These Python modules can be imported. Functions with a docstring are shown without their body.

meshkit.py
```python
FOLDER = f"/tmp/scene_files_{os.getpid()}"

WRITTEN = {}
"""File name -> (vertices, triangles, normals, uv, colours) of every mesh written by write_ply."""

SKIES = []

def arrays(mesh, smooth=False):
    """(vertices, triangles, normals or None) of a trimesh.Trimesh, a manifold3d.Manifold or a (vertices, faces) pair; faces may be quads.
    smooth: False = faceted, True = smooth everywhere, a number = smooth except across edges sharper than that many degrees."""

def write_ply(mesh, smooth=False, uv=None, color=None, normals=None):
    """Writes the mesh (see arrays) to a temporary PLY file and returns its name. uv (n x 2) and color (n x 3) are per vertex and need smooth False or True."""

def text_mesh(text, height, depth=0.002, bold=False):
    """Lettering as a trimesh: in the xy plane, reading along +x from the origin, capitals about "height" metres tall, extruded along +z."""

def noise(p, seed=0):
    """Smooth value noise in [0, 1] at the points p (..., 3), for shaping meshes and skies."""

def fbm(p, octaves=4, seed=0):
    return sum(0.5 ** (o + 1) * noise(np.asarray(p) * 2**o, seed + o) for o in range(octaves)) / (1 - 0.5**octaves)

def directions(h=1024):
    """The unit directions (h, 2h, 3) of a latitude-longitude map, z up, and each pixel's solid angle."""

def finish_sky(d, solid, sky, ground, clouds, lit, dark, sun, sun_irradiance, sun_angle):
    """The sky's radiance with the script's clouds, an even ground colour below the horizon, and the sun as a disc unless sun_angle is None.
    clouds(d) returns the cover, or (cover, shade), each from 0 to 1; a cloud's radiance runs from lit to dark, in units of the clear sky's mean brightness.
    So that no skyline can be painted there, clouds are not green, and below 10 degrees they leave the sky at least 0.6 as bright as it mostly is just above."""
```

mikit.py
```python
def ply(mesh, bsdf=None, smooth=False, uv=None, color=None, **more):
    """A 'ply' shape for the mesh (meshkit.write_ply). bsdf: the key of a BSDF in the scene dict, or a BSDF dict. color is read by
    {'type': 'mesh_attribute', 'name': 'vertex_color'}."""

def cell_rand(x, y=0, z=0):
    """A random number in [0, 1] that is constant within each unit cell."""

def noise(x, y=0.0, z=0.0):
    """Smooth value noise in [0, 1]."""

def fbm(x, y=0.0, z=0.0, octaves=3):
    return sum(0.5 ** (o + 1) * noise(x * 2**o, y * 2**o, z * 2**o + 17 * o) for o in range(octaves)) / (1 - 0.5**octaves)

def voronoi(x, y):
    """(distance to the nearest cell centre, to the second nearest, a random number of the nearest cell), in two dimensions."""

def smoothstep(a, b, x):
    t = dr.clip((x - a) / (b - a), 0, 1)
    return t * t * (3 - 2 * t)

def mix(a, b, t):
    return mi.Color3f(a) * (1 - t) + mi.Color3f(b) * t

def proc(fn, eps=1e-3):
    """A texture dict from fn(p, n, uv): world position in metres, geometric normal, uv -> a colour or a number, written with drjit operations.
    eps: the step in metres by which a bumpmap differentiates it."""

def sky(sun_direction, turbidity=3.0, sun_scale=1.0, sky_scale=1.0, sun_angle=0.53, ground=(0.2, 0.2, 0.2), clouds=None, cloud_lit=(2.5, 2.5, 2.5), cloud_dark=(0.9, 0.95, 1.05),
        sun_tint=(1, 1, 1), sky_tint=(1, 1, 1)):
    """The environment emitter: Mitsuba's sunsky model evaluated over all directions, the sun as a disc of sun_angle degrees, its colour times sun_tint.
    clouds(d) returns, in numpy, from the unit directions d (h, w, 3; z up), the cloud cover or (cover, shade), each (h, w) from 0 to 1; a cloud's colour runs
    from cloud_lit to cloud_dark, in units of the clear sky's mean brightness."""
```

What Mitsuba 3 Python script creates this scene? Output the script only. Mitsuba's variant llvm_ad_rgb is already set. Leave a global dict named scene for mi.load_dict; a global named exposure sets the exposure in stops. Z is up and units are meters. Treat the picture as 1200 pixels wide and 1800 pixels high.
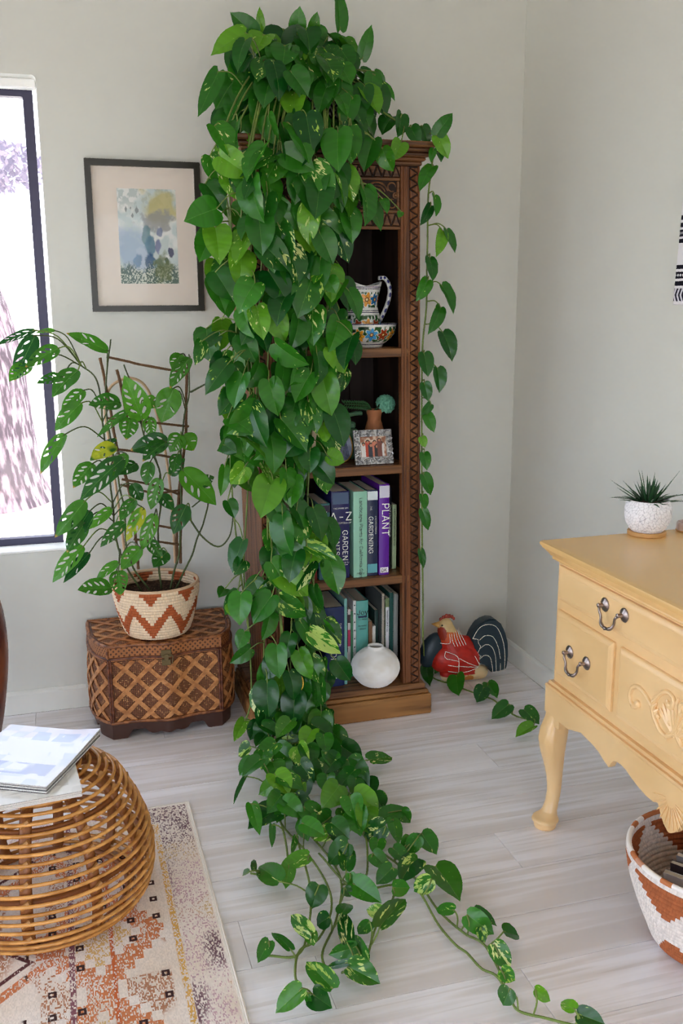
import math, random
import numpy as np, trimesh, manifold3d, shapely
from shapely.geometry import Polygon, LineString, box as sbox
import drjit as dr
import mitsuba as mi
import mikit, meshkit
from mikit import noise, fbm, voronoi, cell_rand, smoothstep, mix

T = mi.ScalarTransform4f
scene, labels = {}, {}
rng = np.random.default_rng(7)

# ---------------------------------------------------------------- camera, sky, exposure
YAW, PITCH, ROLL, EYE = 0.28696515, 0.21710338, -0.00554660, np.array([0, 0, 1.5])
_f = np.array([math.sin(YAW) * math.cos(PITCH), math.cos(YAW) * math.cos(PITCH), -math.sin(PITCH)])
_r = np.array([math.cos(YAW), -math.sin(YAW), 0.0])
_u = np.cross(_r, _f)
_up = -_r * math.sin(ROLL) + _u * math.cos(ROLL)
scene['camera'] = {'type': 'perspective', 'fov': 2 * math.degrees(math.atan(600 / 1674.8)), 'fov_axis': 'x', 'near_clip': 0.02,
                   'to_world': T().look_at(origin=EYE.tolist(), target=(EYE + _f).tolist(), up=_up.tolist())}
exposure = 4.45
scene['sky'] = mikit.sky([0.35, -0.62, 0.70], turbidity=3.5, sun_scale=0.35, sky_scale=1.0, ground=(0.40, 0.40, 0.40),
                         clouds=lambda d: (np.clip(0.62 + 0.5 * (meshkit.fbm(d * 3.0, 4) - 0.5), 0, 1), 0.15), cloud_lit=(1.7, 1.7, 1.72), cloud_dark=(1.0, 1.02, 1.06))

# ---------------------------------------------------------------- helpers
def lin(r, g, b):
    c = np.array([r, g, b]) / 255.0
    return [float(x) for x in np.where(c <= 0.04045, c / 12.92, ((c + 0.055) / 1.055) ** 2.4)]

def rgb(c):
    return {'type': 'rgb', 'value': list(map(float, c))}

def mat(name, color, rough=0.5, spec=0.5, two=True, **kw):
    b = {'type': 'principled', 'base_color': color if isinstance(color, dict) else rgb(color), 'roughness': rough, 'specular': spec, **kw}
    scene[name] = {'type': 'twosided', 'bsdf': b} if two else b
    return name

def flat(name, r, g, b, rough=0.6, **kw):
    return mat(name, lin(r, g, b), rough, **kw)

def bumped(name, height_fn, eps=1e-3):
    """wrap an existing material in a bump map"""
    inner = scene[name]['bsdf']
    scene[name] = {'type': 'twosided', 'bsdf': {'type': 'bumpmap', 'arbitrary': mikit.proc(height_fn, eps), 'scale': 1.0, 'bsdf': inner}}
    return name

def uniq(key):
    if key not in scene and key not in labels:
        return key
    n = 1
    while f'{key}_{n:03d}' in scene or f'{key}_{n:03d}' in labels:
        n += 1
    return f'{key}_{n:03d}'

def tag(key, label=None, cat=None, group=None, kind=None):
    d = labels.setdefault(key, {})
    for k, v in (('label', label), ('category', cat), ('group', group), ('kind', kind)):
        if v:
            d[k] = v
    return key

def thing(name, label, cat, group=None):
    k = uniq(name)
    return tag(k, label, cat, group)

def put(name, mesh, bsdf, parent=None, smooth=False, label=None, kind=None, uv=None, color=None, to_world=None):
    key = uniq(f'{parent}__{name}' if parent else name)
    d = mesh if isinstance(mesh, dict) else mikit.ply(mesh, bsdf, smooth=smooth, uv=uv, color=color)
    if to_world is not None:
        d = {**d, 'to_world': to_world}
    scene[key] = d
    if label or kind:
        tag(key, label, kind=kind)
    return key

def cat(ms):
    return trimesh.util.concatenate(list(ms))

def box(lo, hi, bev=0.0):
    lo, hi = np.minimum(lo, hi).astype(float), np.maximum(lo, hi).astype(float)
    if bev <= 0:
        return trimesh.creation.box(bounds=[lo, hi])
    b = min(bev, 0.49 * (hi - lo).min())
    pts = []
    for sx in (0, 1):
        for sy in (0, 1):
            for sz in (0, 1):
                c = np.where([sx, sy, sz], hi, lo)
                d = np.where([sx, sy, sz], -b, b)
                for k in range(3):
                    q = c.copy()
                    for j in range(3):
                        if j != k:
                            q[j] += d[j]
                    pts.append(q)
    return trimesh.convex.convex_hull(np.array(pts))

def spline(pts, n=8, closed=False):
    p = np.asarray(pts, float)
    m = len(p)
    if m < 3 and not closed:
        return np.array([p[0] + (p[-1] - p[0]) * t for t in np.linspace(0, 1, n + 1)])
    out = []
    for i in range(m if closed else m - 1):
        if closed:
            a, b, c, d = p[(i - 1) % m], p[i], p[(i + 1) % m], p[(i + 2) % m]
        else:
            b, c = p[i], p[i + 1]
            a = p[i - 1] if i > 0 else 2 * b - c
            d = p[i + 2] if i + 2 < m else 2 * c - b
        for t in np.arange(n) / n:
            out.append(0.5 * (2 * b + (c - a) * t + (2 * a - 5 * b + 4 * c - d) * t * t + (3 * b - a - 3 * c + d) * t ** 3))
    if not closed:
        out.append(p[-1])
    return np.array(out)

def tube(path, rad, sides=8, closed=False, cap=True, flat_dir=None, flat=1.0):
    """a round (or flattened) bar along a polyline"""
    p = np.asarray(path, float)
    n = len(p)
    r = np.broadcast_to(np.asarray(rad, float), (n,))
    if closed:
        t = np.roll(p, -1, 0) - np.roll(p, 1, 0)
    else:
        t = np.gradient(p, axis=0)
    t /= np.linalg.norm(t, axis=1, keepdims=True) + 1e-12
    ref = np.array(flat_dir, float) if flat_dir is not None else None
    fr = []
    a = None
    for i in range(n):
        if ref is not None:
            a = ref - t[i] * (ref @ t[i])
        elif a is None:
            a = np.cross(t[i], [0, 0, 1.0] if abs(t[i][2]) < 0.9 else [1.0, 0, 0])
        else:
            a = a - t[i] * (a @ t[i])
        a = a / (np.linalg.norm(a) + 1e-12)
        fr.append(a)
    A = np.array(fr)
    B = np.cross(t, A)
    ang = np.arange(sides) * 2 * np.pi / sides
    v = p[:, None] + r[:, None, None] * (flat * np.cos(ang)[None, :, None] * A[:, None] + np.sin(ang)[None, :, None] * B[:, None])
    f = []
    m = n if closed else n - 1
    i, j = np.meshgrid(np.arange(m), np.arange(sides), indexing='ij')
    i2, j2 = (i + 1) % n, (j + 1) % sides
    q = np.stack([i * sides + j, i * sides + j2, i2 * sides + j2, i2 * sides + j], -1).reshape(-1, 4)
    V, F = v.reshape(-1, 3), np.vstack([q[:, [0, 1, 2]], q[:, [0, 2, 3]]])
    if cap and not closed:
        V = np.vstack([V, p[0], p[-1]])
        k = np.arange(sides)
        F = np.vstack([F, np.stack([(k + 1) % sides, k, 0 * k + n * sides], 1), np.stack([(n - 1) * sides + k, (n - 1) * sides + (k + 1) % sides, 0 * k + n * sides + 1], 1)])
    return trimesh.Trimesh(V, F, process=False)

def lathe(prof, n=48, c=(0, 0, 0), uv=False):
    """revolve (r, z) about the vertical through c; closed at r = 0 if the profile reaches it"""
    prof = np.asarray(prof, float)
    m = len(prof)
    a = np.linspace(0, 2 * np.pi, n + 1)
    V = np.stack([prof[:, None, 0] * np.cos(a)[None], prof[:, None, 0] * np.sin(a)[None], np.repeat(prof[:, 1:2], n + 1, 1)], -1).reshape(-1, 3) + np.array(c, float)
    i, j = np.meshgrid(np.arange(m - 1), np.arange(n), indexing='ij')
    q = np.stack([i * (n + 1) + j, i * (n + 1) + j + 1, (i + 1) * (n + 1) + j + 1, (i + 1) * (n + 1) + j], -1).reshape(-1, 4)
    F = np.vstack([q[:, [0, 1, 2]], q[:, [0, 2, 3]]])
    L = np.concatenate([[0], np.cumsum(np.linalg.norm(np.diff(prof, axis=0), axis=1))])
    UV = np.stack([np.repeat(a[None] / (2 * np.pi), m, 0), np.repeat((L / max(L[-1], 1e-9))[:, None], n + 1, 1)], -1).reshape(-1, 2)
    mesh = trimesh.Trimesh(V, F, process=False)
    return (mesh, UV) if uv else mesh

def prism(poly, z0, z1):
    """shapely polygon(s) extruded from z0 to z1"""
    gs = [g for g in getattr(poly, 'geoms', [poly]) if g.area > 1e-9]
    ms = []
    for g in gs:
        m = trimesh.creation.extrude_polygon(g, z1 - z0, engine='earcut')
        m.apply_translation([0, 0, z0])
        ms.append(m)
    return cat(ms)

def remap(mesh, cols):
    """new coordinates from columns of the old ones: cols = (ix, iy, iz)"""
    m = mesh.copy()
    m.vertices = np.asarray(mesh.vertices)[:, list(cols)]
    if np.linalg.det(np.eye(3)[list(cols)]) < 0:
        m.faces = m.faces[:, ::-1]
    return m

def xf(mesh, M):
    m = mesh.copy()
    m.apply_transform(np.asarray(M))
    return m

def move(mesh, v):
    m = mesh.copy()
    m.apply_translation(v)
    return m

def rotz(a):
    return trimesh.transformations.rotation_matrix(a, [0, 0, 1])

def rot(a, axis, point=(0, 0, 0)):
    return trimesh.transformations.rotation_matrix(a, axis, point)

def hullballs(balls, seg=16):
    """union of hulls of consecutive (centre, radius) ball pairs"""
    out = None
    for (c0, r0), (c1, r1) in balls:
        s = []
        for c, r in ((c0, r0), (c1, r1)):
            s.append(manifold3d.Manifold.sphere(r, seg).translate([float(x) for x in c]))
        h = manifold3d.Manifold.batch_hull(s)
        out = h if out is None else out + h
    return out

def man2tri(m):
    q = m.to_mesh()
    return trimesh.Trimesh(np.array(q.vert_properties)[:, :3], np.array(q.tri_verts), process=True)

def text_on(text, height, origin, xdir, ydir, depth=0.0004, bold=False, fit=None):
    """lettering with its baseline start at origin, reading along xdir, capitals up along ydir"""
    m = meshkit.text_mesh(text, height, depth, bold)
    if fit:
        w = m.bounds[1][0] - m.bounds[0][0]
        m.apply_scale([fit / w, 1, 1])
    x, y = np.array(xdir, float), np.array(ydir, float)
    M = np.eye(4)
    M[:3, 0], M[:3, 1], M[:3, 2], M[:3, 3] = x, y, np.cross(x, y), origin
    return xf(m, M)
# ---------------------------------------------------------------- the room
YB, XR, XL, YF, ZC = 3.535, 1.777, -2.6, -2.4, 2.95
def wall_bump(p, n, uv):
    q = noise(p.x * 95, p.y * 95, p.z * 95) * 0.6 + noise(p.x * 38, p.y * 38, p.z * 38)
    return q * 0.0011
mat('paint_wall', lin(214, 215, 209), 0.75, 0.3)
bumped('paint_wall', wall_bump, 2e-3)
mat('paint_trim', lin(226, 227, 222), 0.45, 0.4)
mat('paint_ceiling', lin(188, 186, 180), 0.9, 0.2)

WX1, WZ0, WZ1, WX0 = -0.004, 0.613, 2.238, -1.75     # the window's opening in the back wall
WT = 0.16                                             # wall thickness
def slab(poly2, y0, y1):                              # (x, z) polygon as a wall across y
    m = prism(poly2, y0, y1)
    return remap(m, (0, 2, 1))
hole = sbox(WX0, WZ0, WX1, WZ1).buffer(-0.014).buffer(0.014, quad_segs=5)
put('wall_back', slab(sbox(XL - 0.12, -0.12, XR + 0.12, ZC).difference(hole), YB, YB + WT), 'paint_wall', kind='structure')
put('wall_right', box([XR, YF, -0.12], [XR + 0.12, YB - 0.0005, ZC]), 'paint_wall', kind='structure')
# the left wall: a wide opening onto the terrace
m = prism(sbox(YF, -0.12, YB, ZC).difference(sbox(0.7, 0.0, 3.35, 2.35)), XL - 0.12, XL)
put('wall_left', remap(m, (2, 0, 1)), 'paint_wall', kind='structure')
# the wall behind the viewer, with a wide opening as well
put('wall_front', slab(sbox(XL - 0.12, -0.12, XR + 0.12, ZC).difference(sbox(-2.5, 0.0, 0.9, 2.3)), YF - 0.12, YF), 'paint_wall', kind='structure')
put('ceiling', box([XL - 0.12, YF - 0.12, ZC + 0.0005], [XR + 0.12, YB + WT, ZC + 0.12]), 'paint_ceiling', kind='structure')

# baseboards
def board_profile(h=0.088, t=0.013):
    return Polygon([(0, 0.0), (t, 0.0), (t, h - 0.012), (t - 0.004, h - 0.004), (0.004, h), (0, h)])
m = prism(board_profile(), XL, XR)          # x: offset from wall, y: height, z: length
mb = m.copy(); mb.vertices = np.stack([m.vertices[:, 2], YB - 0.0003 - m.vertices[:, 0], m.vertices[:, 1] + 0.0004], 1)
mb.fix_normals(); put('baseboard_back', mb, 'paint_trim', kind='structure')
m = prism(board_profile(), YF, YB - 0.0135)
mb = m.copy(); mb.vertices = np.stack([XR - 0.0003 - m.vertices[:, 0], m.vertices[:, 2], m.vertices[:, 1] + 0.0004], 1)
mb.fix_normals(); put('baseboard_right', mb, 'paint_trim', kind='structure')

# window: dark metal frame, pane, painted sill board
mat('window_metal', lin(62, 60, 82), 0.4, 0.5, metallic=0.3)
flat('window_paint', 240, 240, 238, 0.5)
fo, fi = sbox(WX0 + 0.001, WZ0 + 0.001, WX1 - 0.014, WZ1 - 0.012), sbox(WX0 + 0.05, WZ0 + 0.035, WX1 - 0.046, WZ1 - 0.05).buffer(-0.006).buffer(0.006)
tag('window_1', kind='structure')
put('frame', slab(fo.difference(fi), YB + 0.10, YB + 0.135), 'window_metal', 'window_1', label='dark grey metal window frame')
put('mullion', box([-0.91, YB + 0.102, WZ0 + 0.03], [-0.87, YB + 0.132, WZ1 - 0.045], 0.003), 'window_metal', 'window_1')
scene['glass_thin'] = {'type': 'thindielectric', 'int_ior': 1.5}
gl = trimesh.Trimesh([[WX0 + 0.04, YB + 0.118, WZ0 + 0.03], [WX1 - 0.04, YB + 0.118, WZ0 + 0.03], [WX1 - 0.04, YB + 0.118, WZ1 - 0.04], [WX0 + 0.04, YB + 0.118, WZ1 - 0.04]], [[0, 1, 2], [0, 2, 3]], process=False)
put('pane', gl, 'glass_thin', 'window_1')
put('sill', box([WX0 + 0.001, YB + 0.002, WZ0 + 0.0005], [WX1 - 0.001, YB + 0.10, WZ0 + 0.010], 0.003), 'window_paint', 'window_1')
put('head_board', box([WX0 + 0.001, YB + 0.05, WZ1 - 0.03], [WX1 - 0.001, YB + 0.098, WZ1 - 0.0005], 0.004), 'window_paint', 'window_1')

# floor: pale vinyl planks laid along the back wall, each its own piece
def plank_color(p, n, uv):
    pid = dr.floor(uv.x)                      # plank number in uv
    tone = cell_rand(pid, 3, 5)
    g = fbm(p.x * 1.6 + pid * 7.3, p.y * 26 + pid * 3.1, 0, 4)
    g2 = noise(p.x * 5 + pid * 5.0, p.y * 130, 2.0)
    wave = fbm(p.x * 0.9 + pid * 2.7, p.y * 9 + 1.2 * noise(p.x * 1.4, pid), 4.0, 3)
    c = mix(lin(212, 207, 207), lin(234, 233, 239), smoothstep(0.32, 0.62, g * 0.6 + wave * 0.4))
    c = mix(c, mi.Color3f(lin(190, 180, 173)), smoothstep(0.54, 0.72, g) * 0.40)
    c = mix(c, mi.Color3f(lin(170, 158, 148)), smoothstep(0.58, 0.86, g2) * 0.22 * smoothstep(0.4, 0.6, wave))
    return c * (0.97 + 0.05 * tone)
mat('vinyl_plank', mikit.proc(plank_color), 0.27, 0.7)
flat('plank_joint', 176, 168, 160, 0.8)
put('floor', box([XL - 0.12, YF - 0.12, -0.12], [XR + 0.12, YB, -0.0035]), 'plank_joint', kind='structure')
PW, PL = 0.18, 1.22
k = 0
for r in range(34):
    y1 = YB - 0.014 - r * PW
    y0 = max(y1 - PW, YF)
    if y1 <= YF + 0.02: break
    off = (r * 0.47 + 0.31 * (r % 3)) % PL
    x = XL - off
    while x < XR - 0.0135:
        a, b = max(x, XL), min(x + PL, XR - 0.0135)
        if b - a > 0.002:
            g = 0.0006
            # slim board with eased edges: a top face and four small chamfers
            lo, hi, c = np.array([a + g, y0 + g]), np.array([b - g, y1 - g]), 0.0007
            V = [[lo[0], lo[1], -0.0034], [hi[0], lo[1], -0.0034], [hi[0], hi[1], -0.0034], [lo[0], hi[1], -0.0034],
                 [lo[0], lo[1], -c], [hi[0], lo[1], -c], [hi[0], hi[1], -c], [lo[0], hi[1], -c],
                 [lo[0] + c, lo[1] + c, 0], [hi[0] - c, lo[1] + c, 0], [hi[0] - c, hi[1] - c, 0], [lo[0] + c, hi[1] - c, 0]]
            F = []
            for L0 in (0, 4):
                for i in range(4):
                    j = (i + 1) % 4
                    F += [[L0 + i, L0 + j, L0 + 4 + j], [L0 + i, L0 + 4 + j, L0 + 4 + i]]
            F += [[8, 9, 10], [8, 10, 11]]
            put('plank', trimesh.Trimesh(V, F, process=False), 'vinyl_plank', 'floor', uv=np.full((12, 2), [k + 0.5, 0.5]))
            k += 1
        x += PL

# outside: pale sunlit ground, a big tree close to the window, shrubs beyond
def bark(p, n, uv):
    t = fbm(uv.x * 100, p.z * 10, p.y * 2, 4)
    r = smoothstep(0.36, 0.70, t)
    return mix(lin(58, 48, 60), lin(142, 126, 142), r)
mat('bark', mikit.proc(bark), 0.9, 0.1)
mat('outside_ground', lin(236, 232, 226), 0.95, 0.05)
put('ground', box([-14, YB + WT + 0.02, -0.32], [12, 30, -0.12]), 'outside_ground', kind='structure', label='pale sunlit ground outside the window')
flat('terrace_paving', 150, 150, 146, 0.9)
put('terrace', box([-14, -9, -0.32], [XL - 0.13, YB + WT + 0.01, -0.06]), 'terrace_paving', kind='structure')
TY = 8.3
tr = thing('tree', 'big tree trunk with rough bark standing outside the window', 'tree')
nz, na = 46, 72
Z = np.linspace(0, 1, nz); A = np.linspace(0, 2 * np.pi, na + 1)
V, UV = [], []
for z in Z:
    h = -0.12 + z * 3.3
    rad = 0.40 + 0.10 * math.exp(-(h + 0.12) / 0.25) - 0.02 * h
    for a in A:
        rr = rad * (1 + 0.05 * math.sin(3 * a + h) ) + 0.035 * (meshkit.fbm(np.array([math.cos(a) * 9, math.sin(a) * 9, h * 2.2]), 4) - 0.5)
        V.append([-0.60 - 0.05 * h - 0.16 * max(h - 1.0, 0) ** 1.2 + rr * math.cos(a), TY + rr * math.sin(a), h]); UV.append([a / (2 * np.pi), z])
i, j = np.meshgrid(np.arange(nz - 1), np.arange(na), indexing='ij')
q = np.stack([i * (na + 1) + j, i * (na + 1) + j + 1, (i + 1) * (na + 1) + j + 1, (i + 1) * (na + 1) + j], -1).reshape(-1, 4)
put('trunk', trimesh.Trimesh(V, np.vstack([q[:, [0, 1, 2]], q[:, [0, 2, 3]]]), process=False), 'bark', tr, smooth=True, uv=np.array(UV))
scene['tree_leaf'] = {'type': 'principledthin', 'base_color': rgb(lin(136, 130, 150)), 'roughness': 0.6, 'diff_trans': 0.7}
cards = []
for k in range(900):
    d = rng.normal(size=3); d /= np.linalg.norm(d)
    c = np.array([-0.55, TY + 0.6, 2.62]) + d * rng.uniform(0.2, 1) ** 0.6 * np.array([0.62, 0.9, 0.20])
    s = rng.uniform(0.03, 0.06)
    a, b = rng.normal(size=3), rng.normal(size=3)
    a /= np.linalg.norm(a); b -= a * (a @ b); b /= np.linalg.norm(b)
    cards.append(trimesh.Trimesh([c - a * s, c + b * s * 0.45, c + a * s, c - b * s * 0.45], [[0, 1, 2], [0, 2, 3]], process=False))
put('foliage', cat(cards), 'tree_leaf', tr, kind='stuff')
# ---------------------------------------------------------------- carved bookcase
def wood(dark, mid, light, axis, fx=70, fz=2.2):
    def fn(p, n, uv):
        a, b, c = (p.x, p.y, p.z) if axis == 'z' else (p.z, p.y, p.x)
        g = fbm(a * fx, b * fx, c * fz, 4)
        q = fbm(a * 6, b * 6, c * 2.5 + 9, 3)
        col = mix(lin(*dark), lin(*mid), smoothstep(0.25, 0.6, g))
        return mix(col, mi.Color3f(lin(*light)), smoothstep(0.48, 0.75, q * 0.7 + g * 0.3) * 0.65)
    return fn
mat('oldwood_up', mikit.proc(wood((66, 36, 20), (116, 70, 40), (150, 98, 56), 'z')), 0.42, 0.45)
mat('oldwood_across', mikit.proc(wood((70, 42, 24), (118, 78, 46), (160, 112, 66), 'x')), 0.42, 0.45)
mat('oldwood_plinth', mikit.proc(wood((96, 62, 32), (150, 104, 58), (182, 134, 80), 'x', 40)), 0.45, 0.4)
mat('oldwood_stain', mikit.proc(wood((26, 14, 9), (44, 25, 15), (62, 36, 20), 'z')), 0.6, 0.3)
mat('oldwood_inside', mikit.proc(wood((30, 20, 17), (48, 33, 28), (60, 42, 34), 'z', 24)), 0.6, 0.3)  # on the side linings this dark colour stands in for interior shade
bc = thing('bookcase', 'tall carved dark wood bookcase with open shelves draped in trailing pothos', 'bookcase')
BX0, BX1, BY0, BY1 = 0.640, 1.2185, 3.105, 3.515
SHEAR = -0.0138
def lean(m):
    m = m.copy(); m.vertices = np.array(m.vertices); m.vertices[:, 0] += SHEAR * (m.vertices[:, 2] - 0.11)
    return m
def bput(name, mesh, bsdf, smooth=False, **kw):
    return put(name, lean(mesh), bsdf, bc, smooth=smooth, **kw)
# plinth: base block and a stepped moulding
bput('plinth', cat([box([0.588, 3.080, 0.0006], [1.2535, BY1, 0.078], 0.004), box([0.596, 3.086, 0.0785], [1.246, BY1, 0.094], 0.006)]), 'oldwood_plinth')
bput('bottom_board', cat([box([0.604, 3.092, 0.0945], [1.236, BY1, 0.118], 0.006)]), 'oldwood_across')
PT, PW_ = 0.075, 0.030
# side panels and back boards
for x0, x1 in ((BX0 + 0.012, BX0 + 0.034), (BX1 - 0.034, BX1 - 0.012)):
    bput('side_panel', box([x0, BY0 + 0.03, 0.1185], [x1, BY1, 1.94], 0.002), 'oldwood_up')
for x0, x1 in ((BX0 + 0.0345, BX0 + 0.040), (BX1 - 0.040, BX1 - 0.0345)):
    bput('shade_lining', box([x0, BY0 + 0.034, 0.1185], [x1, BY1 - 0.0165, 1.94]), 'oldwood_inside', label='thin inner lining coloured dark for the interior shade')  # added thin boards; shade inside the case is put into their colour
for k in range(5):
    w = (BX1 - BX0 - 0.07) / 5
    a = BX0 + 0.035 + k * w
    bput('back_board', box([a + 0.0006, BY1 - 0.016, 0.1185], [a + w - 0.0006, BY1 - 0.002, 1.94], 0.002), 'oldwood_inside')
# the two carved posts: core with beads, sunk stained strip, raised triangles that leave a zigzag groove
def zigzag(u0, u1, v0, v1, n, gap, h, amp=0.5):
    """triangles on both sides of a zigzag groove, in (u, v), raised from 0 to h; v runs along the strip"""
    out = []
    pitch = (v1 - v0) / n
    w = u1 - u0
    def tri(a, b, c):
        a, b, c = map(np.array, (a, b, c)); ctr = (a + b + c) / 3
        top = [ctr + (p - ctr) * 0.80 for p in (a, b, c)]
        V = [[*a, 0], [*b, 0], [*c, 0], [*top[0], h], [*top[1], h], [*top[2], h]]
        F = [[3, 4, 5], [0, 1, 4], [0, 4, 3], [1, 2, 5], [1, 5, 4], [2, 0, 3], [2, 3, 5]]
        m = trimesh.Trimesh(V, F, process=False)
        if np.cross(b - a, c - a) < 0: m.invert()
        return m
    for k in range(n):
        a = v0 + k * pitch
        out.append(tri((u0, a + gap), (u0, a + pitch - gap), (u1 - gap * 1.2, a + pitch / 2)))
    for k in range(n + 1):
        a = v0 + (k - 0.5) * pitch
        lo, hi = max(a + gap, v0), min(a + pitch - gap, v1)
        if hi - lo > gap * 2:
            out.append(tri((u1, lo), (u1, hi), (u0 + gap * 1.2, min(max(a + pitch / 2, v0), v1))))
    return cat(out)
def face_front(m, y):      # (u, v, h) -> x = u, z = v, h towards the viewer (-y)
    q = m.copy(); V = np.asarray(m.vertices); q.vertices = np.stack([V[:, 0], y - V[:, 2], V[:, 1]], 1)
    q.fix_normals(); return q
for side in (0, 1):
    x0, x1 = (BX0, BX0 + 0.068) if side == 0 else (BX1 - 0.068, BX1)
    zig0, zig1 = (x0 + 0.007, x0 + 0.036) if side == 0 else (x1 - 0.036, x1 - 0.007)
    b0, b1 = (x0 + 0.040, x1) if side == 0 else (x0, x1 - 0.040)
    core = [box([x0, BY0 + 0.006, 0.1185], [x1, BY0 + 0.032, 1.935], 0.001),
            box([x0, BY0, 0.1185], [x0 + 0.0065, BY0 + 0.0065, 1.935], 0.002), box([x1 - 0.0065, BY0, 0.1185], [x1, BY0 + 0.0065, 1.935], 0.002),
            box([b0, BY0 + 0.001, 0.1185], [b0 + 0.009, BY0 + 0.0065, 1.935], 0.0025), box([b0 + 0.011, BY0 + 0.002, 0.1185], [b1 - 0.008, BY0 + 0.0065, 1.935], 0.002)]
    bput('post', cat(core), 'oldwood_up')
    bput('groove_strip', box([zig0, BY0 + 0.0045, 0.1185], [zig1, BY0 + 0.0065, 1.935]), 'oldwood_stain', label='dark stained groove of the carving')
    bput('carved_zigzag', face_front(zigzag(zig0, zig1, 0.121, 1.93, 54, 0.0026, 0.0055), BY0 + 0.0045), 'oldwood_up', label='raised carved triangles leaving a zigzag groove')
IX0, IX1 = BX0 + 0.0685, BX1 - 0.0685
# shelves
for z in (1.344, 0.939, 0.535):
    bput('shelf', box([BX0 + 0.0405, BY0 + 0.004, z - 0.030], [BX1 - 0.0405, BY1 - 0.018, z], 0.003), 'oldwood_across')
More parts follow.
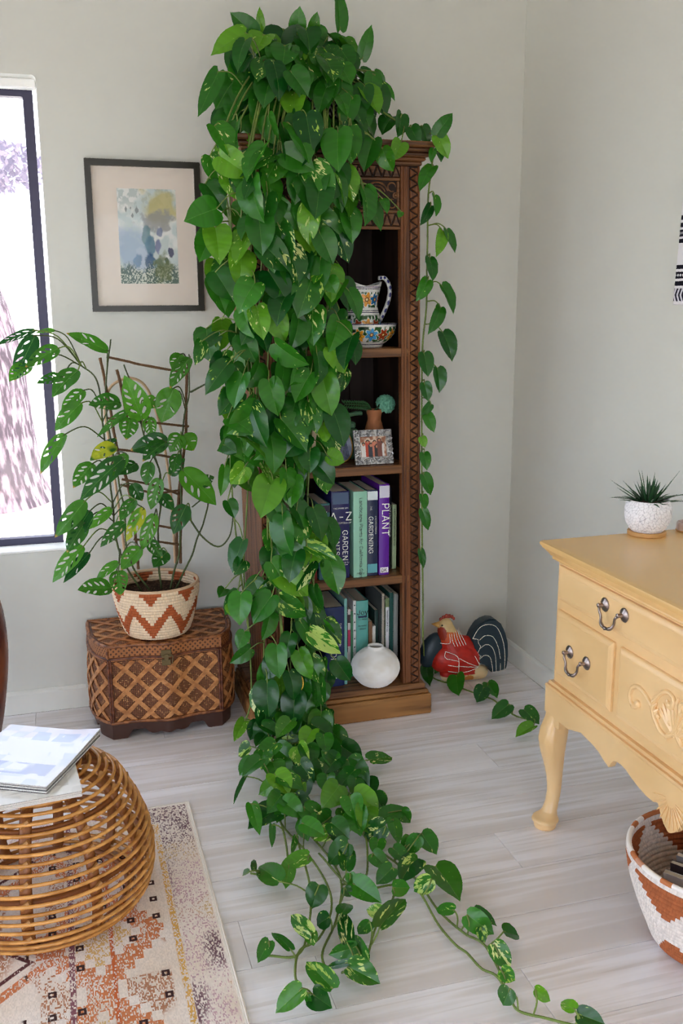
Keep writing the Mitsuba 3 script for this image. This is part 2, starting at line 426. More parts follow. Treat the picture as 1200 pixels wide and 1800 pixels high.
# carved frieze
FY = BY0 + 0.008
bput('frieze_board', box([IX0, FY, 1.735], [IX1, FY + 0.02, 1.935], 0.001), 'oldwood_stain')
bput('frieze_rail', cat([box([IX0, BY0 - 0.001, 1.733], [IX1, FY + 0.004, 1.744], 0.003), box([IX0, BY0 + 0.001, 1.786], [IX1, FY + 0.004, 1.796], 0.003),
                         box([IX0, BY0 + 0.001, 1.888], [IX1, FY + 0.004, 1.898], 0.003), box([IX1 - 0.012, BY0 + 0.002, 1.797], [IX1 - 0.003, FY + 0.004, 1.887], 0.002), box([IX0 + 0.003, BY0 + 0.002, 1.797], [IX0 + 0.012, FY + 0.004, 1.887], 0.002)]), 'oldwood_across')
for z0, z1 in ((1.746, 1.785), (1.899, 1.934)):
    m = zigzag(0, z1 - z0, 0, IX1 - IX0, 14, 0.0028, 0.006)
    V = np.asarray(m.vertices); m.vertices = np.stack([IX0 + V[:, 1], FY + 0.0005 - V[:, 2], z0 + V[:, 0]], 1); m.fix_normals()
    bput('carved_band', m, 'oldwood_across', label='band of carved triangles')
car = []
xc, zc = (IX0 + IX1) / 2, 1.842
def arc(cx, cz, r, a0, a1, w, n=14, sq=1.0):
    t = np.linspace(math.radians(a0), math.radians(a1), n)
    return tube(np.stack([cx + r * np.cos(t), np.full(n, FY - 0.001), cz + r * sq * np.sin(t)], 1), np.interp(np.linspace(0, 1, n), [0, 0.5, 1], [w * 0.45, w, w * 0.4]), 6)
def disc(cx, cz, r, h=0.006):
    m = lathe([(r, 0), (r * 0.96, h * 0.5), (r * 0.62, h * 0.55), (r * 0.5, h * 0.25), (r * 0.3, h), (0, h * 1.1)], 16)
    V = np.asarray(m.vertices); m.vertices = np.stack([cx + V[:, 0], FY - V[:, 2], cz + V[:, 1]], 1); m.fix_normals(); return m
for dx in (-0.205, -0.14, -0.07, 0, 0.07, 0.14, 0.205):
    car.append(disc(xc + dx, zc, 0.011 if abs(dx) in (0.07, 0.205) else 0.009))
for cx in (-0.14, 0, 0.14):
    for sg in (-1, 1):
        for sz in (-1, 1):
            a = [(5, 150), (10, 140)][0]
            for r, w in ((0.040, 0.0042), (0.030, 0.0042), (0.020, 0.0036)):
                t0, t1 = (20, 105)
                aa = (t0, t1) if (sg > 0 and sz > 0) else (180 - t0, 180 - t1) if (sg < 0 and sz > 0) else (-t0, -t1) if (sg > 0) else (180 + t0, 180 + t1)
                car.append(arc(xc + cx, zc, r, *aa, w))
            car.append(arc(xc + cx + sg * 0.052, zc + sz * 0.026, 0.014, 0 if sg > 0 else 180, (300 if sz > 0 else -300) + (0 if sg > 0 else 180), 0.0038))
bput('carved_panel', cat(car), 'oldwood_across', smooth=40, label='carved scrolls and rosettes')
# cornice: stacked mouldings that grow outwards
steps = [(1.9355, 1.950, 0.006), (1.9505, 1.962, 0.016), (1.9625, 1.976, 0.026), (1.9765, 1.990, 0.034), (1.9905, 2.008, 0.044)]
bput('cornice', cat([box([BX0 - o, BY0 - o, z0], [BX1 + o, BY1, z1], 0.0045) for z0, z1, o in steps]), 'oldwood_across')
# ---------------------------------------------------------------- things on the shelves
Z1, Z2, Z3, Z4 = 1.3446, 0.9396, 0.5356, 0.1186
# --- painted pitcher and bowl
FLOWERS = {'o': (236, 160, 40), 'b': (70, 160, 215), 'r': (165, 62, 28), 'n': (40, 110, 165)}
def glaze(flowers, bands, foliage):
    """white glaze with painted flowers at (turn, height, size, colour), blue bands and green leaves; turn in radians about the axis"""
    def make(cx, cy):
        def fn(p, n, uv):
            a = dr.atan2(p.y - cy, p.x - cx)
            rad = dr.sqrt(dr.square(p.x - cx) + dr.square(p.y - cy))
            c = mi.Color3f(lin(238, 238, 234))
            for z0, z1 in foliage:
                inb = smoothstep(z0, z0 + 0.006, p.z) * (1 - smoothstep(z1 - 0.006, z1, p.z))
                g = noise(a * 9.0, p.z * 85, 1.0)
                c = mix(c, mi.Color3f(lin(44, 92, 44)), smoothstep(0.36, 0.44, g) * inb)
                c = mix(c, mi.Color3f(lin(20, 50, 30)), smoothstep(0.70, 0.76, g) * inb)
            for t, z, s, k in flowers:
                da = a - t
                da = da - 2 * math.pi * dr.floor((da + math.pi) / (2 * math.pi))
                u, v = da * rad, p.z - z
                q = dr.sqrt(u * u + v * v)
                th = dr.atan2(v, u)
                edge = s * (0.80 + 0.20 * dr.cos(6 * th + t * 5))
                col = mix(lin(*FLOWERS[k]), [x * 0.45 for x in lin(*FLOWERS[k])], smoothstep(0.35, 1.0, dr.abs(dr.cos(3 * th + t * 2.5 + 1.57))) * 0.55)
                c = mix(c, mi.Color3f(lin(250, 245, 235)), 1 - smoothstep(edge * 1.02, edge * 1.14, q))
                c = mix(c, col, 1 - smoothstep(edge * 0.92, edge * 1.0, q))
                c = mix(c, mi.Color3f(lin(120, 60, 20)), 1 - smoothstep(s * 0.26, s * 0.32, q))
                c = mix(c, mi.Color3f(lin(240, 215, 150)), 1 - smoothstep(s * 0.12, s * 0.2, q))
            for z, w in bands:
                c = mix(c, mi.Color3f(lin(30, 34, 90)), 1 - smoothstep(w * 0.8, w * 1.1, dr.abs(p.z - z)))
            return c
        return fn
    return make
CX, CY = 1.055, 3.245
bowl = thing('painted_bowl', 'white glazed bowl painted with orange, blue and brown flowers under the pitcher', 'bowl')
bp = [(0.0, 0.004), (0.048, 0.004), (0.052, 0.0), (0.056, 0.006), (0.060, 0.012), (0.082, 0.026), (0.098, 0.048), (0.104, 0.074), (0.106, 0.080), (0.102, 0.081), (0.098, 0.070), (0.090, 0.046), (0.072, 0.024), (0.0, 0.014)]
bowl_fl = [(-2.65, .042, .021, 'r'), (-2.18, .042, .023, 'o'), (-1.72, .044, .024, 'b'), (-1.26, .044, .022, 'r'), (-0.80, .043, .022, 'o'), (-0.3, .043, .022, 'b'), (0.3, .043, .022, 'r')]
mat('glaze_bowl', mikit.proc(glaze([(t, Z1 + z, s, k) for t, z, s, k in bowl_fl], [(Z1 + 0.079, 0.0012), (Z1 + 0.010, 0.0012)], [(Z1 + 0.016, Z1 + 0.074)])(CX, CY)), 0.12, 0.6)
put('body', lathe(bp, 56, (CX, CY, Z1)), 'glaze_bowl', bowl, smooth=35)
pit = thing('painted_pitcher', 'white ceramic pitcher painted with flowers, standing in the painted bowl', 'pitcher')
PX, PY, PZ = 1.040, 3.250, Z1 + 0.0225
prof = spline([(0.044, 0.0), (0.046, 0.004), (0.060, 0.030), (0.064, 0.055), (0.060, 0.085), (0.054, 0.108), (0.053, 0.124), (0.056, 0.150), (0.061, 0.178), (0.064, 0.196)], 4)
inner = [(r - 0.005, z) for r, z in prof[::-1] if z > 0.02] + [(0.0, 0.02)]
full = np.array([(0.0, 0.0)] + [tuple(x) for x in prof] + inner)
pm, _ = lathe(full, 72, (0, 0, 0), uv=True)
V = np.array(pm.vertices)
ang = np.arctan2(V[:, 1], V[:, 0])
hh = np.clip((V[:, 2] - 0.13) / 0.07, 0, 1)
# the mouth: pulled up towards the spout (left) and the handle (right), dipping at the front and back
V[:, 2] += hh ** 1.5 * (0.012 * np.cos(2 * ang) + 0.006 * np.cos(ang + math.pi))
V[:, 0] += hh ** 2 * (-0.016 * np.clip(-np.cos(ang), 0, 1) ** 5 + 0.006 * np.clip(np.cos(ang), 0, 1) ** 4)
pm.vertices = V + np.array([PX, PY, PZ])
pf = [(-2.15, .052, .022, 'r'), (-1.62, .052, .025, 'o'), (-2.65, .052, .019, 'b'), (-1.08, .052, .022, 'r'), (-0.5, .052, .018, 'b'),
      (-2.2, .140, .022, 'r'), (-1.60, .140, .026, 'o'), (-1.0, .140, .022, 'n'), (-2.75, .14, .018, 'o'), (-0.45, .14, .018, 'r')]
mat('glaze_pitcher', mikit.proc(glaze([(t, PZ + z, s, k) for t, z, s, k in pf], [(PZ + 0.0965, 0.0013), (PZ + 0.103, 0.0013), (PZ + 0.176, 0.0013), (PZ + 0.182, 0.0013)], [(PZ + 0.02, PZ + 0.090), (PZ + 0.110, PZ + 0.168)])(PX, PY)), 0.12, 0.6)
put('body', pm, 'glaze_pitcher', pit, smooth=40)
def hand_c(p, n, uv):
    q = dr.abs(uv.x - dr.floor(uv.x) - 0.5) * 2
    w = dr.abs(uv.y)
    return mix(lin(240, 240, 238), lin(34, 40, 120), (1 - smoothstep(0.55, 0.68, dr.sqrt(q * q + w * w * 1.2))))
mat('glaze_handle', mikit.proc(hand_c), 0.15, 0.6)
hp = spline([(PX + 0.058, PY, PZ + 0.213), (PX + 0.082, PY - 0.001, PZ + 0.212), (PX + 0.099, PY - 0.002, PZ + 0.180), (PX + 0.094, PY - 0.002, PZ + 0.135), (PX + 0.076, PY, PZ + 0.090), (PX + 0.060, PY, PZ + 0.062)], 9)
hm = tube(hp, 0.0075, 10, flat_dir=[0, 1, 0], flat=1.25)
uvh = []
for i in range(len(hp)):
    for j in range(10):
        uvh.append([i / len(hp) * 9.0, math.cos(math.pi * 2 * j / 10) if False else math.sin(math.pi * 2 * j / 10)])
uvh += [[0, 1], [9, 1]]
put('handle', hm, 'glaze_handle', pit, smooth=True, uv=np.array(uvh), label='handle with dark blue spots')

# --- second shelf: frames, little vase, ornament
flat('silver', 176, 176, 178, 0.28, metallic=0.9)
def leanback(m, deg, pivot):
    return xf(m, rot(math.radians(-deg), [1, 0, 0], pivot))
def people_photo(p, n, uv):
    x, y = uv.x, uv.y
    c = mix(lin(214, 190, 170), lin(150, 96, 70), smoothstep(0.3, 0.7, noise(x * 9, y * 9)))
    for hx, hy, s, cl in ((.14, .60, .085, (228, 224, 220)), (.30, .72, .08, (190, 70, 50)), (.42, .56, .095, (52, 54, 66)), (.56, .70, .08, (200, 120, 96)), (.64, .50, .085, (40, 34, 40)), (.80, .62, .09, (225, 220, 218)), (.74, .80, .075, (120, 70, 60))):
        body = dr.maximum(dr.abs(x - hx) / (s * 1.25), dr.maximum(y - (hy - s * 0.6), 0) * 9)
        c = mix(c, mi.Color3f(lin(*cl)), (1 - smoothstep(0.85, 1.05, body)))
        d = dr.sqrt(dr.square((x - hx) / (s * 0.62)) + dr.square((y - hy - 0.01) / (s * 0.85)))
        c = mix(c, mi.Color3f(lin(46, 28, 22)), 1 - smoothstep(1.05, 1.2, dr.sqrt(dr.square((x - hx) / (s * 0.68)) + dr.square((y - hy - 0.05) / (s * 0.85)))))
        c = mix(c, mi.Color3f(lin(196, 134, 106)), 1 - smoothstep(0.85, 1.0, d))
    return c
mat('photo_group', mikit.proc(people_photo), 0.35, 0.5)
fr = thing('photo_frame', 'rough silver photo frame with a colour group picture leaning on second shelf', 'photo frame')
W_, H_ = 0.140, 0.122
piv = np.array([1.052, 3.150, Z2])
def frm(m): return leanback(xf(m, rotz(math.radians(-4))) if False else m, 14, piv)
outer, inn = sbox(-W_ / 2, 0, W_ / 2, H_), sbox(-0.048, 0.026, 0.048, 0.098)
g = remap(prism(outer.difference(inn), 0, 0.010), (0, 2, 1)); g.vertices[:, 1] = piv[1] - 0.004 + g.vertices[:, 1]
g.vertices[:, 0] += piv[0]; g.vertices[:, 2] += piv[2] + 0.0004; g.fix_normals()
put('frame', frm(g), 'silver', fr)
nug = []
for k in range(260):
    while True:
        x, z = rng.uniform(-W_ / 2, W_ / 2), rng.uniform(0.003, H_ - 0.002)
        if not (abs(x) < 0.05 and 0.024 < z < 0.100): break
    s = trimesh.creation.icosphere(subdivisions=0, radius=rng.uniform(0.0025, 0.005)); s.apply_transform(trimesh.transformations.random_rotation_matrix(rng.random(3)))
    nug.append(move(s, [piv[0] + x, piv[1] - 0.005, piv[2] + z]))
put('hammered_border', frm(cat(nug)), 'silver', fr, kind='stuff', label='lumpy silver border')
def quad(x0, x1, z0, z1, y):
    return trimesh.Trimesh([[x0, y, z0], [x1, y, z0], [x1, y, z1], [x0, y, z1]], [[0, 1, 2], [0, 2, 3]], process=False), np.array([[0, 0], [1, 0], [1, 1], [0, 1.0]])
qm, qu = quad(piv[0] - 0.049, piv[0] + 0.049, piv[2] + 0.025, piv[2] + 0.099, piv[1] - 0.0005)
put('photo', frm(qm), 'photo_group', fr, uv=qu, label='colour picture of people in two rows')
# oval frame
def oval_photo(p, n, uv):
    x, y = uv.x, uv.y
    c = mix(lin(196, 204, 224), lin(150, 156, 176), smoothstep(0.3, 0.7, noise(x * 6, y * 6)))
    for hx, hy in ((.40, .62), (.64, .60)):
        body = dr.maximum(dr.abs(x - hx) / 0.15, dr.maximum(y - (hy - 0.07), 0) * 9)
        c = mix(c, mi.Color3f(lin(92, 98, 122)) * (0.5 + noise(x * 30, y * 30)), 1 - smoothstep(0.85, 1.05, body))
        c = mix(c, mi.Color3f(lin(60, 62, 80)), 1 - smoothstep(1.0, 1.1, dr.sqrt(dr.square((x - hx) / .085) + dr.square((y - hy - .035) / .085))))
        c = mix(c, mi.Color3f(lin(190, 192, 204)), 1 - smoothstep(.9, 1.05, dr.sqrt(dr.square((x - hx) / .06) + dr.square((y - hy) / .075))))
    return c
mat('photo_oval', mikit.proc(oval_photo), 0.3, 0.5)
flat('thin_gold', 190, 150, 80, 0.3, metallic=0.8)
ov = thing('oval_photo_frame', 'oval thin gold frame with a black and white picture beside the silver one', 'photo frame')
oc, a_, b_ = np.array([0.950, 3.215, Z2 + 0.0655]), 0.044, 0.062
t = np.linspace(0, 2 * np.pi, 48, endpoint=False)
def ovl(m): return leanback(xf(m, rot(math.radians(-10), [0, 1, 0], oc)), 13, [oc[0], oc[1], Z2])
put('frame', ovl(tube(np.stack([oc[0] + a_ * np.cos(t), 0 * t + oc[1], oc[2] + b_ * np.sin(t)], 1), 0.0028, 8, closed=True)), 'thin_gold', ov, smooth=True)
disc_v = np.vstack([[oc], np.stack([oc[0] + a_ * np.cos(t), 0 * t + oc[1] + 0.001, oc[2] + b_ * np.sin(t)], 1)])
disc_u = np.vstack([[[.5, .5]], np.stack([.5 + .5 * np.cos(t), .5 + .5 * np.sin(t)], 1)])
i = np.arange(48)
put('photo', ovl(trimesh.Trimesh(disc_v, np.stack([0 * i, i + 1, (i + 1) % 48 + 1], 1), process=False)), 'photo_oval', ov, uv=disc_u)
bk = lathe([(0, 0), (0.97, 0.0), (0.97, 0.006), (0, 0.008)], 40); V = np.array(bk.vertices)
bk.vertices = np.stack([oc[0] + a_ * V[:, 0], oc[1] + 0.0015 + V[:, 2], oc[2] + b_ * V[:, 1]], 1); bk.fix_normals()
flat('frame_back', 60, 45, 36, 0.8)
put('back_plate', ovl(bk), 'frame_back', ov)
# third frame, mostly behind the leaves
flat('tan_wood', 176, 128, 88, 0.5); flat('cream_card', 222, 208, 186, 0.7)
tf = thing('photo_frame', 'tan wooden photo frame with cream mount half hidden by leaves on second shelf', 'photo frame')
P3 = np.array([0.825, 3.205, Z2])
g = remap(prism(sbox(-0.062, 0, 0.062, 0.145).difference(sbox(-0.046, 0.030, 0.046, 0.13)), 0, 0.012), (0, 2, 1)); g.fix_normals()
put('frame', leanback(move(g, P3 + [0, 0, 0.0004]), 12, P3), 'tan_wood', tf)
put('mount', leanback(move(box([-0.047, 0.005, 0.028], [0.047, 0.009, 0.132]), P3), 12, P3), 'cream_card', tf)
# small clay vase with succulents
flat('clay', 176, 112, 72, 0.75)
sv = thing('succulent_vase', 'small terracotta vase holding seafoam succulent rosettes behind the silver frame', 'vase')
S0 = np.array([1.088, 3.262, Z2])
put('vase', lathe(spline([(0.0, 0.0), (0.034, 0.0), (0.042, 0.03), (0.042, 0.08), (0.030, 0.125), (0.024, 0.150), (0.030, 0.178), (0.027, 0.178), (0.021, 0.150), (0.0, 0.145)], 3), 32, S0), 'clay', sv, smooth=40)
flat('succulent_green', 112, 178, 150, 0.6); flat('sprig_green', 44, 84, 44, 0.55)
def rosette(c, axis, r, n_rings=3):
    axis = np.array(axis, float); axis /= np.linalg.norm(axis)
    a = np.cross(axis, [0, 0, 1.0] if abs(axis[2]) < 0.9 else [1.0, 0, 0]); a /= np.linalg.norm(a); b = np.cross(axis, a)
    ms = []
    for k in range(n_rings):
        n = 7 - k * 2 if k < 3 else 3
        for q in range(n):
            th = 2 * np.pi * (q + 0.5 * k) / n
            tilt = math.radians(4 + 26 * k)
            d = (math.cos(th) * a + math.sin(th) * b) * math.cos(tilt) + axis * math.sin(tilt)
            s = np.cross(axis, d); s /= np.linalg.norm(s) + 1e-9; up = np.cross(d, s)
            L, w = r * (1 - 0.20 * k), r * 0.29
            ps = [c, c + d * L * 0.5 + s * w, c + d * L * 0.9 + s * w * 0.55, c + d * L * 1.02 - up * 0.0, c + d * L * 0.9 - s * w * 0.55, c + d * L * 0.5 - s * w, c + d * L * 0.6 + up * w * 0.5, c + d * L * 0.6 - up * w * 0.3]
            ms.append(trimesh.convex.convex_hull(np.array(ps)))
    return cat(ms)
cc = S0 + [0.040, -0.005, 0.198]
for th, ph in [(0, 90), (0, 30), (60, 30), (120, 35), (180, 30), (240, 25), (300, 25), (20, -20), (-40, 0), (270, 5), (315, 55), (215, 55), (250, -25), (300, -30)]:
    d = np.array([math.cos(math.radians(th)) * math.cos(math.radians(ph)), math.sin(math.radians(th)) * math.cos(math.radians(ph)), math.sin(math.radians(ph))])
    put('rosette', rosette(cc + d * 0.024, d, 0.0235), 'succulent_green', sv)
put('stem', tube(spline([S0 + [0, 0, 0.14], S0 + [0.005, 0, 0.18], cc], 5), 0.004, 6), 'sprig_green', sv, smooth=True)
sp = spline([S0 + [-0.004, 0, 0.15], S0 + [-0.02, -0.004, 0.192], S0 + [-0.06, -0.01, 0.200], S0 + [-0.115, -0.016, 0.205]], 6)
lf = [tube(sp, 0.0022, 5)]
for i in range(4, len(sp), 1):
    for sg in (-1, 1):
        d = np.array([-0.6, 0, sg * 0.9]); d /= np.linalg.norm(d)
        lf.append(trimesh.convex.convex_hull(np.array([sp[i], sp[i] + d * 0.012 + [0.005, 0, 0], sp[i] + d * 0.022, sp[i] + d * 0.012 - [0.005, 0, 0], sp[i] + d * 0.011 + [0, -0.003, 0], sp[i] + d * 0.011 + [0, 0.002, 0]])))
put('sprig', cat(lf), 'sprig_green', sv, label='dark green leafy sprig')
flat('jade_glaze', 86, 128, 96, 0.3)
og = thing('jade_ornament', 'small jade green ornament with a curved bar behind the photo frames', 'ornament')
O = np.array([1.005, 3.300, Z2])
put('foot', cat([box(O + [-0.030, -0.018, 0.0003], O + [0.030, 0.018, 0.11], 0.006), box(O + [-0.018, -0.014, 0.1103], O + [0.022, 0.014, 0.135], 0.006)]), 'jade_glaze', og)
put('curved_bar', tube(spline([O + [-0.040, 0, 0.135], O + [-0.018, 0, 0.153], O + [0.015, 0, 0.163], O + [0.048, 0, 0.165]], 6), 0.0085, 8), 'jade_glaze', og, smooth=40)

# --- books
flat('paper_edge', 196, 186, 168, 0.9); flat('ink_white', 240, 240, 236, 0.7); flat('ink_black', 30, 34, 34, 0.7); flat('ink_pale', 196, 200, 196, 0.7)
def book(label, x0, x1, z0, ztop, y, depth, col, texts=(), rough=0.4, group='books on the shelves', patches=(), hard=True, tilt=0.0, spiral=False):
    """an upright book, spine at y facing the room; texts: (string, where along the height 0..1 from the bottom, cap height, colour, mode, x shift)"""
    b = thing('book', label, 'book', group)
    name = 'cover_%d_%d_%d' % col
    if name not in scene: flat(name, *col, rough)
    w, h = x1 - x0, ztop - z0
    piv = [x1, y, z0]
    def F(m): return xf(m, rot(math.radians(tilt), [0, 1, 0], piv)) if tilt else m
    t = 0.0028 if hard else 0.0007
    o = 0.003 if hard else 0.0003
    z0 += 0.0004
    parts = [box([x0, y, z0], [x0 + t, y + depth, ztop], t * 0.3), box([x1 - t, y, z0], [x1, y + depth, ztop], t * 0.3)]
    if not spiral:
        arcn = 7
        a = np.linspace(-1, 1, arcn); bul = 0.004 if hard else 0.0006
        ring = [(x0 + w / 2 + w / 2 * v, y - bul * (1 - v * v)) for v in a] + [(x1, y + t + 0.001), (x0, y + t + 0.001)]
        parts.append(prism(Polygon(ring), z0, ztop))
    put('cover', F(cat(parts)), name, b)
    if not spiral and patches is not None:
        pass
    put('pages', F(box([x0 + t + 0.0002, y + t + 0.0012, z0 + o], [x1 - t - 0.0002, y + depth - o, ztop - o])), 'paper_edge', b, label='block of page edges')
    for s, pos, cap, colr, mode, dx in texts:
        yy = y - (0.0045 if hard else 0.0011)
        try:
            if mode == 'down':       # reads from top to bottom
                m = text_on(s, cap, [x0 + w / 2 - cap / 2 + dx, yy, z0 + h * pos], [0, 0, -1], [1, 0, 0])
            else:
                m = text_on(s, cap, [0, 0, 0], [1, 0, 0], [0, 0, 1])
                bw = m.bounds[1][0] - m.bounds[0][0]
                m.apply_translation([x0 + w / 2 - bw / 2 - m.bounds[0][0] + dx, yy, z0 + h * pos])
            put('lettering', F(m), colr, b)
        except Exception as e:
            print('text', s, e)
    for (a0, a1, pcol, wfrac) in patches:
        pn = 'patch_%d_%d_%d' % pcol
        if pn not in scene: flat(pn, *pcol, 0.5)
        put('spine_picture', F(box([x0 + w * (0.5 - wfrac / 2), y - (0.0043 if hard else 0.0009), z0 + h * a0], [x0 + w * (0.5 + wfrac / 2), y + 0.0005, z0 + h * a1])), pn, b)
    if spiral:
        rings = []
        for z in np.arange(z0 + 0.01, ztop - 0.006, 0.0085):
            tt = np.linspace(0, 2 * np.pi, 10, endpoint=False)
            rings.append(tube(np.stack([x0 + w / 2 + w * 0.62 * np.cos(tt), y + 0.002 + 0.006 * np.sin(tt), np.full(10, z)], 1), 0.0009, 5, closed=True))
        put('spiral_wire', F(cat(rings)), 'silver' if spiral != 'white' else 'ink_white', b, smooth=True)
    return b
D = 0.21
UB = 'garden books on the third shelf'
book('teal book at left of the third shelf, partly behind leaves', 0.843, 0.884, Z3, 0.812, 3.140, D, (58, 108, 112), [('Western', .90, .018, 'ink_white', 'down', 0.0), ('Garden', .34, .018, 'ink_white', 'down', 0.0)], group=UB, patches=[(.885, .975, (40, 30, 60), 1.0)])
book('thick navy book titled A-Z Garden Plants', 0.890, 0.956, Z3, 0.852, 3.142, D, (24, 26, 84),
     [('A-Z', .665, .031, 'ink_white', 'across', 0), ('GARDEN', .56, .020, 'ink_white', 'down', .016), ('PLANTS', .59, .019, 'ink_white', 'down', -.014), ('THE AMERICAN', .80, .0052, 'ink_white', 'across', 0), ('ENCYCLOPEDIA OF', .63, .0060, 'ink_white', 'across', 0), ('ALL YOU NEED TO', .175, .0050, 'ink_white', 'across', 0), ('KNOW & GROW', .150, .0050, 'ink_white', 'across', 0)], group=UB, patches=[(.855, .985, (72, 92, 122), .88), (.05, .11, (70, 76, 110), .42)])
book('pale green book titled Landscape Plants for California Gardens', 0.968, 1.0185, Z3, 0.849, 3.132, D, (142, 196, 172), [('Landscape Plants for California Gardens', .93, .0125, 'ink_black', 'down', .002), ('PERRY', .035, .0070, 'ink_black', 'across', 0)], group=UB)
book('navy book titled Gardening with a bird picture on its spine', 1.0205, 1.0605, Z3, 0.850, 3.140, D, (28, 40, 72), [('GARDENING', .70, .0165, 'ink_white', 'down', -.006), ('ENCYCLOPEDIA OF', .70, .0062, 'ink_tan', 'down', .011)] if False else [('GARDENING', .70, .0165, 'ink_white', 'down', -.006), ('ENCYCLOPEDIA', .70, .0062, 'ink_pale', 'down', .012), ('THE', .82, .0062, 'ink_pale', 'down', -.006)], group=UB, patches=[(.885, .985, (214, 226, 232), .94), (.035, .14, (96, 168, 180), .9)])
book('bright purple book titled PLANT with white flower band', 1.0655, 1.1035, Z3, 0.868, 3.138, D, (92, 28, 150), [('PLANT', .80, .027, 'ink_white', 'down', .004), ('DK', .035, .0120, 'ink_black', 'across', 0)], group=UB, patches=[(.855, .985, (206, 204, 222), .98), (.025, .085, (226, 222, 232), .8)])
book('black book titled Container Gardens right of the purple one', 1.118, 1.136, Z3, 0.842, 3.205, 0.19, (26, 26, 36), [('CONTAINER GARDENS', .80, .0082, 'ink_white', 'down', 0)], group=UB)
book('thin pale green book at the right end of third shelf', 1.1385, 1.1535, Z3, 0.778, 3.200, 0.19, (178, 196, 152), [('EASY CARE GARDENING BOOK', .93, .0068, 'ink_black', 'down', 0)], hard=False, group=UB)
book('off-white paperback on third shelf glimpsed between leaves', 0.735, 0.772, Z3, 0.80, 3.16, D, (208, 200, 190), hard=False, group=UB)
book('dull red book on third shelf glimpsed between leaves', 0.775, 0.838, Z3, 0.79, 3.15, D, (140, 52, 48), group=UB)
LB = 'books on the bottom shelf'
book('large dark blue American Heritage Dictionary on bottom shelf', 0.869, 0.940, Z4, 0.423, 3.160, D, (26, 44, 92), [('THE AMERICAN', .80, .0085, 'ink_white', 'down', .019), ('HERITAGE', .36, .0085, 'ink_white', 'down', .019), ('DICTIONARY', .74, .0220, 'ink_white', 'down', -.006)], group=LB)
book('tall thin teal book right of the dictionary', 0.9425, 0.953, Z4, 0.450, 3.165, D, (120, 176, 170), hard=False, group=LB, rough=.3)
book('tall thin dark book beside the thin teal one', 0.9565, 0.9675, Z4, 0.437, 3.205, D, (52, 44, 54), hard=False, group=LB, patches=[(0.0, .34, (200, 198, 192), 1.0)])
book('thin white book with a pink stripe on bottom shelf', 0.9730, 0.9845, Z4, 0.387, 3.226, D, (222, 214, 212), hard=False, group=LB, patches=[(.46, .70, (190, 60, 100), 1.0), (.80, .92, (60, 44, 50), .9)])
book('thin grassy green book next to pink striped one', 0.9870, 0.9955, Z4, 0.377, 3.230, D, (70, 130, 96), hard=False, group=LB)
book('white ring-edged notebook left of the aqua book', 0.9970, 1.0075, Z4, 0.416, 3.232, 0.17, (232, 234, 236), hard=False, group=LB, patches=[(.05 + .11 * k, .066 + .11 * k, (60, 60, 66), .5) for k in range(9)])
book('aqua cookbook with the word Joy on its spine', 1.0095, 1.0555, Z4, 0.414, 3.232, 0.17, (104, 182, 174), [('Joy', .815, .0190, 'ink_navy' if False else 'ink_black', 'across', 0), ('COOKING', .745, .0060, 'ink_black', 'across', 0), ('ROMBAUER', .66, .0045, 'ink_black', 'across', 0), ('BECKER', .62, .0045, 'ink_black', 'across', 0)], group=LB, patches=[(.775, .80, (30, 52, 84), .74)])
book('short brown book right of the aqua one', 1.0580, 1.0710, Z4, 0.329, 3.232, 0.17, (134, 96, 68), hard=False, group=LB)
book('short white booklet behind the white vase', 1.0722, 1.0840, Z4, 0.310, 3.230, 0.18, (230, 228, 222), hard=False, group=LB)
book('dark green leaning book behind the white vase', 1.0870, 1.1000, Z4, 0.365, 3.250, 0.20, (34, 62, 58), hard=False, group=LB)
book('grey notebook with silver spiral wire on bottom shelf', 1.1040, 1.1160, Z4, 0.436, 3.218, 0.20, (92, 98, 100), hard=False, spiral=True, group=LB)
book('green book with white title strip on bottom shelf', 1.1180, 1.1320, Z4, 0.420, 3.214, 0.19, (120, 140, 98), [('BUSINESS OF BOOKS', .84, .0058, 'ink_black', 'down', 0)], hard=False, group=LB, patches=[(.30, .88, (226, 228, 236), .92)])
book('dark green book second from right on bottom shelf', 1.1335, 1.1470, Z4, 0.440, 3.212, 0.20, (30, 78, 72), group=LB, hard=False)
book('tall grey book at the right end of bottom shelf', 1.1480, 1.1620, Z4, 0.438, 3.200, 0.20, (150, 152, 150), group=LB, hard=False)

# --- round white vase on the bottom board
def plaster(p, n, uv):
    q = fbm(p.x * 22, p.y * 22, p.z * 22, 3)
    return mix(lin(230, 226, 220), lin(244, 243, 242), smoothstep(0.25, 0.60, q))
mat('plaster', mikit.proc(plaster), 0.7, 0.25)
wv = thing('round_vase', 'round white plaster vase with small mouth on bottom shelf before the books', 'vase')
vp = spline([(0.0, 0.0), (0.036, 0.0), (0.060, 0.012), (0.084, 0.042), (0.0905, 0.072), (0.080, 0.104), (0.056, 0.128), (0.032, 0.140), (0.0285, 0.146), (0.0285, 0.150), (0.024, 0.150), (0.022, 0.142), (0.030, 0.132), (0.05, 0.115), (0.0, 0.06)], 4)
vm = lathe(vp, 56, (0, 0, 0)); V = np.array(vm.vertices)
V *= (1 + 0.035 * (meshkit.fbm(V * 16, 3) - 0.5))[:, None]
vm.vertices = V + np.array([1.052, 3.135, Z4 + 0.0004])
put('body', vm, 'plaster', wv, smooth=50)
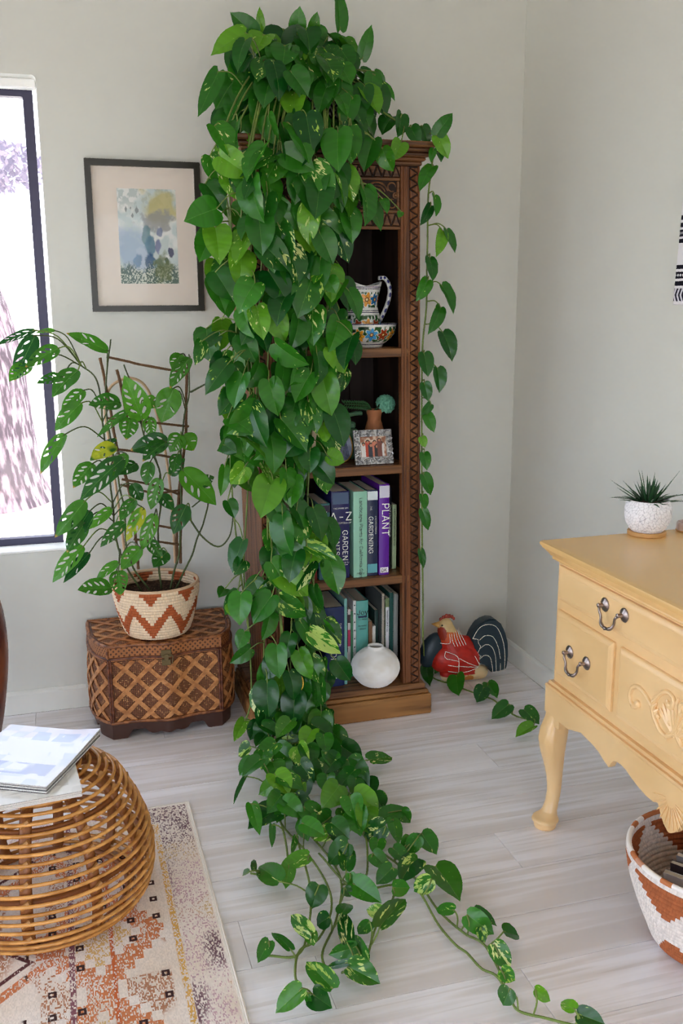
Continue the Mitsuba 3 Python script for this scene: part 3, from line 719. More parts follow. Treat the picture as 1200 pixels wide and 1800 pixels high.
# ---------------------------------------------------------------- woven rattan chest by the wall
def wicker_dark(p, n, uv):
    a, b = uv.x * 150, uv.y * 150
    over = dr.floor(a) + dr.floor(b)
    chk = over - 2 * dr.floor(over / 2)
    fa, fb = a - dr.floor(a), b - dr.floor(b)
    line = dr.select(chk > 0.5, dr.abs(fa - 0.5), dr.abs(fb - 0.5)) * 2
    c = mix(lin(128, 78, 46), lin(62, 28, 18), smoothstep(0.25, 0.95, line))
    dot = cell_rand(dr.floor(a), dr.floor(b), 4)
    return mix(c, mi.Color3f(lin(190, 140, 92)), smoothstep(0.80, 0.86, dot) * (1 - smoothstep(0.3, 0.7, line)) * 0.8)
mat('wicker_dark', mikit.proc(wicker_dark), 0.5, 0.4)
def cane(p, n, uv):
    g = fbm(p.x * 60, p.y * 60, p.z * 60, 3)
    q = noise(p.x * 9, p.y * 9, p.z * 9)
    return mix(mix(lin(164, 106, 60), lin(198, 138, 86), smoothstep(0.3, 0.7, g)), mi.Color3f(lin(146, 72, 26)), smoothstep(0.55, 0.8, q) * 0.5)
mat('cane_strip', mikit.proc(cane), 0.38, 0.5)
def darkcane(p, n, uv):
    g = fbm(p.x * 70, p.y * 70, p.z * 70, 3)
    return mix(lin(70, 34, 22), lin(118, 66, 42), smoothstep(0.3, 0.7, g))
mat('rattan_dark', mikit.proc(darkcane), 0.35, 0.5)
mat('rattan_mid', mikit.proc(lambda p, n, uv: mix(lin(96, 52, 30), lin(156, 98, 58), smoothstep(0.3, 0.7, fbm(p.x * 80, p.y * 80, p.z * 80, 3)))), 0.35, 0.5)
flat('old_brass', 112, 96, 66, 0.45, metallic=0.7)
flat('chest_foot', 62, 32, 22, 0.4)
ch = thing('wicker_chest', 'small woven rattan chest with diamond lattice and curved lid under the potted plant', 'chest')
# plan outline (x, y) at lid level, left front corner first; the sides bulge further lower down
FLc, FRc, BRc, BLc = np.array([0.104, 3.200]), np.array([0.492, 3.204]), np.array([0.548, 3.500]), np.array([0.048, 3.500])
front = spline([FLc, FLc * 0.72 + FRc * 0.28 + [0, -0.004], FLc * 0.5 + FRc * 0.5 + [0, -0.026], FLc * 0.28 + FRc * 0.72 + [0, -0.006], FRc], 8)
right_s = spline([FRc, [0.530, 3.262], [0.547, 3.345], [0.550, 3.42], BRc], 6)
left_s = spline([BLc, [0.047, 3.42], [0.051, 3.345], [0.068, 3.262], FLc], 6)
def bulge(z):            # how far the sides swell out at height z of the body
    t = np.clip((z - 0.03) / 0.30, 0, 1)
    return 0.014 * np.sin(np.pi * t ** 0.8)
def side_pt(curve, s, z, out, sgn):
    """point at arc fraction s of a plan curve, at height z, pushed outwards"""
    L = np.concatenate([[0], np.cumsum(np.linalg.norm(np.diff(curve, axis=0), axis=1))]); L /= L[-1]
    p = np.array([np.interp(s, L, curve[:, 0]), np.interp(s, L, curve[:, 1])])
    q = np.array([np.interp(s + 0.01, L, curve[:, 0]), np.interp(s + 0.01, L, curve[:, 1])]) - np.array([np.interp(s - 0.01, L, curve[:, 0]), np.interp(s - 0.01, L, curve[:, 1])])
    nrm = np.array([q[1], -q[0]]); nrm /= np.linalg.norm(nrm) + 1e-12
    p = p + nrm * (out + (bulge(z) * math.sin(math.pi * min(max(s, 0), 1)) if sgn else 0))
    return np.array([p[0], p[1], z])
def sheet(curve, z0, z1, out, sgn, ns=28, nz=12):
    V, UV = [], []
    for a in np.linspace(0, 1, ns):
        for z in np.linspace(z0, z1, nz):
            V.append(side_pt(curve, a, z, out, sgn)); UV.append([a * 0.4, z])
    i, j = np.meshgrid(np.arange(ns - 1), np.arange(nz - 1), indexing='ij')
    q = np.stack([i * nz + j, (i + 1) * nz + j, (i + 1) * nz + j + 1, i * nz + j + 1], -1).reshape(-1, 4)
    return trimesh.Trimesh(V, np.vstack([q[:, [0, 1, 2]], q[:, [0, 2, 3]]]), process=False), np.array(UV)
ZB0, ZB1, ZL0, ZL1 = 0.062, 0.290, 0.300, 0.3465
for curve, sgn, nm in ((front, 0, 'front_panel'), (right_s, 1, 'side_panel'), (left_s, 1, 'side_panel')):
    m, uvm = sheet(curve, ZB0 - 0.004, ZB1 + 0.006, -0.002, sgn)
    put(nm, m, 'wicker_dark', ch, smooth=True, uv=uvm, label='dark woven cane panel')
bk = trimesh.Trimesh([[*BLc, ZB0], [*BRc, ZB0], [*BRc, ZB1 + 0.01], [*BLc, ZB1 + 0.01]], [[0, 2, 1], [0, 3, 2]], process=False)
put('back_panel', bk, 'rattan_dark', ch)
outline = np.vstack([front[:-1], right_s[:-1], [BRc], left_s[:-1]])
lidpoly = Polygon(outline).buffer(0.004)
put('bottom_board', prism(Polygon(outline).buffer(-0.004), ZB0 - 0.006, ZB0 - 0.001), 'rattan_dark', ch)
# diagonal strips woven over each face
def strip(curve, sgn, s0, z0, s1, z1, half, out, th, Ls):
    n = 11
    P_, Q_ = [], []
    d = np.array([(s1 - s0) * Ls, z1 - z0]); d /= np.linalg.norm(d)
    nrm = np.array([-d[1], d[0]]) * half
    rows = []
    for t in np.linspace(0, 1, n):
        s, z = s0 + (s1 - s0) * t, z0 + (z1 - z0) * t
        c = []
        for sg in (-1, 1):
            ss, zz = np.clip(s + sg * nrm[0] / Ls, 0.0, 1.0), np.clip(z + sg * nrm[1], ZB0, ZB1)
            c.append((side_pt(curve, ss, zz, out, sgn), side_pt(curve, ss, zz, out + th, sgn)))
        rows.append([c[0][0], c[0][1], c[1][1], c[1][0]])
    V = np.array(rows).reshape(-1, 3); F = []
    for i in range(n - 1):
        for k in range(4):
            a, b = i * 4 + k, i * 4 + (k + 1) % 4
            F += [[a, a + 4, b + 4], [a, b + 4, b]]
    F += [[0, 1, 2], [0, 2, 3], [n * 4 - 4, n * 4 - 2, n * 4 - 3], [n * 4 - 4, n * 4 - 1, n * 4 - 2]]
    return trimesh.Trimesh(V, F, process=False)
def lattice(curve, sgn, margin, pitch, half, phase=0.0):
    Ls = np.linalg.norm(np.diff(curve, axis=0), axis=1).sum()
    h = ZB1 - ZB0
    for slope, out, th in ((-1, 0.0000, 0.0016), (1, 0.0017, 0.0022)):
        k0 = -int(h / pitch) - 2
        for k in range(k0, int(Ls / pitch) + 3 + int(h / pitch)):
            x0 = k * pitch + phase + (0 if slope > 0 else h)
            a = (x0, ZB0); b = (x0 + slope * h, ZB1)
            t0 = max(0.0, *( [(margin - a[0]) / (b[0] - a[0])] if slope > 0 else [(Ls - margin - a[0]) / (b[0] - a[0])]))
            t1 = min(1.0, *( [(Ls - margin - a[0]) / (b[0] - a[0])] if slope > 0 else [(margin - a[0]) / (b[0] - a[0])]))
            if t1 - t0 < 0.06: continue
            p = [(a[0] + (b[0] - a[0]) * t, a[1] + (b[1] - a[1]) * t) for t in (t0, t1)]
            m = strip(curve, sgn, p[0][0] / Ls, p[0][1], p[1][0] / Ls, p[1][1], half, out, th, Ls)
            put('lattice_strip', m, 'cane_strip', ch)
lattice(front, 0, 0.010, 0.082, 0.0078, 0.02)
lattice(left_s, 1, 0.008, 0.074, 0.0074)
lattice(right_s, 1, 0.008, 0.074, 0.0074)
# corner posts and edge mouldings
for c, dx in ((FLc, -1), (FRc, 1)):
    g = []
    for o in (-0.004, 0.0035):
        g.append(tube([[c[0] + o - dx * 0.002, c[1] - 0.004, ZB0 - 0.002], [c[0] + o - dx * 0.002, c[1] - 0.004, ZB1 + 0.008]], 0.0042, 10))
    put('corner_post', cat(g), 'rattan_dark', ch, smooth=50)
def ring(z, out, r, mat_, nm, bz=True):
    pts = [side_pt(front, s, z, out, 0) for s in np.linspace(0, 1, 26)] + [side_pt(right_s, s, z, out, 1 if bz else 0) for s in np.linspace(0.03, 1, 18)] + [side_pt(left_s, s, z, out, 1 if bz else 0) for s in np.linspace(0, 0.97, 18)]
    put(nm, tube(np.array(pts), r, 8, closed=True), mat_, ch, smooth=True)
ring(ZB0 + 0.001, 0.003, 0.0062, 'rattan_mid', 'bottom_moulding')
ring(ZB1 + 0.006, 0.003, 0.0050, 'rattan_mid', 'upper_moulding')
# scalloped foot board
def skirt(curve, sgn, feet):
    V, F = [], []
    n = 61
    for i, s in enumerate(np.linspace(0, 1, n)):
        if s < feet or s > 1 - feet: lo = 0.0006
        else:
            u = (s - feet) / (1 - 2 * feet)
            e = min(u, 1 - u)
            lo = 0.030 * min(1, e / 0.06) + 0.0006
            if 0.22 < u < 0.78:
                v = (u - 0.22) / 0.56
                lo -= 0.017 * (0.55 + 0.45 * abs(math.sin(3 * math.pi * v)) ) * min(1, min(v, 1 - v) / 0.06)
        for o in (-0.016, -0.001):
            V.append(side_pt(curve, s, lo, o, 0)); V.append(side_pt(curve, s, ZB0 - 0.003, o, 0))
    for i in range(n - 1):
        a = i * 4
        for (p, q) in ((0, 1), (1, 3), (3, 2), (2, 0)):
            F += [[a + p, a + 4 + p, a + 4 + q], [a + p, a + 4 + q, a + q]]
    F += [[0, 1, 3], [0, 3, 2], [n * 4 - 4, n * 4 - 1, n * 4 - 3], [n * 4 - 4, n * 4 - 2, n * 4 - 1]]
    m = trimesh.Trimesh(V, F, process=True); m.fix_normals(); return m
put('scalloped_foot', cat([skirt(front, 0, 0.13), skirt(right_s, 0, 0.26), skirt(left_s, 0, 0.26)]), 'chest_foot', ch, label='dark scalloped foot board with bracket feet')
# lid: rim with fine diagonal weave, rounded edges, lattice on top
def lidweave(p, n, uv):
    a, b = (uv.x + uv.y) * 55, (uv.x - uv.y) * 55
    l = dr.minimum(dr.abs(a - dr.floor(a) - 0.5), dr.abs(b - dr.floor(b) - 0.5)) * 2
    return mix(lin(156, 98, 56), lin(66, 32, 20), smoothstep(0.35, 0.75, l))
mat('lid_weave', mikit.proc(lidweave), 0.45, 0.45)
Ltot = 1.5
for curve, sgn in ((front, 0), (right_s, 0), (left_s, 0)):
    m, uvm = sheet(curve, ZL0 + 0.002, ZL1 - 0.004, 0.0035, 0, 28, 3)
    uvm = uvm * [1.0, 1.0]
    put('lid_rim', m, 'lid_weave', ch, smooth=True, uv=uvm)
put('lid_board', prism(Polygon(outline).buffer(0.002), ZL1 - 0.008, ZL1 - 0.0018), 'wicker_flat' if False else 'rattan_dark', ch)
mt = prism(Polygon(outline).buffer(-0.012), ZL1 - 0.0017, ZL1 - 0.0012)
put('lid_panel', mt, 'wicker_dark', ch, uv=np.asarray(mt.vertices)[:, :2], label='dark woven cane panel of the lid')
ring(ZL0 + 0.000, 0.004, 0.0048, 'rattan_dark', 'lid_lower_moulding', False)
ring(ZL1 - 0.002, 0.002, 0.0068, 'rattan_mid', 'lid_upper_moulding', False)
inner = Polygon(outline).buffer(-0.012)
minx, miny, maxx, maxy = inner.bounds
for slope, z in ((1, 0.0), (-1, 0.0014)):
    for k in range(-9, 14):
        x0 = minx + k * 0.092
        l = LineString([(x0 - slope * 0.6, miny - 0.5), (x0 + slope * 0.6, miny + 0.5 * 1.0)]).buffer(0.0085, cap_style=2)
        g = l.intersection(inner)
        if g.is_empty or g.area < 2e-4: continue
        put('lid_strip', prism(g, ZL1 - 0.0011 + z, ZL1 + 0.0006 + z), 'cane_strip', ch)
for c, dx in ((FLc, -1), (FRc, 1)):
    put('lid_corner', tube([[c[0] + dx * 0.0025, c[1] - 0.003, ZL0 + 0.003], [c[0] + dx * 0.0025, c[1] - 0.003, ZL1 - 0.004]], 0.0042, 8), 'rattan_mid', ch, smooth=50)
LATX = 0.300
lp = side_pt(front, 0.5, 0.29, 0.0, 0)
put('latch', cat([box([LATX - 0.020, lp[1] - 0.0115, 0.303], [LATX + 0.016, lp[1] - 0.0075, 0.326], 0.002), box([LATX - 0.018, lp[1] - 0.0100, 0.268], [LATX + 0.014, lp[1] - 0.0045, 0.292], 0.002),
                  box([LATX - 0.010, lp[1] - 0.0155, 0.286], [LATX + 0.006, lp[1] - 0.0118, 0.312], 0.0015), tube([[LATX - 0.018, lp[1] - 0.012, 0.302], [LATX + 0.014, lp[1] - 0.012, 0.302]], 0.0035, 8),
                  tube(spline([[LATX + 0.009, lp[1] - 0.012, 0.312], [LATX + 0.020, lp[1] - 0.014, 0.300], [LATX + 0.018, lp[1] - 0.013, 0.276]], 5), 0.0022, 6)]), 'old_brass', ch, smooth=35, label='small aged brass latch')
# ---------------------------------------------------------------- mustard painted dresser on cabriole legs
def mustard(p, n, uv):
    q = fbm(p.x * 5, p.y * 5, p.z * 5, 3)
    return mix(lin(214, 176, 124), lin(222, 186, 136), smoothstep(0.3, 0.7, q))
mat('paint_mustard', mikit.proc(mustard), 0.24, 0.6)
mat('paint_mustard_top', lin(208, 168, 110), 0.28, 0.55)
flat('pewter', 150, 136, 132, 0.25, metallic=0.95)
put_plain = put
DSC = 0.985
def put(name, mesh, bsdf, parent=None, **kw):      # the dresser and its small things, brought a little nearer to the eye's height and left side
    m = mesh.copy(); m.vertices = EYE + DSC * (np.asarray(m.vertices) - EYE)
    return put_plain(name, m, bsdf, parent, **kw)
dz = thing('dresser', 'mustard yellow painted dresser on curved legs with carved centre drawer by the right wall', 'dresser')
DY = 1.720                                   # middle of its length
DX1 = 1.788                                  # its back, near the wall
def dput(nm, m, smooth=False, mat_='paint_mustard', parent=None, **kw):
    return put(nm, m, mat_, parent or dz, smooth=smooth, **kw)
# case: upper part slightly narrower than the base part
dput('case', box([1.315, DY - 0.585, 0.428], [DX1, DY + 0.585, 0.7885], 0.004))
dput('base_moulding', cat([box([1.298, DY - 0.607, 0.407], [DX1, DY + 0.607, 0.4165], 0.004), box([1.304, DY - 0.600, 0.4168], [DX1, DY + 0.600, 0.4275], 0.005)]))
# apron: shaped front board; side boards
def mirror(pts): return [(2 * DY - y, z) for y, z in pts[::-1]]
edge = [(2.325, .330), (2.19, .330), (2.165, .338), (2.123, .350), (2.061, .344), (2.030, .337), (2.008, .327), (1.981, .318), (1.972, .334), (1.960, .346), (1.947, .350), (1.930, .352), (1.905, .349), (1.880, .340), (1.852, .332), (1.815, .325), (1.785, .325), (1.774, .330), (1.768, .331)]
shell_edge = [(1.762, .322), (1.752, .305), (1.740, .292), (1.728, .284), (1.720, .281)]
low = edge + shell_edge
poly = Polygon(low + mirror(low)[1:] + [(2 * DY - 2.325, .4065), (2.325, .4065)])
ap = prism(poly.buffer(0), 0, 0.018)
V = np.asarray(ap.vertices); ap.vertices = np.stack([1.302 + V[:, 2], V[:, 0], V[:, 1]], 1); ap.fix_normals()
dput('apron', ap)
dput('side_board', box([1.3205, 2.307, 0.332], [DX1, 2.325, 0.4065], 0.001)); dput('side_board', box([1.3205, DY - 0.605, 0.332], [DX1, DY - 0.587, 0.4065], 0.001))
rays = []
for k in range(-5, 6):
    a = math.radians(k * 15)
    pth = [[1.3005, DY + math.sin(a) * r * 0.9, 0.368 - math.cos(a) * r] for r in np.linspace(0.022, 0.076, 5)]
    rays.append(tube(np.array(pth), [0.0008, 0.0016, 0.0022, 0.0022, 0.001], 6))
dput('carved_shell', cat(rays), smooth=40, label='carved shell on the apron')
# top: thick board with ogee edge
def topring(z, o): return [(1.3125 - o, DY - 0.587 - o), (1.3125 - o, DY + 0.587 + o), (DX1, DY + 0.587 + o), (DX1, DY - 0.587 - o)]
layers = [(0.789, 0.003), (0.790, 0.009), (0.794, 0.0115), (0.798, 0.010), (0.800, 0.014), (0.807, 0.0185), (0.815, 0.026), (0.821, 0.0325), (0.8255, 0.0335), (0.8265, 0.0360), (0.832, 0.0378), (0.8375, 0.0365), (0.8405, 0.032), (0.8420, 0.024), (0.8428, 0.014)]
def layer_mesh(ls):
    V, F = [], []
    for z, o in ls:
        V += [[x, y, z] for x, y in topring(z, o)]
    n = len(ls)
    for i in range(n - 1):
        for k in range(4):
            a, b = i * 4 + k, i * 4 + (k + 1) % 4
            F += [[a, b, b + 4], [a, b + 4, a + 4]]
    F += [[0, 2, 1], [0, 3, 2], [n * 4 - 4, n * 4 - 3, n * 4 - 2], [n * 4 - 4, n * 4 - 2, n * 4 - 1]]
    m = trimesh.Trimesh(V, F, process=False); m.fix_normals(); return m
dput('top', layer_mesh(layers), smooth=32, mat_='paint_mustard_top')
# drawers: front with a rounded lip
def drawer_front(y0, y1, z0, z1, x=1.3145):
    ls = [(0.0, 0.0), (0.006, 0.0), (0.0085, 0.002), (0.0105, 0.0055), (0.0125, 0.0115), (0.0132, 0.015)]
    V, F = [], []
    for h, o in ls:
        V += [[x - h, a, b] for a, b in ((y0 + o, z0 + o), (y1 - o, z0 + o), (y1 - o, z1 - o), (y0 + o, z1 - o))]
    n = len(ls)
    for i in range(n - 1):
        for k in range(4):
            a, b = i * 4 + k, i * 4 + (k + 1) % 4
            F += [[a, b, b + 4], [a, b + 4, a + 4]]
    F += [[0, 2, 1], [0, 3, 2], [n * 4 - 4, n * 4 - 3, n * 4 - 2], [n * 4 - 4, n * 4 - 2, n * 4 - 1]]
    m = trimesh.Trimesh(V, F, process=False); m.fix_normals(); return m
def handle(parent, y, z):
    x = 1.3013
    h = put('handle', None or cat([tube(spline([[x - 0.016, y + 0.044, z], [x - 0.022, y + 0.036, z - 0.010], [x - 0.020, y + 0.030, z - 0.026], [x - 0.024, y + 0.022, z - 0.040], [x - 0.026, y, z - 0.046], [x - 0.024, y - 0.022, z - 0.040], [x - 0.020, y - 0.030, z - 0.026], [x - 0.022, y - 0.036, z - 0.010], [x - 0.016, y - 0.044, z]], 6),
                                         np.interp(np.linspace(0, 1, 49), [0, .12, .3, .42, .47, .5, .53, .58, .7, .88, 1], [.0042, .0032, .0034, .0052, .0036, .0054, .0036, .0052, .0034, .0032, .0042]), 10)]), 'pewter', parent, smooth=40, label='pewter bail handle')
    for s in (-1, 1):
        m = lathe([(0.0, 0.0), (0.0175, 0.0), (0.0185, 0.002), (0.0165, 0.0045), (0.010, 0.007), (0.0055, 0.009), (0.0048, 0.016), (0.0062, 0.018), (0.0055, 0.022), (0.0, 0.024)], 24)
        V = np.asarray(m.vertices); m.vertices = np.stack([x - V[:, 2], y + s * 0.044 + V[:, 0], z + V[:, 1]], 1); m.fix_normals()
        put('rosette', m, 'pewter', parent, smooth=35)
d1 = dput('drawer', drawer_front(DY - 0.565, DY + 0.565, 0.682, 0.780)); handle(d1, 1.993, 0.742); handle(d1, 2 * DY - 1.993, 0.742)
d2 = dput('drawer', drawer_front(1.998, 2.283, 0.464, 0.652)); handle(d2, 2.153, 0.556)
d3 = dput('drawer', drawer_front(2 * DY - 1.968, 1.968, 0.464, 0.652))
d4 = dput('drawer', drawer_front(2 * DY - 2.283, 2 * DY - 1.998, 0.464, 0.652)); handle(d4, 2 * DY - 2.153, 0.556)
# carved scrolls on the centre drawer
XS = 1.3005
sA = [(1.870, .541), (1.885, .529), (1.899, .536), (1.904, .553), (1.894, .574), (1.872, .584), (1.846, .579), (1.828, .568), (1.814, .556), (1.805, .535), (1.803, .520)]
sB = [(1.750, .590), (1.738, .588), (1.731, .600), (1.739, .614), (1.760, .617), (1.784, .603), (1.800, .583), (1.809, .560), (1.803, .540), (1.791, .526), (1.775, .514), (1.755, .510), (1.738, .517), (1.724, .532), (1.722, .546), (1.731, .554), (1.740, .549)]
sC = [(1.748, .512), (1.730, .524), (1.714, .531), (1.702, .526), (1.694, .514), (1.690, .500)]
def scroll(pts, w, sgn):
    P_ = spline([[XS, DY + sgn * (y - DY), z] for y, z in pts], 5)
    n = len(P_)
    r = np.interp(np.linspace(0, 1, n), [0, 0.08, 0.2, 0.5, 0.85, 1], [w * 1.5, w * 1.3, w * 0.9, w, w * 0.8, w * 0.5])
    return tube(P_, r, 8)
car = []
for sg in (1, -1):
    car += [scroll(sA, 0.0062, sg), scroll(sB, 0.0064, sg)]
    for (y, z), r in (((1.870, .541), .0105), ((1.750, .590), .008), ((1.740, .549), .0085), ((1.797, .552), .009), ((1.788, .545), .007)):
        s = trimesh.creation.icosphere(subdivisions=2, radius=r); s.apply_scale([0.7, 1, 1]); car.append(move(s, [XS - 0.001, DY + sg * (y - DY), z]))
    for k, (y0, z0, y1, z1) in enumerate([(1.812, .565, 1.800, .585), (1.806, .556, 1.795, .575), (1.802, .548, 1.788, .562)]):
        car.append(tube([[XS, DY + sg * (y0 - DY), z0], [XS - 0.004, DY + sg * ((y0 + y1) / 2 - DY), (z0 + z1) / 2], [XS, DY + sg * (y1 - DY), z1]], [0.004, 0.005, 0.002], 6))
car += [scroll(sC, 0.005, 1), scroll(sC, 0.005, -1)]
put('carved_scroll', cat(car), 'paint_mustard', d3, smooth=45, label='raised carved scrolls')
fan = []
for k in range(-4, 5):
    a = math.radians(k * 13)
    b = np.array([XS, DY, 0.520])
    pth = [b + np.array([0, math.sin(a) * r, math.cos(a) * r]) for r in np.linspace(0.0, 0.098 - 0.005 * abs(k), 6)]
    fan.append(tube(np.array(pth), [0.003, 0.0045, 0.006, 0.007, 0.0068, 0.003], 6))
put('carved_fan', cat(fan), 'paint_mustard', d3, smooth=45, label='raised carved fan of feathers')
# cabriole legs
def leg(cx, cy, sx, sy):
    """corner at (cx, cy); sx, sy point outwards"""
    o = np.array([sx, sy, 0.0]) / math.sqrt(2) * 1.0
    if sx < 0:
        o = np.array([sx * 0.95, -sy * 0.35, 0.0])
    st = [(0.395, 0.026, -0.020, 3.6), (0.330, 0.030, -0.014, 3.6), (0.300, 0.0355, -0.004, 3.2), (0.270, 0.0370, 0.002, 2.8), (0.235, 0.0335, 0.000, 2.5), (0.190, 0.0270, -0.008, 2.3), (0.145, 0.0220, -0.014, 2.1),
          (0.105, 0.0200, -0.015, 2.0), (0.070, 0.0195, -0.008, 2.0), (0.046, 0.0220, 0.002, 2.0), (0.036, 0.0290, 0.011, 2.0), (0.030, 0.0365, 0.017, 2.0), (0.024, 0.0395, 0.018, 2.0), (0.019, 0.0365, 0.018, 2.0), (0.016, 0.0325, 0.018, 2.0), (0.004, 0.0320, 0.018, 2.0), (0.0006, 0.0300, 0.018, 2.0)]
    zz = np.array([s[0] for s in st])
    zs = np.concatenate([np.linspace(0.395, 0.05, 34), np.linspace(0.048, 0.0006, 22)])
    rings, n = [], 28
    for z in zs:
        r, f, e = (np.interp(-z, -zz, [s[k] for s in st]) for k in (1, 2, 3))
        a = np.arange(n) * 2 * np.pi / n
        rx = r * np.sign(np.cos(a)) * np.abs(np.cos(a)) ** (2 / e); ry = r * np.sign(np.sin(a)) * np.abs(np.sin(a)) ** (2 / e)
        rings.append(np.stack([cx - sx * 0.027 + o[0] * (f + 0.012) + rx, cy - sy * 0.027 + o[1] * (f + 0.012) + ry, np.full(n, z)], 1))
    V = np.array(rings).reshape(-1, 3); m = len(zs)
    i, j = np.meshgrid(np.arange(m - 1), np.arange(n), indexing='ij')
    q = np.stack([i * n + j, (i + 1) * n + j, (i + 1) * n + (j + 1) % n, i * n + (j + 1) % n], -1).reshape(-1, 4)
    F = np.vstack([q[:, [0, 1, 2]], q[:, [0, 2, 3]]])
    V = np.vstack([V, V[:n].mean(0), V[-n:].mean(0)])
    k = np.arange(n)
    F = np.vstack([F, np.stack([0 * k + m * n, k, (k + 1) % n], 1), np.stack([0 * k + m * n + 1, (m - 1) * n + (k + 1) % n, (m - 1) * n + k], 1)])
    t = trimesh.Trimesh(V, F, process=False); t.fix_normals(); return t
for cx, sx in ((1.300, -1), (DX1, 1)):
    for cy, sy in ((2.325, 1), (DY - 0.605, -1)):
        put_plain('leg', leg(EYE[0] + DSC * cx, DSC * cy, sx, sy), 'paint_mustard', dz, smooth=40)
# small scalloped knee blocks beside the front legs
for s in (1, -1):
    kb = Polygon([(0, 0), (0.026, 0.004), (0.026, 0.03), (0, 0.03)])
    m = prism(kb, 0, 0.02); V = np.asarray(m.vertices)
    y0 = 2.268 if s > 0 else 2 * DY - 2.268
    m.vertices = np.stack([1.303 + V[:, 2], y0 - s * V[:, 0], 0.301 + V[:, 1]], 1); m.fix_normals()
    dput('knee_block', m)

# --- on the dresser: succulent in a white pot on a wooden saucer, and a small jar at the edge
TOPZ = 0.8430
flat('saucer_wood', 190, 142, 84, 0.45)
SX, SY = 1.592, 2.302
sc = thing('wooden_saucer', 'round light wooden saucer under the white plant pot', 'saucer')
put('body', lathe([(0, 0), (0.052, 0), (0.054, 0.002), (0.054, 0.010), (0.052, 0.012), (0.046, 0.012), (0.044, 0.007), (0, 0.007)], 48, (SX, SY, TOPZ + 0.0004)), 'saucer_wood', sc, smooth=35)
def rough_white(p, n, uv):
    a, b = uv.x * 40, uv.y * 20
    f1, f2, w = voronoi(a + b * 0.7 * dr.select(noise(a * 0.3, b * 0.3) > 0.5, 1.0, -1.0), b)
    return mix(lin(176, 174, 182), lin(238, 236, 240), smoothstep(0.02, 0.14, f2 - f1))
mat('pot_white', mikit.proc(rough_white), 0.6, 0.3)
pp = thing('potted_succulent', 'small spiky green succulent in a textured white round pot on the dresser', 'potted plant')
prof = spline([(0.0, 0.0), (0.034, 0.0), (0.050, 0.012), (0.062, 0.035), (0.065, 0.060), (0.062, 0.085), (0.059, 0.095)], 6)
prof = np.vstack([prof, [(0.056, 0.096), (0.054, 0.091), (0.055, 0.080), (0.0, 0.078)]])
pm, puv = lathe(prof, 96, (0, 0, 0), uv=True)
V = np.array(pm.vertices); r = np.linalg.norm(V[:, :2], axis=1)
d = meshkit.noise(np.stack([np.arctan2(V[:, 1], V[:, 0]) * 9, V[:, 2] * 190, 0 * r], 1))
k = (r > 0.045) & (V[:, 2] < 0.093)
V[k, :2] *= (1 + 0.045 * (d[k] - 0.5))[:, None]
PB = np.array([SX, SY, TOPZ + 0.0078])
pm.vertices = V + PB
put('pot', pm, 'pot_white', pp, smooth=True, uv=puv, label='rough textured white round pot')
flat('potting_soil', 58, 38, 28, 0.95)
put('soil', lathe([(0, 0.0895), (0.03, 0.090), (0.055, 0.088)], 24, PB), 'potting_soil', pp)
mat('succulent_dark', lin(38, 74, 44), 0.4, 0.4)
def spike(base, dir_, L, w, droop):
    d = np.array(dir_, float); d /= np.linalg.norm(d)
    s = np.cross(d, [0, 0, 1.0]); s /= np.linalg.norm(s) + 1e-9
    up = np.cross(s, d)
    rows = []
    for t in np.linspace(0, 1, 7):
        c = base + d * L * t + np.array([0, 0, -droop * t * t])
        ww = w * (1 - t ** 1.6) ** 0.9 * (0.7 + 0.3 * min(1, t * 5)) + 0.0003
        rows.append([c - s * ww, c + up * ww * 0.25, c + s * ww, c - up * ww * 0.55])
    V = np.array(rows).reshape(-1, 3); F = []
    for i in range(6):
        for k in range(4):
            a, b = i * 4 + k, i * 4 + (k + 1) % 4
            F += [[a, b, b + 4], [a, b + 4, a + 4]]
    return trimesh.Trimesh(V, F, process=False)
r2 = np.random.default_rng(11)
for k in range(46):
    a = r2.uniform(0, 2 * np.pi); el = math.radians(r2.uniform(8, 85))
    b = PB + [0.030 * math.cos(a) * math.cos(el), 0.030 * math.sin(a) * math.cos(el), 0.088]
    put('leaf', spike(b, [math.cos(a) * math.cos(el), math.sin(a) * math.cos(el), math.sin(el)], r2.uniform(0.05, 0.085), 0.0052, r2.uniform(0, 0.02)), 'succulent_dark', pp, smooth=60)
for dx, dy, dz_, L, dr_ in ((-0.9, 0.25, 0.62, .115, .0), (0.55, -0.4, 0.85, .105, -.012), (0.95, -0.35, 0.40, .130, .026), (-0.92, 0.3, 0.2, .092, .008), (-1, .3, .42, .10, .028), (0.15, 0, 1, .085, 0), (-.35, 0, 1, .098, 0), (0.9, -.3, .25, .085, .0), (-0.2, 0.1, 1, .09, 0)):
    put('leaf', spike(PB + [dx * 0.02, dy * 0.02, 0.090], [dx, dy, dz_], L, 0.0042, dr_), 'succulent_dark', pp, smooth=60)
def jarc(p, n, uv): return mix(lin(206, 190, 186), lin(196, 170, 160), smoothstep(0.4, 0.6, noise(p.x * 90, p.y * 90, p.z * 30)))
mat('jar_pink', mikit.proc(jarc), 0.35, 0.5)
jr = thing('small_jar', 'small pale pink jar at the right edge of the picture on the dresser', 'jar')
put('body', lathe([(0, 0), (0.036, 0), (0.040, 0.003), (0.040, 0.022), (0.037, 0.026), (0.034, 0.0265), (0.033, 0.024), (0.033, 0.006), (0, 0.006)], 40, (1.738, 2.300, TOPZ + 0.0004)), 'jar_pink', jr, smooth=35)
put('base_band', lathe([(0.0402, 0.0005), (0.0412, 0.001), (0.0412, 0.004), (0.0402, 0.0045)], 40, (1.738, 2.300, TOPZ + 0.0004)), 'saucer_wood', jr)
put = put_plain
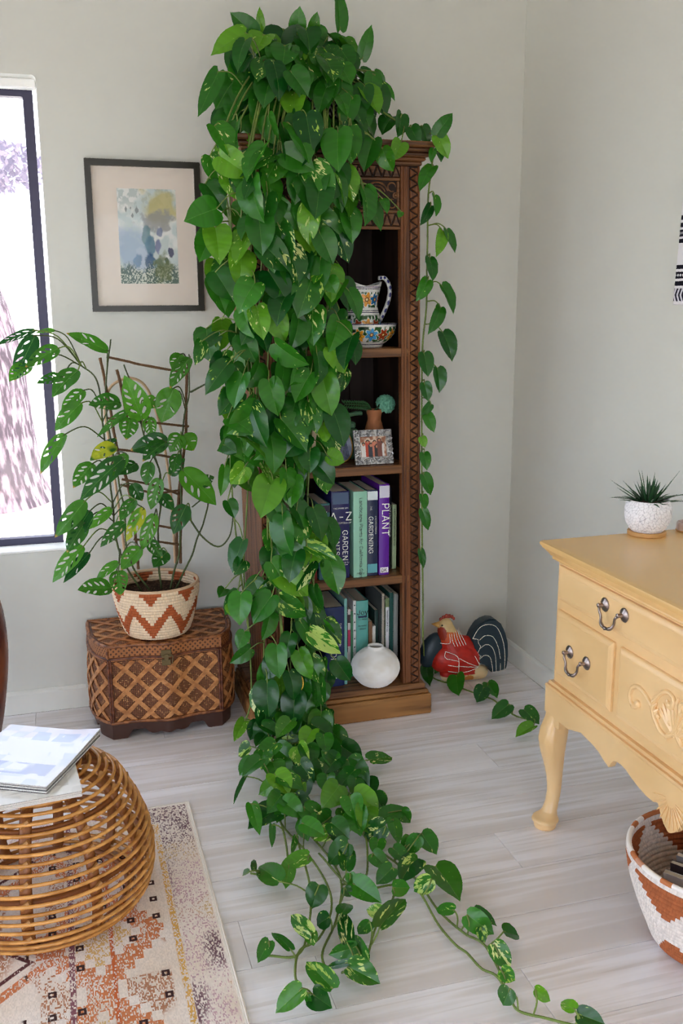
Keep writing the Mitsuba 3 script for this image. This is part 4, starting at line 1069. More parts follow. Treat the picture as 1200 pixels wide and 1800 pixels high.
# ---------------------------------------------------------------- rug
RX1, RY1, RX0, RY0 = 0.302, 2.690, -1.30, 0.75
def rug_c(p, n, uv):
    u, v = RX1 - p.x, RY1 - p.y
    cx, cy = dr.floor(p.x / 0.0026), dr.floor(p.y / 0.0056)
    r1 = cell_rand(cx, cy, 3); r2 = cell_rand(dr.floor(p.x / 0.0085), cy, 9)
    wear = fbm(p.x * 9, p.y * 9, 1.0, 3)
    base = mix(lin(224, 208, 194), lin(234, 224, 218), noise(p.x * 14, p.y * 14, 3))
    c = base
    def lay(c, col, m, dens):
        k = smoothstep(1 - dens - 0.06, 1 - dens + 0.06, r1 * 0.55 + r2 * 0.2 + wear * 0.40)
        return mix(c, mi.Color3f(lin(*col)), k * m)
    def band(x, a, b): return smoothstep(a - 0.002, a + 0.002, x) * (1 - smoothstep(b - 0.002, b + 0.002, x))
    d = dr.minimum(u, v)
    # outer border: worn mauve with darker blooms
    bo = band(d, 0.016, 0.105)
    c = lay(c, (188, 154, 162), bo, 0.26)
    bl = noise(p.x * 7 + 3, p.y * 5.5, 2)
    c = lay(c, (112, 82, 92), bo * smoothstep(0.66, 0.78, bl), 0.40)
    c = lay(c, (200, 172, 130), bo * smoothstep(0.60, 0.75, noise(p.x * 9, p.y * 7 + 5, 4)), 0.32)
    # ochre guard line and a thin rust one
    c = lay(c, (206, 160, 84), band(d, 0.106, 0.122), 0.42)
    # field: stepped blocks in rust with small dark squares
    fi = smoothstep(0.140, 0.143, d)
    sx, sy = dr.floor(u / 0.022), dr.floor(v / 0.030)
    ly = sy - 13 * dr.floor(sy / 13)
    st = dr.abs(ly - 6) + dr.abs(sx - 13)
    ringm = smoothstep(4.5, 4.6, st) * (1 - smoothstep(7.4, 7.5, st)) * (1 - smoothstep(20.4, 20.6, sx))
    c = lay(c, (196, 122, 82), fi * ringm, 0.46)
    c = lay(c, (206, 170, 110), fi * (1 - smoothstep(3.4, 3.6, st)), 0.34)
    c = lay(c, (170, 120, 92), fi * smoothstep(8.4, 8.6, st) * smoothstep(0.5, 0.6, noise(p.x * 12, p.y * 9, 7)), 0.36)
    qx, qy = u / 0.062 - dr.floor(u / 0.062), v / 0.072 - dr.floor(v / 0.072)
    sq = dr.maximum(dr.abs(qx - 0.5) * 0.062, dr.abs(qy - 0.5) * 0.072 * 0.9)
    on = smoothstep(0.42, 0.44, cell_rand(dr.floor(u / 0.062), dr.floor(v / 0.072), 8))
    c = lay(c, (66, 46, 46), fi * on * (1 - smoothstep(0.0085, 0.0100, sq)) * smoothstep(0.0026, 0.0036, sq) * (1 - smoothstep(.46, .47, u)), 0.72)
    # inner line of mauve dashes, then the middle with larger rust diamonds
    c = lay(c, (130, 86, 96), band(u, 0.352, 0.366), 0.5)
    c = lay(c, (188, 100, 60), band(u, 0.262, 0.272) , 0.5)
    zz = dr.abs((v / 0.42 - dr.floor(v / 0.42)) - 0.5) * 0.42
    dd = dr.abs(u - 0.56) * 0.9 + zz
    c = lay(c, (196, 122, 84), fi * band(dd, 0.13, 0.165) * smoothstep(0.38, 0.385, u), 0.5)
    c = lay(c, (96, 58, 60), fi * band(dd, 0.090, 0.105) * smoothstep(0.38, 0.385, u), 0.6)
    c = mix(c, mi.Color3f(lin(232, 226, 218)), 1 - smoothstep(0.010, 0.013, d))
    return c * (0.90 + 0.16 * r1)
mat('rug_weave', mikit.proc(rug_c), 0.95, 0.1)
bumped('rug_weave', lambda p, n, uv: 0.0007 * noise(p.x * 420, p.y * 240, 1.0), 1e-3)
flat('rug_binding', 218, 210, 202, 0.95)
rg = thing('area_rug', 'faded cream rug with rust and mauve pattern lying on the pale floor', 'rug')
put('pile', box([RX0, RY0, 0.0004], [RX1 - 0.006, RY1 - 0.006, 0.0078], 0.002), 'rug_weave', rg)
bt = tube([[RX1 - 0.004, RY0, 0.0046], [RX1 - 0.004, RY1 - 0.004, 0.0046], [RX0, RY1 - 0.004, 0.0046]], 0.0042, 8)
put('binding', bt, 'rug_binding', rg, smooth=40)
fr_ = []
for k in range(150):
    x = rng.uniform(RX0, RX1 - 0.004)
    fr_.append(tube([[x, RY1 - 0.001, 0.004], [x + rng.uniform(-.003, .003), RY1 + rng.uniform(0.003, 0.008), 0.0018]], 0.0006, 4))
put('fringe', cat(fr_), 'rug_binding', rg, kind='stuff')

# ---------------------------------------------------------------- rattan ottoman
def ratt(p, n, uv):
    g = fbm(p.x * 30, p.y * 30, p.z * 50, 3)
    return mix(lin(176, 118, 54), lin(214, 156, 86), smoothstep(0.3, 0.7, g))
mat('rattan_gold', mikit.proc(ratt), 0.32, 0.55)
flat('rattan_rib', 132, 78, 34, 0.45)
flat('rattan_tie', 156, 108, 56, 0.5)
OC = np.array([-0.114, 2.314])
oprof = spline([(0.205, 0.016), (0.250, 0.030), (0.270, 0.075), (0.2735, 0.135), (0.262, 0.20), (0.240, 0.26), (0.214, 0.31), (0.186, 0.345), (0.150, 0.368), (0.105, 0.374), (0.066, 0.368)], 8)
ot = thing('rattan_ottoman', 'round openwork rattan ottoman of many cane rings standing on the rug', 'ottoman')
L = np.concatenate([[0], np.cumsum(np.linalg.norm(np.diff(oprof, axis=0), axis=1))])
NR = 23
ro = np.random.default_rng(3)
for k in range(NR):
    s = L[-1] * (k + 0.2) / NR
    r, z = np.interp(s, L, oprof[:, 0]), np.interp(s, L, oprof[:, 1])
    t = np.linspace(0, 2 * np.pi, 64, endpoint=False)
    ph = ro.uniform(0, 6.28)
    zz = z + 0.0012 * np.sin(t + ph); rr = r + 0.0015 * np.sin(2 * t + ph)
    put('cane_ring', tube(np.stack([OC[0] + rr * np.cos(t), OC[1] + rr * np.sin(t), zz], 1), 0.0046, 8, closed=True), 'rattan_gold', ot, smooth=True)
for k in range(10):
    a = 2 * np.pi * k / 10 + 0.18
    pts = []
    for s in np.linspace(0.02, L[-1] * 0.97, 26):
        r, z = np.interp(s, L, oprof[:, 0]) - 0.016, np.interp(s, L, oprof[:, 1])
        r = r if z < 0.33 else r + 0.004
        pts.append([OC[0] + r * math.cos(a), OC[1] + r * math.sin(a), max(z - (0.012 if z > 0.33 else 0), 0.019)])
    put('upright_rib', tube(np.array(pts), 0.0085, 8, flat_dir=[-math.sin(a), math.cos(a), 0], flat=1.7), 'rattan_rib', ot, smooth=True)
    tie = []
    for q in range(2, NR, 1):
        s = L[-1] * (q + 0.2) / NR
        r, z = np.interp(s, L, oprof[:, 0]), np.interp(s, L, oprof[:, 1])
        if q % 2: continue
        c = np.array([OC[0] + (r - 0.004) * math.cos(a), OC[1] + (r - 0.004) * math.sin(a), z])
        tie.append(tube([c + [-0.010 * math.sin(a) * dd, 0.010 * math.cos(a) * dd, dd * 0.007] for dd in (-1, 1)], 0.0062, 6))
    put('cane_tie', cat(tie), 'rattan_tie', ot, kind='stuff')
for z_, r_ in ((0.0125, 0.21), (0.150, 0.248), (0.30, 0.20)):
    t = np.linspace(0, 2 * np.pi, 48, endpoint=False)
    put('inner_hoop', tube(np.stack([OC[0] + (r_ - 0.006) * np.cos(t), OC[1] + (r_ - 0.006) * np.sin(t), np.full(48, z_ + 0.004)], 1), 0.0075, 8, closed=True), 'rattan_rib', ot, smooth=True)

# --- two magazines on the ottoman
def cover_c(seed, pal):
    def fn(p, n, uv):
        x, y = uv.x, uv.y
        c = mi.Color3f(lin(*pal[0]))
        a = fbm(x * 3 + seed, y * 3, 1, 3)
        c = mix(c, mi.Color3f(lin(*pal[1])), smoothstep(0.50, 0.62, a) * 0.7)
        r = smoothstep(0.58, 0.60, cell_rand(dr.floor(x * 7 + 0.3 * noise(y * 9)), dr.floor(y * 9), seed)) * smoothstep(0.40, 0.5, noise(x * 5, y * 5, seed))
        c = mix(c, mi.Color3f(lin(*pal[2])), r * 0.4)
        t = smoothstep(0.05, 0.06, x) * (1 - smoothstep(0.62, 0.64, x)) * smoothstep(0.74, 0.75, y) * (1 - smoothstep(0.90, 0.91, y))
        c = mix(c, mi.Color3f(lin(*pal[3])), t * smoothstep(0.35, 0.45, noise(x * 22, y * 7, 5)) * 0.6)
        b = smoothstep(0.15, 0.16, y) * (1 - smoothstep(0.34, 0.35, y)) * smoothstep(0.1, 0.11, x) * (1 - smoothstep(0.8, 0.84, x))
        return mix(c, mi.Color3f(lin(*pal[4])), b * smoothstep(0.3, 0.5, noise(x * 9, y * 14, 9)) * 0.8)
    return fn
mat('magazine_cover', mikit.proc(cover_c(3, [(224, 228, 238), (208, 204, 224), (176, 196, 226), (150, 178, 222), (156, 170, 216)])), 0.16, 0.7)
mat('magazine_cover_lower', mikit.proc(cover_c(8, [(228, 226, 222), (214, 212, 208), (206, 204, 200), (190, 190, 190), (200, 196, 190)])), 0.2, 0.6)
def pages_c(p, n, uv):
    s = cell_rand(dr.floor(uv.y * 34), 2, 5)
    return mix(lin(214, 210, 206), lin(120, 118, 122), smoothstep(0.55, 0.95, s))
def pages_d(p, n, uv):
    s = cell_rand(dr.floor(uv.y * 26), 3, 5)
    return mix(lin(206, 204, 202), lin(36, 36, 42), smoothstep(0.35, 0.6, s))
mat('magazine_pages', mikit.proc(pages_c), 0.8, 0.2); mat('magazine_pages_dark', mikit.proc(pages_d), 0.7, 0.2)
def magazine(label, o, ex, ey, w, h, th, zfun, cov, pag):
    """o: corner, ex, ey: unit directions in plan; zfun(u, v) adds a soft curl"""
    b = thing('magazine', label, 'magazine', 'magazines on the ottoman')
    nu, nv = 15, 19
    top, UV = [], []
    for i in range(nu):
        for j in range(nv):
            u, v = i / (nu - 1), j / (nv - 1)
            q = o[:2] + ex * u * w + ey * v * h
            top.append([q[0], q[1], o[2] + th + zfun(u, v)]); UV.append([u, v])
    top = np.array(top)
    i, j = np.meshgrid(np.arange(nu - 1), np.arange(nv - 1), indexing='ij')
    q = np.stack([i * nv + j, (i + 1) * nv + j, (i + 1) * nv + j + 1, i * nv + j + 1], -1).reshape(-1, 4)
    F = np.vstack([q[:, [0, 1, 2]], q[:, [0, 2, 3]]])
    m = trimesh.Trimesh(top, F, process=False)
    if m.face_normals[:, 2].mean() < 0: m.invert()
    put('cover', m, cov, b, smooth=True, uv=np.array(UV))
    idx = [k * nv for k in range(nu)] + [(nu - 1) * nv + k for k in range(1, nv)] + [k * nv + nv - 1 for k in range(nu - 2, -1, -1)] + [k for k in range(nv - 2, 0, -1)]
    V, U = [], []
    K = len(idx)
    for l, t in enumerate(np.linspace(0, 1, 5)):
        for k in idx:
            p_ = top[k].copy(); p_[2] = o[2] + (top[k][2] - 0.0006 - o[2]) * (1 - t) if t < 1 else o[2] + max(0, zfun(*UV[k]) * 0.55)
            ctr = o[:2] + ex * w / 2 + ey * h / 2
            p_[:2] = ctr + (p_[:2] - ctr) * (0.988 + 0.010 * math.sin(l * 2.1 + 1))
            V.append(p_); U.append([k * 0.01, 1 - t])
    F = []
    for l in range(4):
        for k in range(K):
            a, c = l * K + k, l * K + (k + 1) % K
            F += [[a, c, c + K], [a, c + K, a + K]]
    ctr = len(V); V.append([*(o[:2] + ex * w / 2 + ey * h / 2), o[2]]); U.append([0, 0])
    F += [[ctr, 4 * K + (k + 1) % K, 4 * K + k] for k in range(K)]
    put('pages', trimesh.Trimesh(V, F, process=False), pag, b, uv=np.array(U), label='edges of the pages')
    return b
A_, B_, C_ = np.array([-0.178, 2.492]), np.array([0.048, 2.374]), np.array([-0.0867, 2.113])
ex = (A_ - B_) / np.linalg.norm(A_ - B_); ey = (B_ - C_) / np.linalg.norm(B_ - C_)
ZT = 0.3812
P2, ang2 = np.array([-0.008, 2.108]), math.radians(95)
e2y = np.array([math.cos(ang2), math.sin(ang2)]); e2x = np.array([-e2y[1], e2y[0]])
magazine('lower white magazine poking out from under the other on the ottoman', np.array([*P2, ZT]), e2x, e2y, 0.25, 0.26, 0.015, lambda u, v: 0.0, 'magazine_cover_lower', 'magazine_pages')
magazine('upper pale blue magazine with curling pages lying on the ottoman', np.array([*C_, ZT + 0.0158]), ex, ey, 0.255, 0.290, 0.019, lambda u, v: 0.010 * max(0, 0.30 - u) / 0.30 * max(0, v - 0.35) / 0.65, 'magazine_cover', 'magazine_pages_dark')

# ---------------------------------------------------------------- framed print on the back wall
fp = thing('framed_print', 'framed watercolour print with wide cream mat and thin black frame on back wall', 'picture')
def wallq(px0, z0, px1, z1): return (px0, z0, px1, z1)
FX0, FX1, FZ0, FZ1 = 0.1345, 0.5265, 1.4705, 1.979
flat('frame_black', 44, 42, 36, 0.3); flat('mat_board', 222, 212, 202, 0.9)
fw = 0.0205
yb = YB - 0.0006
def frame_bar(p0, p1, q1, q0):
    pl = Polygon([p0, p1, q1, q0]); pin = pl
    m = prism(pl, 0.0, 0.020); V = np.asarray(m.vertices); m.vertices = np.stack([V[:, 0], yb - V[:, 2], V[:, 1]], 1); m.fix_normals(); return m
o4 = [(FX0, FZ0), (FX1, FZ0), (FX1, FZ1), (FX0, FZ1 + 0.002)]
i4 = [(FX0 + fw, FZ0 + fw), (FX1 - fw, FZ0 + fw), (FX1 - fw, FZ1 - fw), (FX0 + fw, FZ1 - fw)]
for k in range(4):
    a, b2 = o4[k], o4[(k + 1) % 4]; c, d = i4[(k + 1) % 4], i4[k]
    put('frame_bar', frame_bar(a, b2, c, d), 'frame_black', fp)
put('mat_board', box([FX0 + 0.01, yb - 0.008, FZ0 + 0.01], [FX1 - 0.01, yb - 0.003, FZ1 - 0.01]), 'mat_board', fp)
PX0, PX1, PZ0, PZ1 = 0.238, 0.4395, 1.5665, 1.8870
def water(p, n, uv):
    x, y = uv.x, uv.y
    w = fbm(x * 5, y * 7, 2, 4); w2 = fbm(x * 13 + 4, y * 17, 5, 4); w3 = noise(x * 60, y * 80, 1)
    c = mix(lin(226, 228, 226), lin(196, 208, 208), smoothstep(0.4, 0.65, w))
    c = mix(c, mi.Color3f(lin(176, 188, 186)), smoothstep(0.72, 0.9, y) * smoothstep(0.45, 0.6, w2) * 0.8)
    oc = (1 - smoothstep(0.16, 0.30, dr.sqrt(dr.square((x - 0.72) * 0.75) + dr.square(y - 0.83) * 1.8) + 0.30 * (w - 0.5)))
    c = mix(c, mi.Color3f(lin(186, 178, 116)), oc * 0.85)
    gy = (1 - smoothstep(0.10, 0.2, dr.sqrt(dr.square((x - 0.68) * 0.5) + dr.square(y - 0.67) * 2.0) + 0.25 * (w2 - 0.5)))
    c = mix(c, mi.Color3f(lin(150, 152, 152)), gy * 0.8)
    lb = (1 - smoothstep(0.2, 0.34, dr.sqrt(dr.square((x - 0.2) * 0.8) + dr.square(y - 0.34)) + 0.30 * (w - 0.5)))
    c = mix(c, mi.Color3f(lin(150, 172, 200)), lb * 0.7)
    for bx, by, rx, ry, col in ((.47, .52, .085, .10, (112, 142, 150)), (.54, .40, .10, .12, (96, 130, 150)), (.66, .40, .06, .09, (120, 126, 160)), (.70, .55, .05, .06, (130, 140, 168)), (.52, .22, .10, .12, (56, 92, 128)), (.30, .24, .08, .10, (110, 142, 172)), (.66, .20, .10, .07, (110, 140, 148)), (.88, .34, .05, .06, (70, 72, 104)), (.80, .24, .04, .05, (64, 96, 100))):
        d = dr.sqrt(dr.square((x - bx) / rx) + dr.square((y - by) / ry)) + 0.9 * (w2 - 0.5)
        c = mix(c, mi.Color3f(lin(*col)) * (0.85 + 0.4 * w), (1 - smoothstep(0.75, 1.1, d)) * 0.9)
    gr = (1 - smoothstep(0.12, 0.24, y + 0.16 * (w2 - 0.5)))
    c = mix(c, mix(lin(70, 96, 84), lin(196, 200, 186), smoothstep(0.45, 0.62, w3 * 0.6 + w2 * 0.4)), gr * 0.9)
    og = (1 - smoothstep(0.09, 0.18, dr.sqrt(dr.square(x - 0.74) + dr.square(y - 0.17)) + 0.2 * (w2 - 0.5)))
    c = mix(c, mi.Color3f(lin(112, 122, 78)), og * 0.75)
    for bx, by, s in ((.32, .78, .035), (.22, .80, .02), (.25, .72, .025), (.14, .79, .02)):
        c = mix(c, mi.Color3f(lin(120, 128, 130)), (1 - smoothstep(0.8, 1.2, (dr.abs(x - bx) + dr.abs(y - by) * 0.8) / s + 2 * (w2 - 0.5))) * 0.8)
    return c
mat('watercolour', mikit.proc(water), 0.8, 0.2)
qm, qu = quad(PX0, PX1, PZ0, PZ1, yb - 0.0084)
put('print', qm, 'watercolour', fp, uv=qu, label='blue and green watercolour of a misty desert garden')
gq, _ = quad(FX0 + 0.012, FX1 - 0.012, FZ0 + 0.012, FZ1 - 0.012, yb - 0.0125)
scene['glass_picture'] = {'type': 'thindielectric', 'int_ior': 1.17}      # anti-reflective picture glass
put('glass', gq, 'glass_picture', fp)

# ---------------------------------------------------------------- black and white wall hanging at the right
flat('weave_white', 226, 224, 228, 0.9)
bands = [(0.0, 6.5, 'w'), (6.5, 29, 'p'), (29, 34, 'w'), (34, 42, 'b'), (42, 46.5, 'w'), (46.5, 58.5, 'd'), (58.5, 63.5, 'w'), (63.5, 70.5, 'b'), (70.5, 109, 'w'), (109, 116, 'b'), (116, 120, 'w'), (120, 124, 'b'), (124, 128, 'g'), (128, 132, 'b'), (132, 136, 'w'), (136, 144, 'b'), (144, 149, 'w'), (149, 157, 'b'), (157, 196, 'w'), (196, 204, 'b'), (204, 208, 'w'), (208, 220, 'd'), (220, 225, 'w'), (225, 233, 'b'), (233, 255, 'p'), (255, 262, 'w')]
H0, HK = 1.486, 0.001614
def hang(p, n, uv):
    t = (p.z - H0) / HK
    c = mi.Color3f(lin(226, 224, 228))
    for a, b, k in bands:
        m = dr.select((t >= a) & (t < b), 1.0, 0.0)
        y = p.y
        if k == 'b': col = mi.Color3f(lin(26, 26, 36))
        elif k == 'g': col = mi.Color3f(lin(130, 130, 134))
        elif k == 'd':
            q = y / 0.012; f = q - dr.floor(q)
            inside = dr.abs(f - 0.5) * 2 + dr.abs(t - (a + b) / 2) / ((b - a) * 0.30)
            col = mix(lin(26, 26, 36), lin(222, 222, 226), 1 - smoothstep(0.75, 0.95, inside))
        elif k == 'p':
            q = y / 0.016 + dr.abs(t - (a + b) / 2) * 0.05; f = q - dr.floor(q)
            col = mix(lin(30, 30, 44), lin(206, 204, 214), smoothstep(0.40, 0.55, f))
        else: continue
        c = mix(c, col, m)
    return c
mat('weave_bw', mikit.proc(hang), 0.9, 0.15)
wh = thing('wall_hanging', 'black and white striped woven wall hanging at the right edge of the picture', 'wall hanging')
wm = box([XR - 0.014, 2.10, H0], [XR - 0.004, 2.496, H0 + 262 * HK], 0.003); wv_ = np.array(wm.vertices); wv_[:, 1] -= 0.05 * (wv_[:, 2] - H0); wm.vertices = wv_
put('cloth', wm, 'weave_bw', wh)
flat('rod_wood', 90, 62, 40, 0.5)
put('rod', tube([[XR - 0.010, 2.08, H0 + 262 * HK + 0.0075], [XR - 0.010, 2.470, H0 + 262 * HK + 0.0075]], 0.007, 10), 'rod_wood', wh, smooth=40)

# ---------------------------------------------------------------- dark vase cut by the left edge, before the window
def brownv(p, n, uv): return mix(lin(70, 26, 22), lin(120, 66, 42), smoothstep(0.35, 0.7, fbm(p.x * 14, p.y * 14, p.z * 8, 3)))
mat('brown_glaze', mikit.proc(brownv), 0.35, 0.5)
fv = thing('floor_vase', 'dark brown rounded floor vase cut off by the left edge before the window', 'vase')
put('body', lathe(spline([(0.0, 0.0), (0.09, 0.0), (0.10, 0.02), (0.135, 0.16), (0.160, 0.32), (0.166, 0.43), (0.157, 0.54), (0.125, 0.64), (0.075, 0.70), (0.065, 0.73), (0.078, 0.76), (0.070, 0.76), (0.058, 0.73), (0.068, 0.69), (0.0, 0.60)], 5), 64, (-0.3795, 3.15, 0.0004)), 'brown_glaze', fv, smooth=40)

# ---------------------------------------------------------------- painted wooden rooster in the corner
RS, RSZ = 0.000482, 0.000535
def rp(cx, cz): return np.array([1.325 + (cx - 140) * RS, 0, (672 - cz) * RSZ])
RYC = 3.325
def rb(chain):
    q = [((x - 400) * 1.0, 0.0, (672 - z) * RSZ / RS, r) for x, z, r in chain]
    return hullballs([((a[:3], a[3]), (b[:3], b[3])) for a, b in zip(q[:-1], q[1:])], 28)
body = rb([(300, 470, 118), (420, 470, 152), (520, 490, 112)]) + rb([(420, 450, 140), (350, 330, 92), (318, 250, 74), (308, 208, 62)]) + rb([(345, 590, 74), (450, 585, 80), (560, 600, 70), (640, 610, 62)]) + rb([(520, 470, 110), (600, 470, 60)]) + rb([(430, 390, 105), (530, 385, 72), (575, 430, 60)])
body = man2tri(body.refine_to_length(9.0))
trimesh.smoothing.filter_taubin(body, iterations=14)
V = np.array(body.vertices); V = np.stack([1.325 + (V[:, 0] + 400 - 140) * RS, RYC + V[:, 1] * RS * 0.78, V[:, 2] * RS], 1)
zmin = 0.0008
V[:, 2] = np.maximum(V[:, 2], zmin)
body.vertices = V
cxv = 140 + (V[:, 0] - 1.325) / RS; czv = 672 - V[:, 2] / RSZ
jit = 40 * (meshkit.fbm(V * 60, 3) - 0.5)
col = np.tile(lin(168, 34, 24), (len(V), 1))
dirt = meshkit.fbm(V * 45, 4)[:, None]
col = col * (0.75 + 0.7 * dirt)
neck = (czv + 0.25 * (cxv - 330) < 330 + jit * 0.6)
t = np.clip((330 - czv) / 90, 0, 1)[:, None]
col = np.where(neck[:, None], np.array(lin(196, 60, 30)) * (1 - t) + np.array(lin(204, 110, 52)) * t, col)
head = czv < 248 + jit * 0.4 + 0.12 * (cxv - 330)
col = np.where(head[:, None], np.array(lin(206, 176, 124)) * (0.8 + 0.4 * dirt), col)
wattle = (np.hypot((cxv - 268) / 34, (czv - 262) / 52) < 1)
col = np.where(wattle[:, None], np.array(lin(150, 50, 32)), col)
basem = (czv > 603 + 0.15 * jit) | (np.hypot((cxv - 640) / 80, (czv - 600) / 72) < 1)
col = np.where(basem[:, None], np.array(lin(214, 190, 146)) * (0.8 + 0.4 * dirt), col)
orange = (np.hypot((cxv - 510) / 46, (czv - 640) / 34) < 1)
col = np.where(orange[:, None], np.array(lin(188, 120, 50)), col)
scene['rooster_paint'] = {'type': 'twosided', 'bsdf': {'type': 'principled', 'base_color': {'type': 'mesh_attribute', 'name': 'vertex_color'}, 'roughness': 0.4, 'specular': 0.4}}
flat('rooster_blue', 24, 44, 54, 0.4); flat('rooster_white', 226, 218, 206, 0.6); flat('rooster_comb', 140, 50, 34, 0.5); flat('rooster_beak', 196, 150, 80, 0.5); flat('rooster_eye', 24, 20, 20, 0.2)
rs_ = thing('rooster_figurine', 'painted wooden rooster with red body and dark striped tail on the floor in the corner', 'figurine')
put('body', body, 'rooster_paint', rs_, smooth=True, color=col)
def surf_y(x, z):
    d = np.hypot(V[:, 0] - x, V[:, 2] - z)
    k = d < 0.007
    return V[k, 1].min() if k.any() else V[np.argmin(d), 1]
def rline(pts, r=0.0014):
    P_ = spline([rp(*q) for q in pts], 7)
    P_[:, 1] = [surf_y(x, z) - 0.0003 for x, _, z in P_]
    return tube(P_, r, 5)
lines = [[(285, 390), (360, 415), (385, 450), (390, 520), (400, 600)], [(390, 440), (480, 490), (590, 545)], [(385, 500), (480, 520), (585, 548)], [(395, 560), (490, 565), (580, 552)], [(285, 440), (340, 452), (385, 462)], [(300, 490), (350, 500), (388, 506)], [(310, 545), (360, 555), (392, 560)], [(540, 445), (575, 500), (600, 535)], [(285, 390), (275, 425), (295, 445)]]
lines += [[(320, 260), (325, 300), (318, 330), (240, 334)]] + [[(340 + 22 * k, 262 - 6 * k), (345 + 24 * k, 310 - 4 * k), (362 + 26 * k, 355)] for k in range(5)]
put('painted_line', cat([rline(l) for l in lines]), 'rooster_white', rs_, kind='stuff', label='thin white painted feather lines')
tailp = Polygon([(520, 320), (545, 270), (590, 215), (640, 190), (690, 180), (740, 190), (790, 230), (830, 300), (855, 380), (863, 470), (856, 560), (846, 592), (790, 604), (715, 606), (690, 560), (600, 520), (560, 420)])
def tail_prism(poly, th, y):
    g = poly.buffer(-3)
    ms = []
    for pp_, a, b in ((poly.buffer(-8), -th, th), (poly.buffer(-3), -th + 0.004, th - 0.004), (poly, -th + 0.008, th - 0.008)):
        m = prism(pp_, a, b); W = np.asarray(m.vertices)
        m.vertices = np.stack([1.325 + (W[:, 0] - 140) * RS, y + W[:, 2], (672 - W[:, 1]) * RSZ], 1); m.fix_normals(); ms.append(m)
    return cat(ms)
put('tail', tail_prism(tailp, 0.030, RYC), 'rooster_blue', rs_, smooth=25, label='dark blue green tail')
tl = []
for pts in ([(530, 318), (580, 245), (650, 218), (740, 245), (800, 350), (826, 470), (826, 600)], [(590, 335), (640, 305), (710, 320), (760, 400), (786, 500)], [(600, 400), (650, 375), (705, 400), (740, 480), (752, 604)], [(590, 490), (640, 460), (690, 480), (715, 560), (718, 604)], [(788, 540), (790, 602)]):
    q = spline([rp(*p) for p in pts], 7); q[:, 1] = RYC - 0.0302
    tl.append(tube(q, 0.0013, 5))
zg = [rp(*p) for p in [(528, 315), (580, 328), (578, 352), (604, 385), (575, 440), (608, 462), (580, 490), (600, 530)]]
zg = np.array(zg); zg[:, 1] = RYC - 0.0306
put('tail_line', cat(tl + [tube(zg, 0.0014, 5)]), 'rooster_white', rs_, kind='stuff', label='white painted tail lines')
w_ = trimesh.creation.icosphere(subdivisions=3, radius=1.0); w_.apply_scale([0.048, 0.034, 0.075]); w_.apply_transform(rot(math.radians(26), [0, 1, 0])); w_.apply_translation(rp(205, 400) + [0, RYC + 0.012, 0])
put('breast_feather', w_, 'rooster_blue', rs_, smooth=True, label='dark breast feathers')
cm = []
for k, (x, z, r) in enumerate([(268, 160, 14), (292, 146, 16), (318, 139, 18), (344, 142, 17), (368, 150, 15), (385, 165, 12)]):
    s = trimesh.creation.icosphere(subdivisions=2, radius=r * RS * 0.95); s.apply_scale([1, 0.6, 1.15]); cm.append(move(s, rp(x, z) + [0, RYC, 0]))
put('comb', cat(cm), 'rooster_comb', rs_, smooth=True)
bk_ = trimesh.creation.cone(radius=0.013, height=0.034, sections=20); bk_.apply_transform(rot(math.radians(-78), [0, 1, 0])); bk_.apply_scale([1, 0.8, 1]); bk_.apply_translation(rp(252, 200) + [0, RYC, 0])
put('beak', bk_, 'rooster_beak', rs_, smooth=40)
ey = trimesh.creation.icosphere(subdivisions=2, radius=0.0035); e0 = rp(265, 195); ey.apply_translation([e0[0], surf_y(e0[0], e0[2]) - 0.0008, e0[2]])
put('eye', ey, 'rooster_eye', rs_, smooth=True)

# ---------------------------------------------------------------- coiled baskets
def coil_profile(prof, n_coil, cr):
    """outer and inner skin of stacked coils following a (r, z) profile"""
    prof = np.asarray(prof, float)
    L = np.concatenate([[0], np.cumsum(np.linalg.norm(np.diff(prof, axis=0), axis=1))])
    pts_o, pts_i = [], []
    for k in range(n_coil):
        for t in (0.01, 0.12, 0.3, 0.5, 0.7, 0.88):
            s = (k + t) / n_coil * L[-1]
            r, z = np.interp(s, L, prof[:, 0]), np.interp(s, L, prof[:, 1])
            r2, z2 = np.interp(min(s + 1e-3, L[-1]), L, prof[:, 0]), np.interp(min(s + 1e-3, L[-1]), L, prof[:, 1])
            r1, z1 = np.interp(max(s - 1e-3, 0), L, prof[:, 0]), np.interp(max(s - 1e-3, 0), L, prof[:, 1])
            d = np.array([r2 - r1, z2 - z1]); d /= np.linalg.norm(d) + 1e-12
            nrm = np.array([d[1], -d[0]]); h = cr * math.sqrt(max(0.0, 1 - (2 * t - 1) ** 2))
            pts_o.append((r + nrm[0] * h, z + nrm[1] * h)); pts_i.append((r - nrm[0] * h, z - nrm[1] * h))
    return np.array(pts_o), np.array(pts_i)[::-1]
def basket_color(cx, cy, rust, cream, n_coil, pattern):
    def fn(p, n, uv):
        a = dr.atan2(p.y - cy, p.x - cx) / (2 * math.pi) + 0.5
        row = dr.floor(uv.y * n_coil)
        fx = dr.floor(a * 120)
        stitch = cell_rand(fx * 3 + dr.floor((a * 120 - fx) * 3), row, 2)
        m = pattern(a, row)
        c = mix(lin(*cream), lin(*rust), m)
        return c * (0.84 + 0.26 * stitch)
    return fn
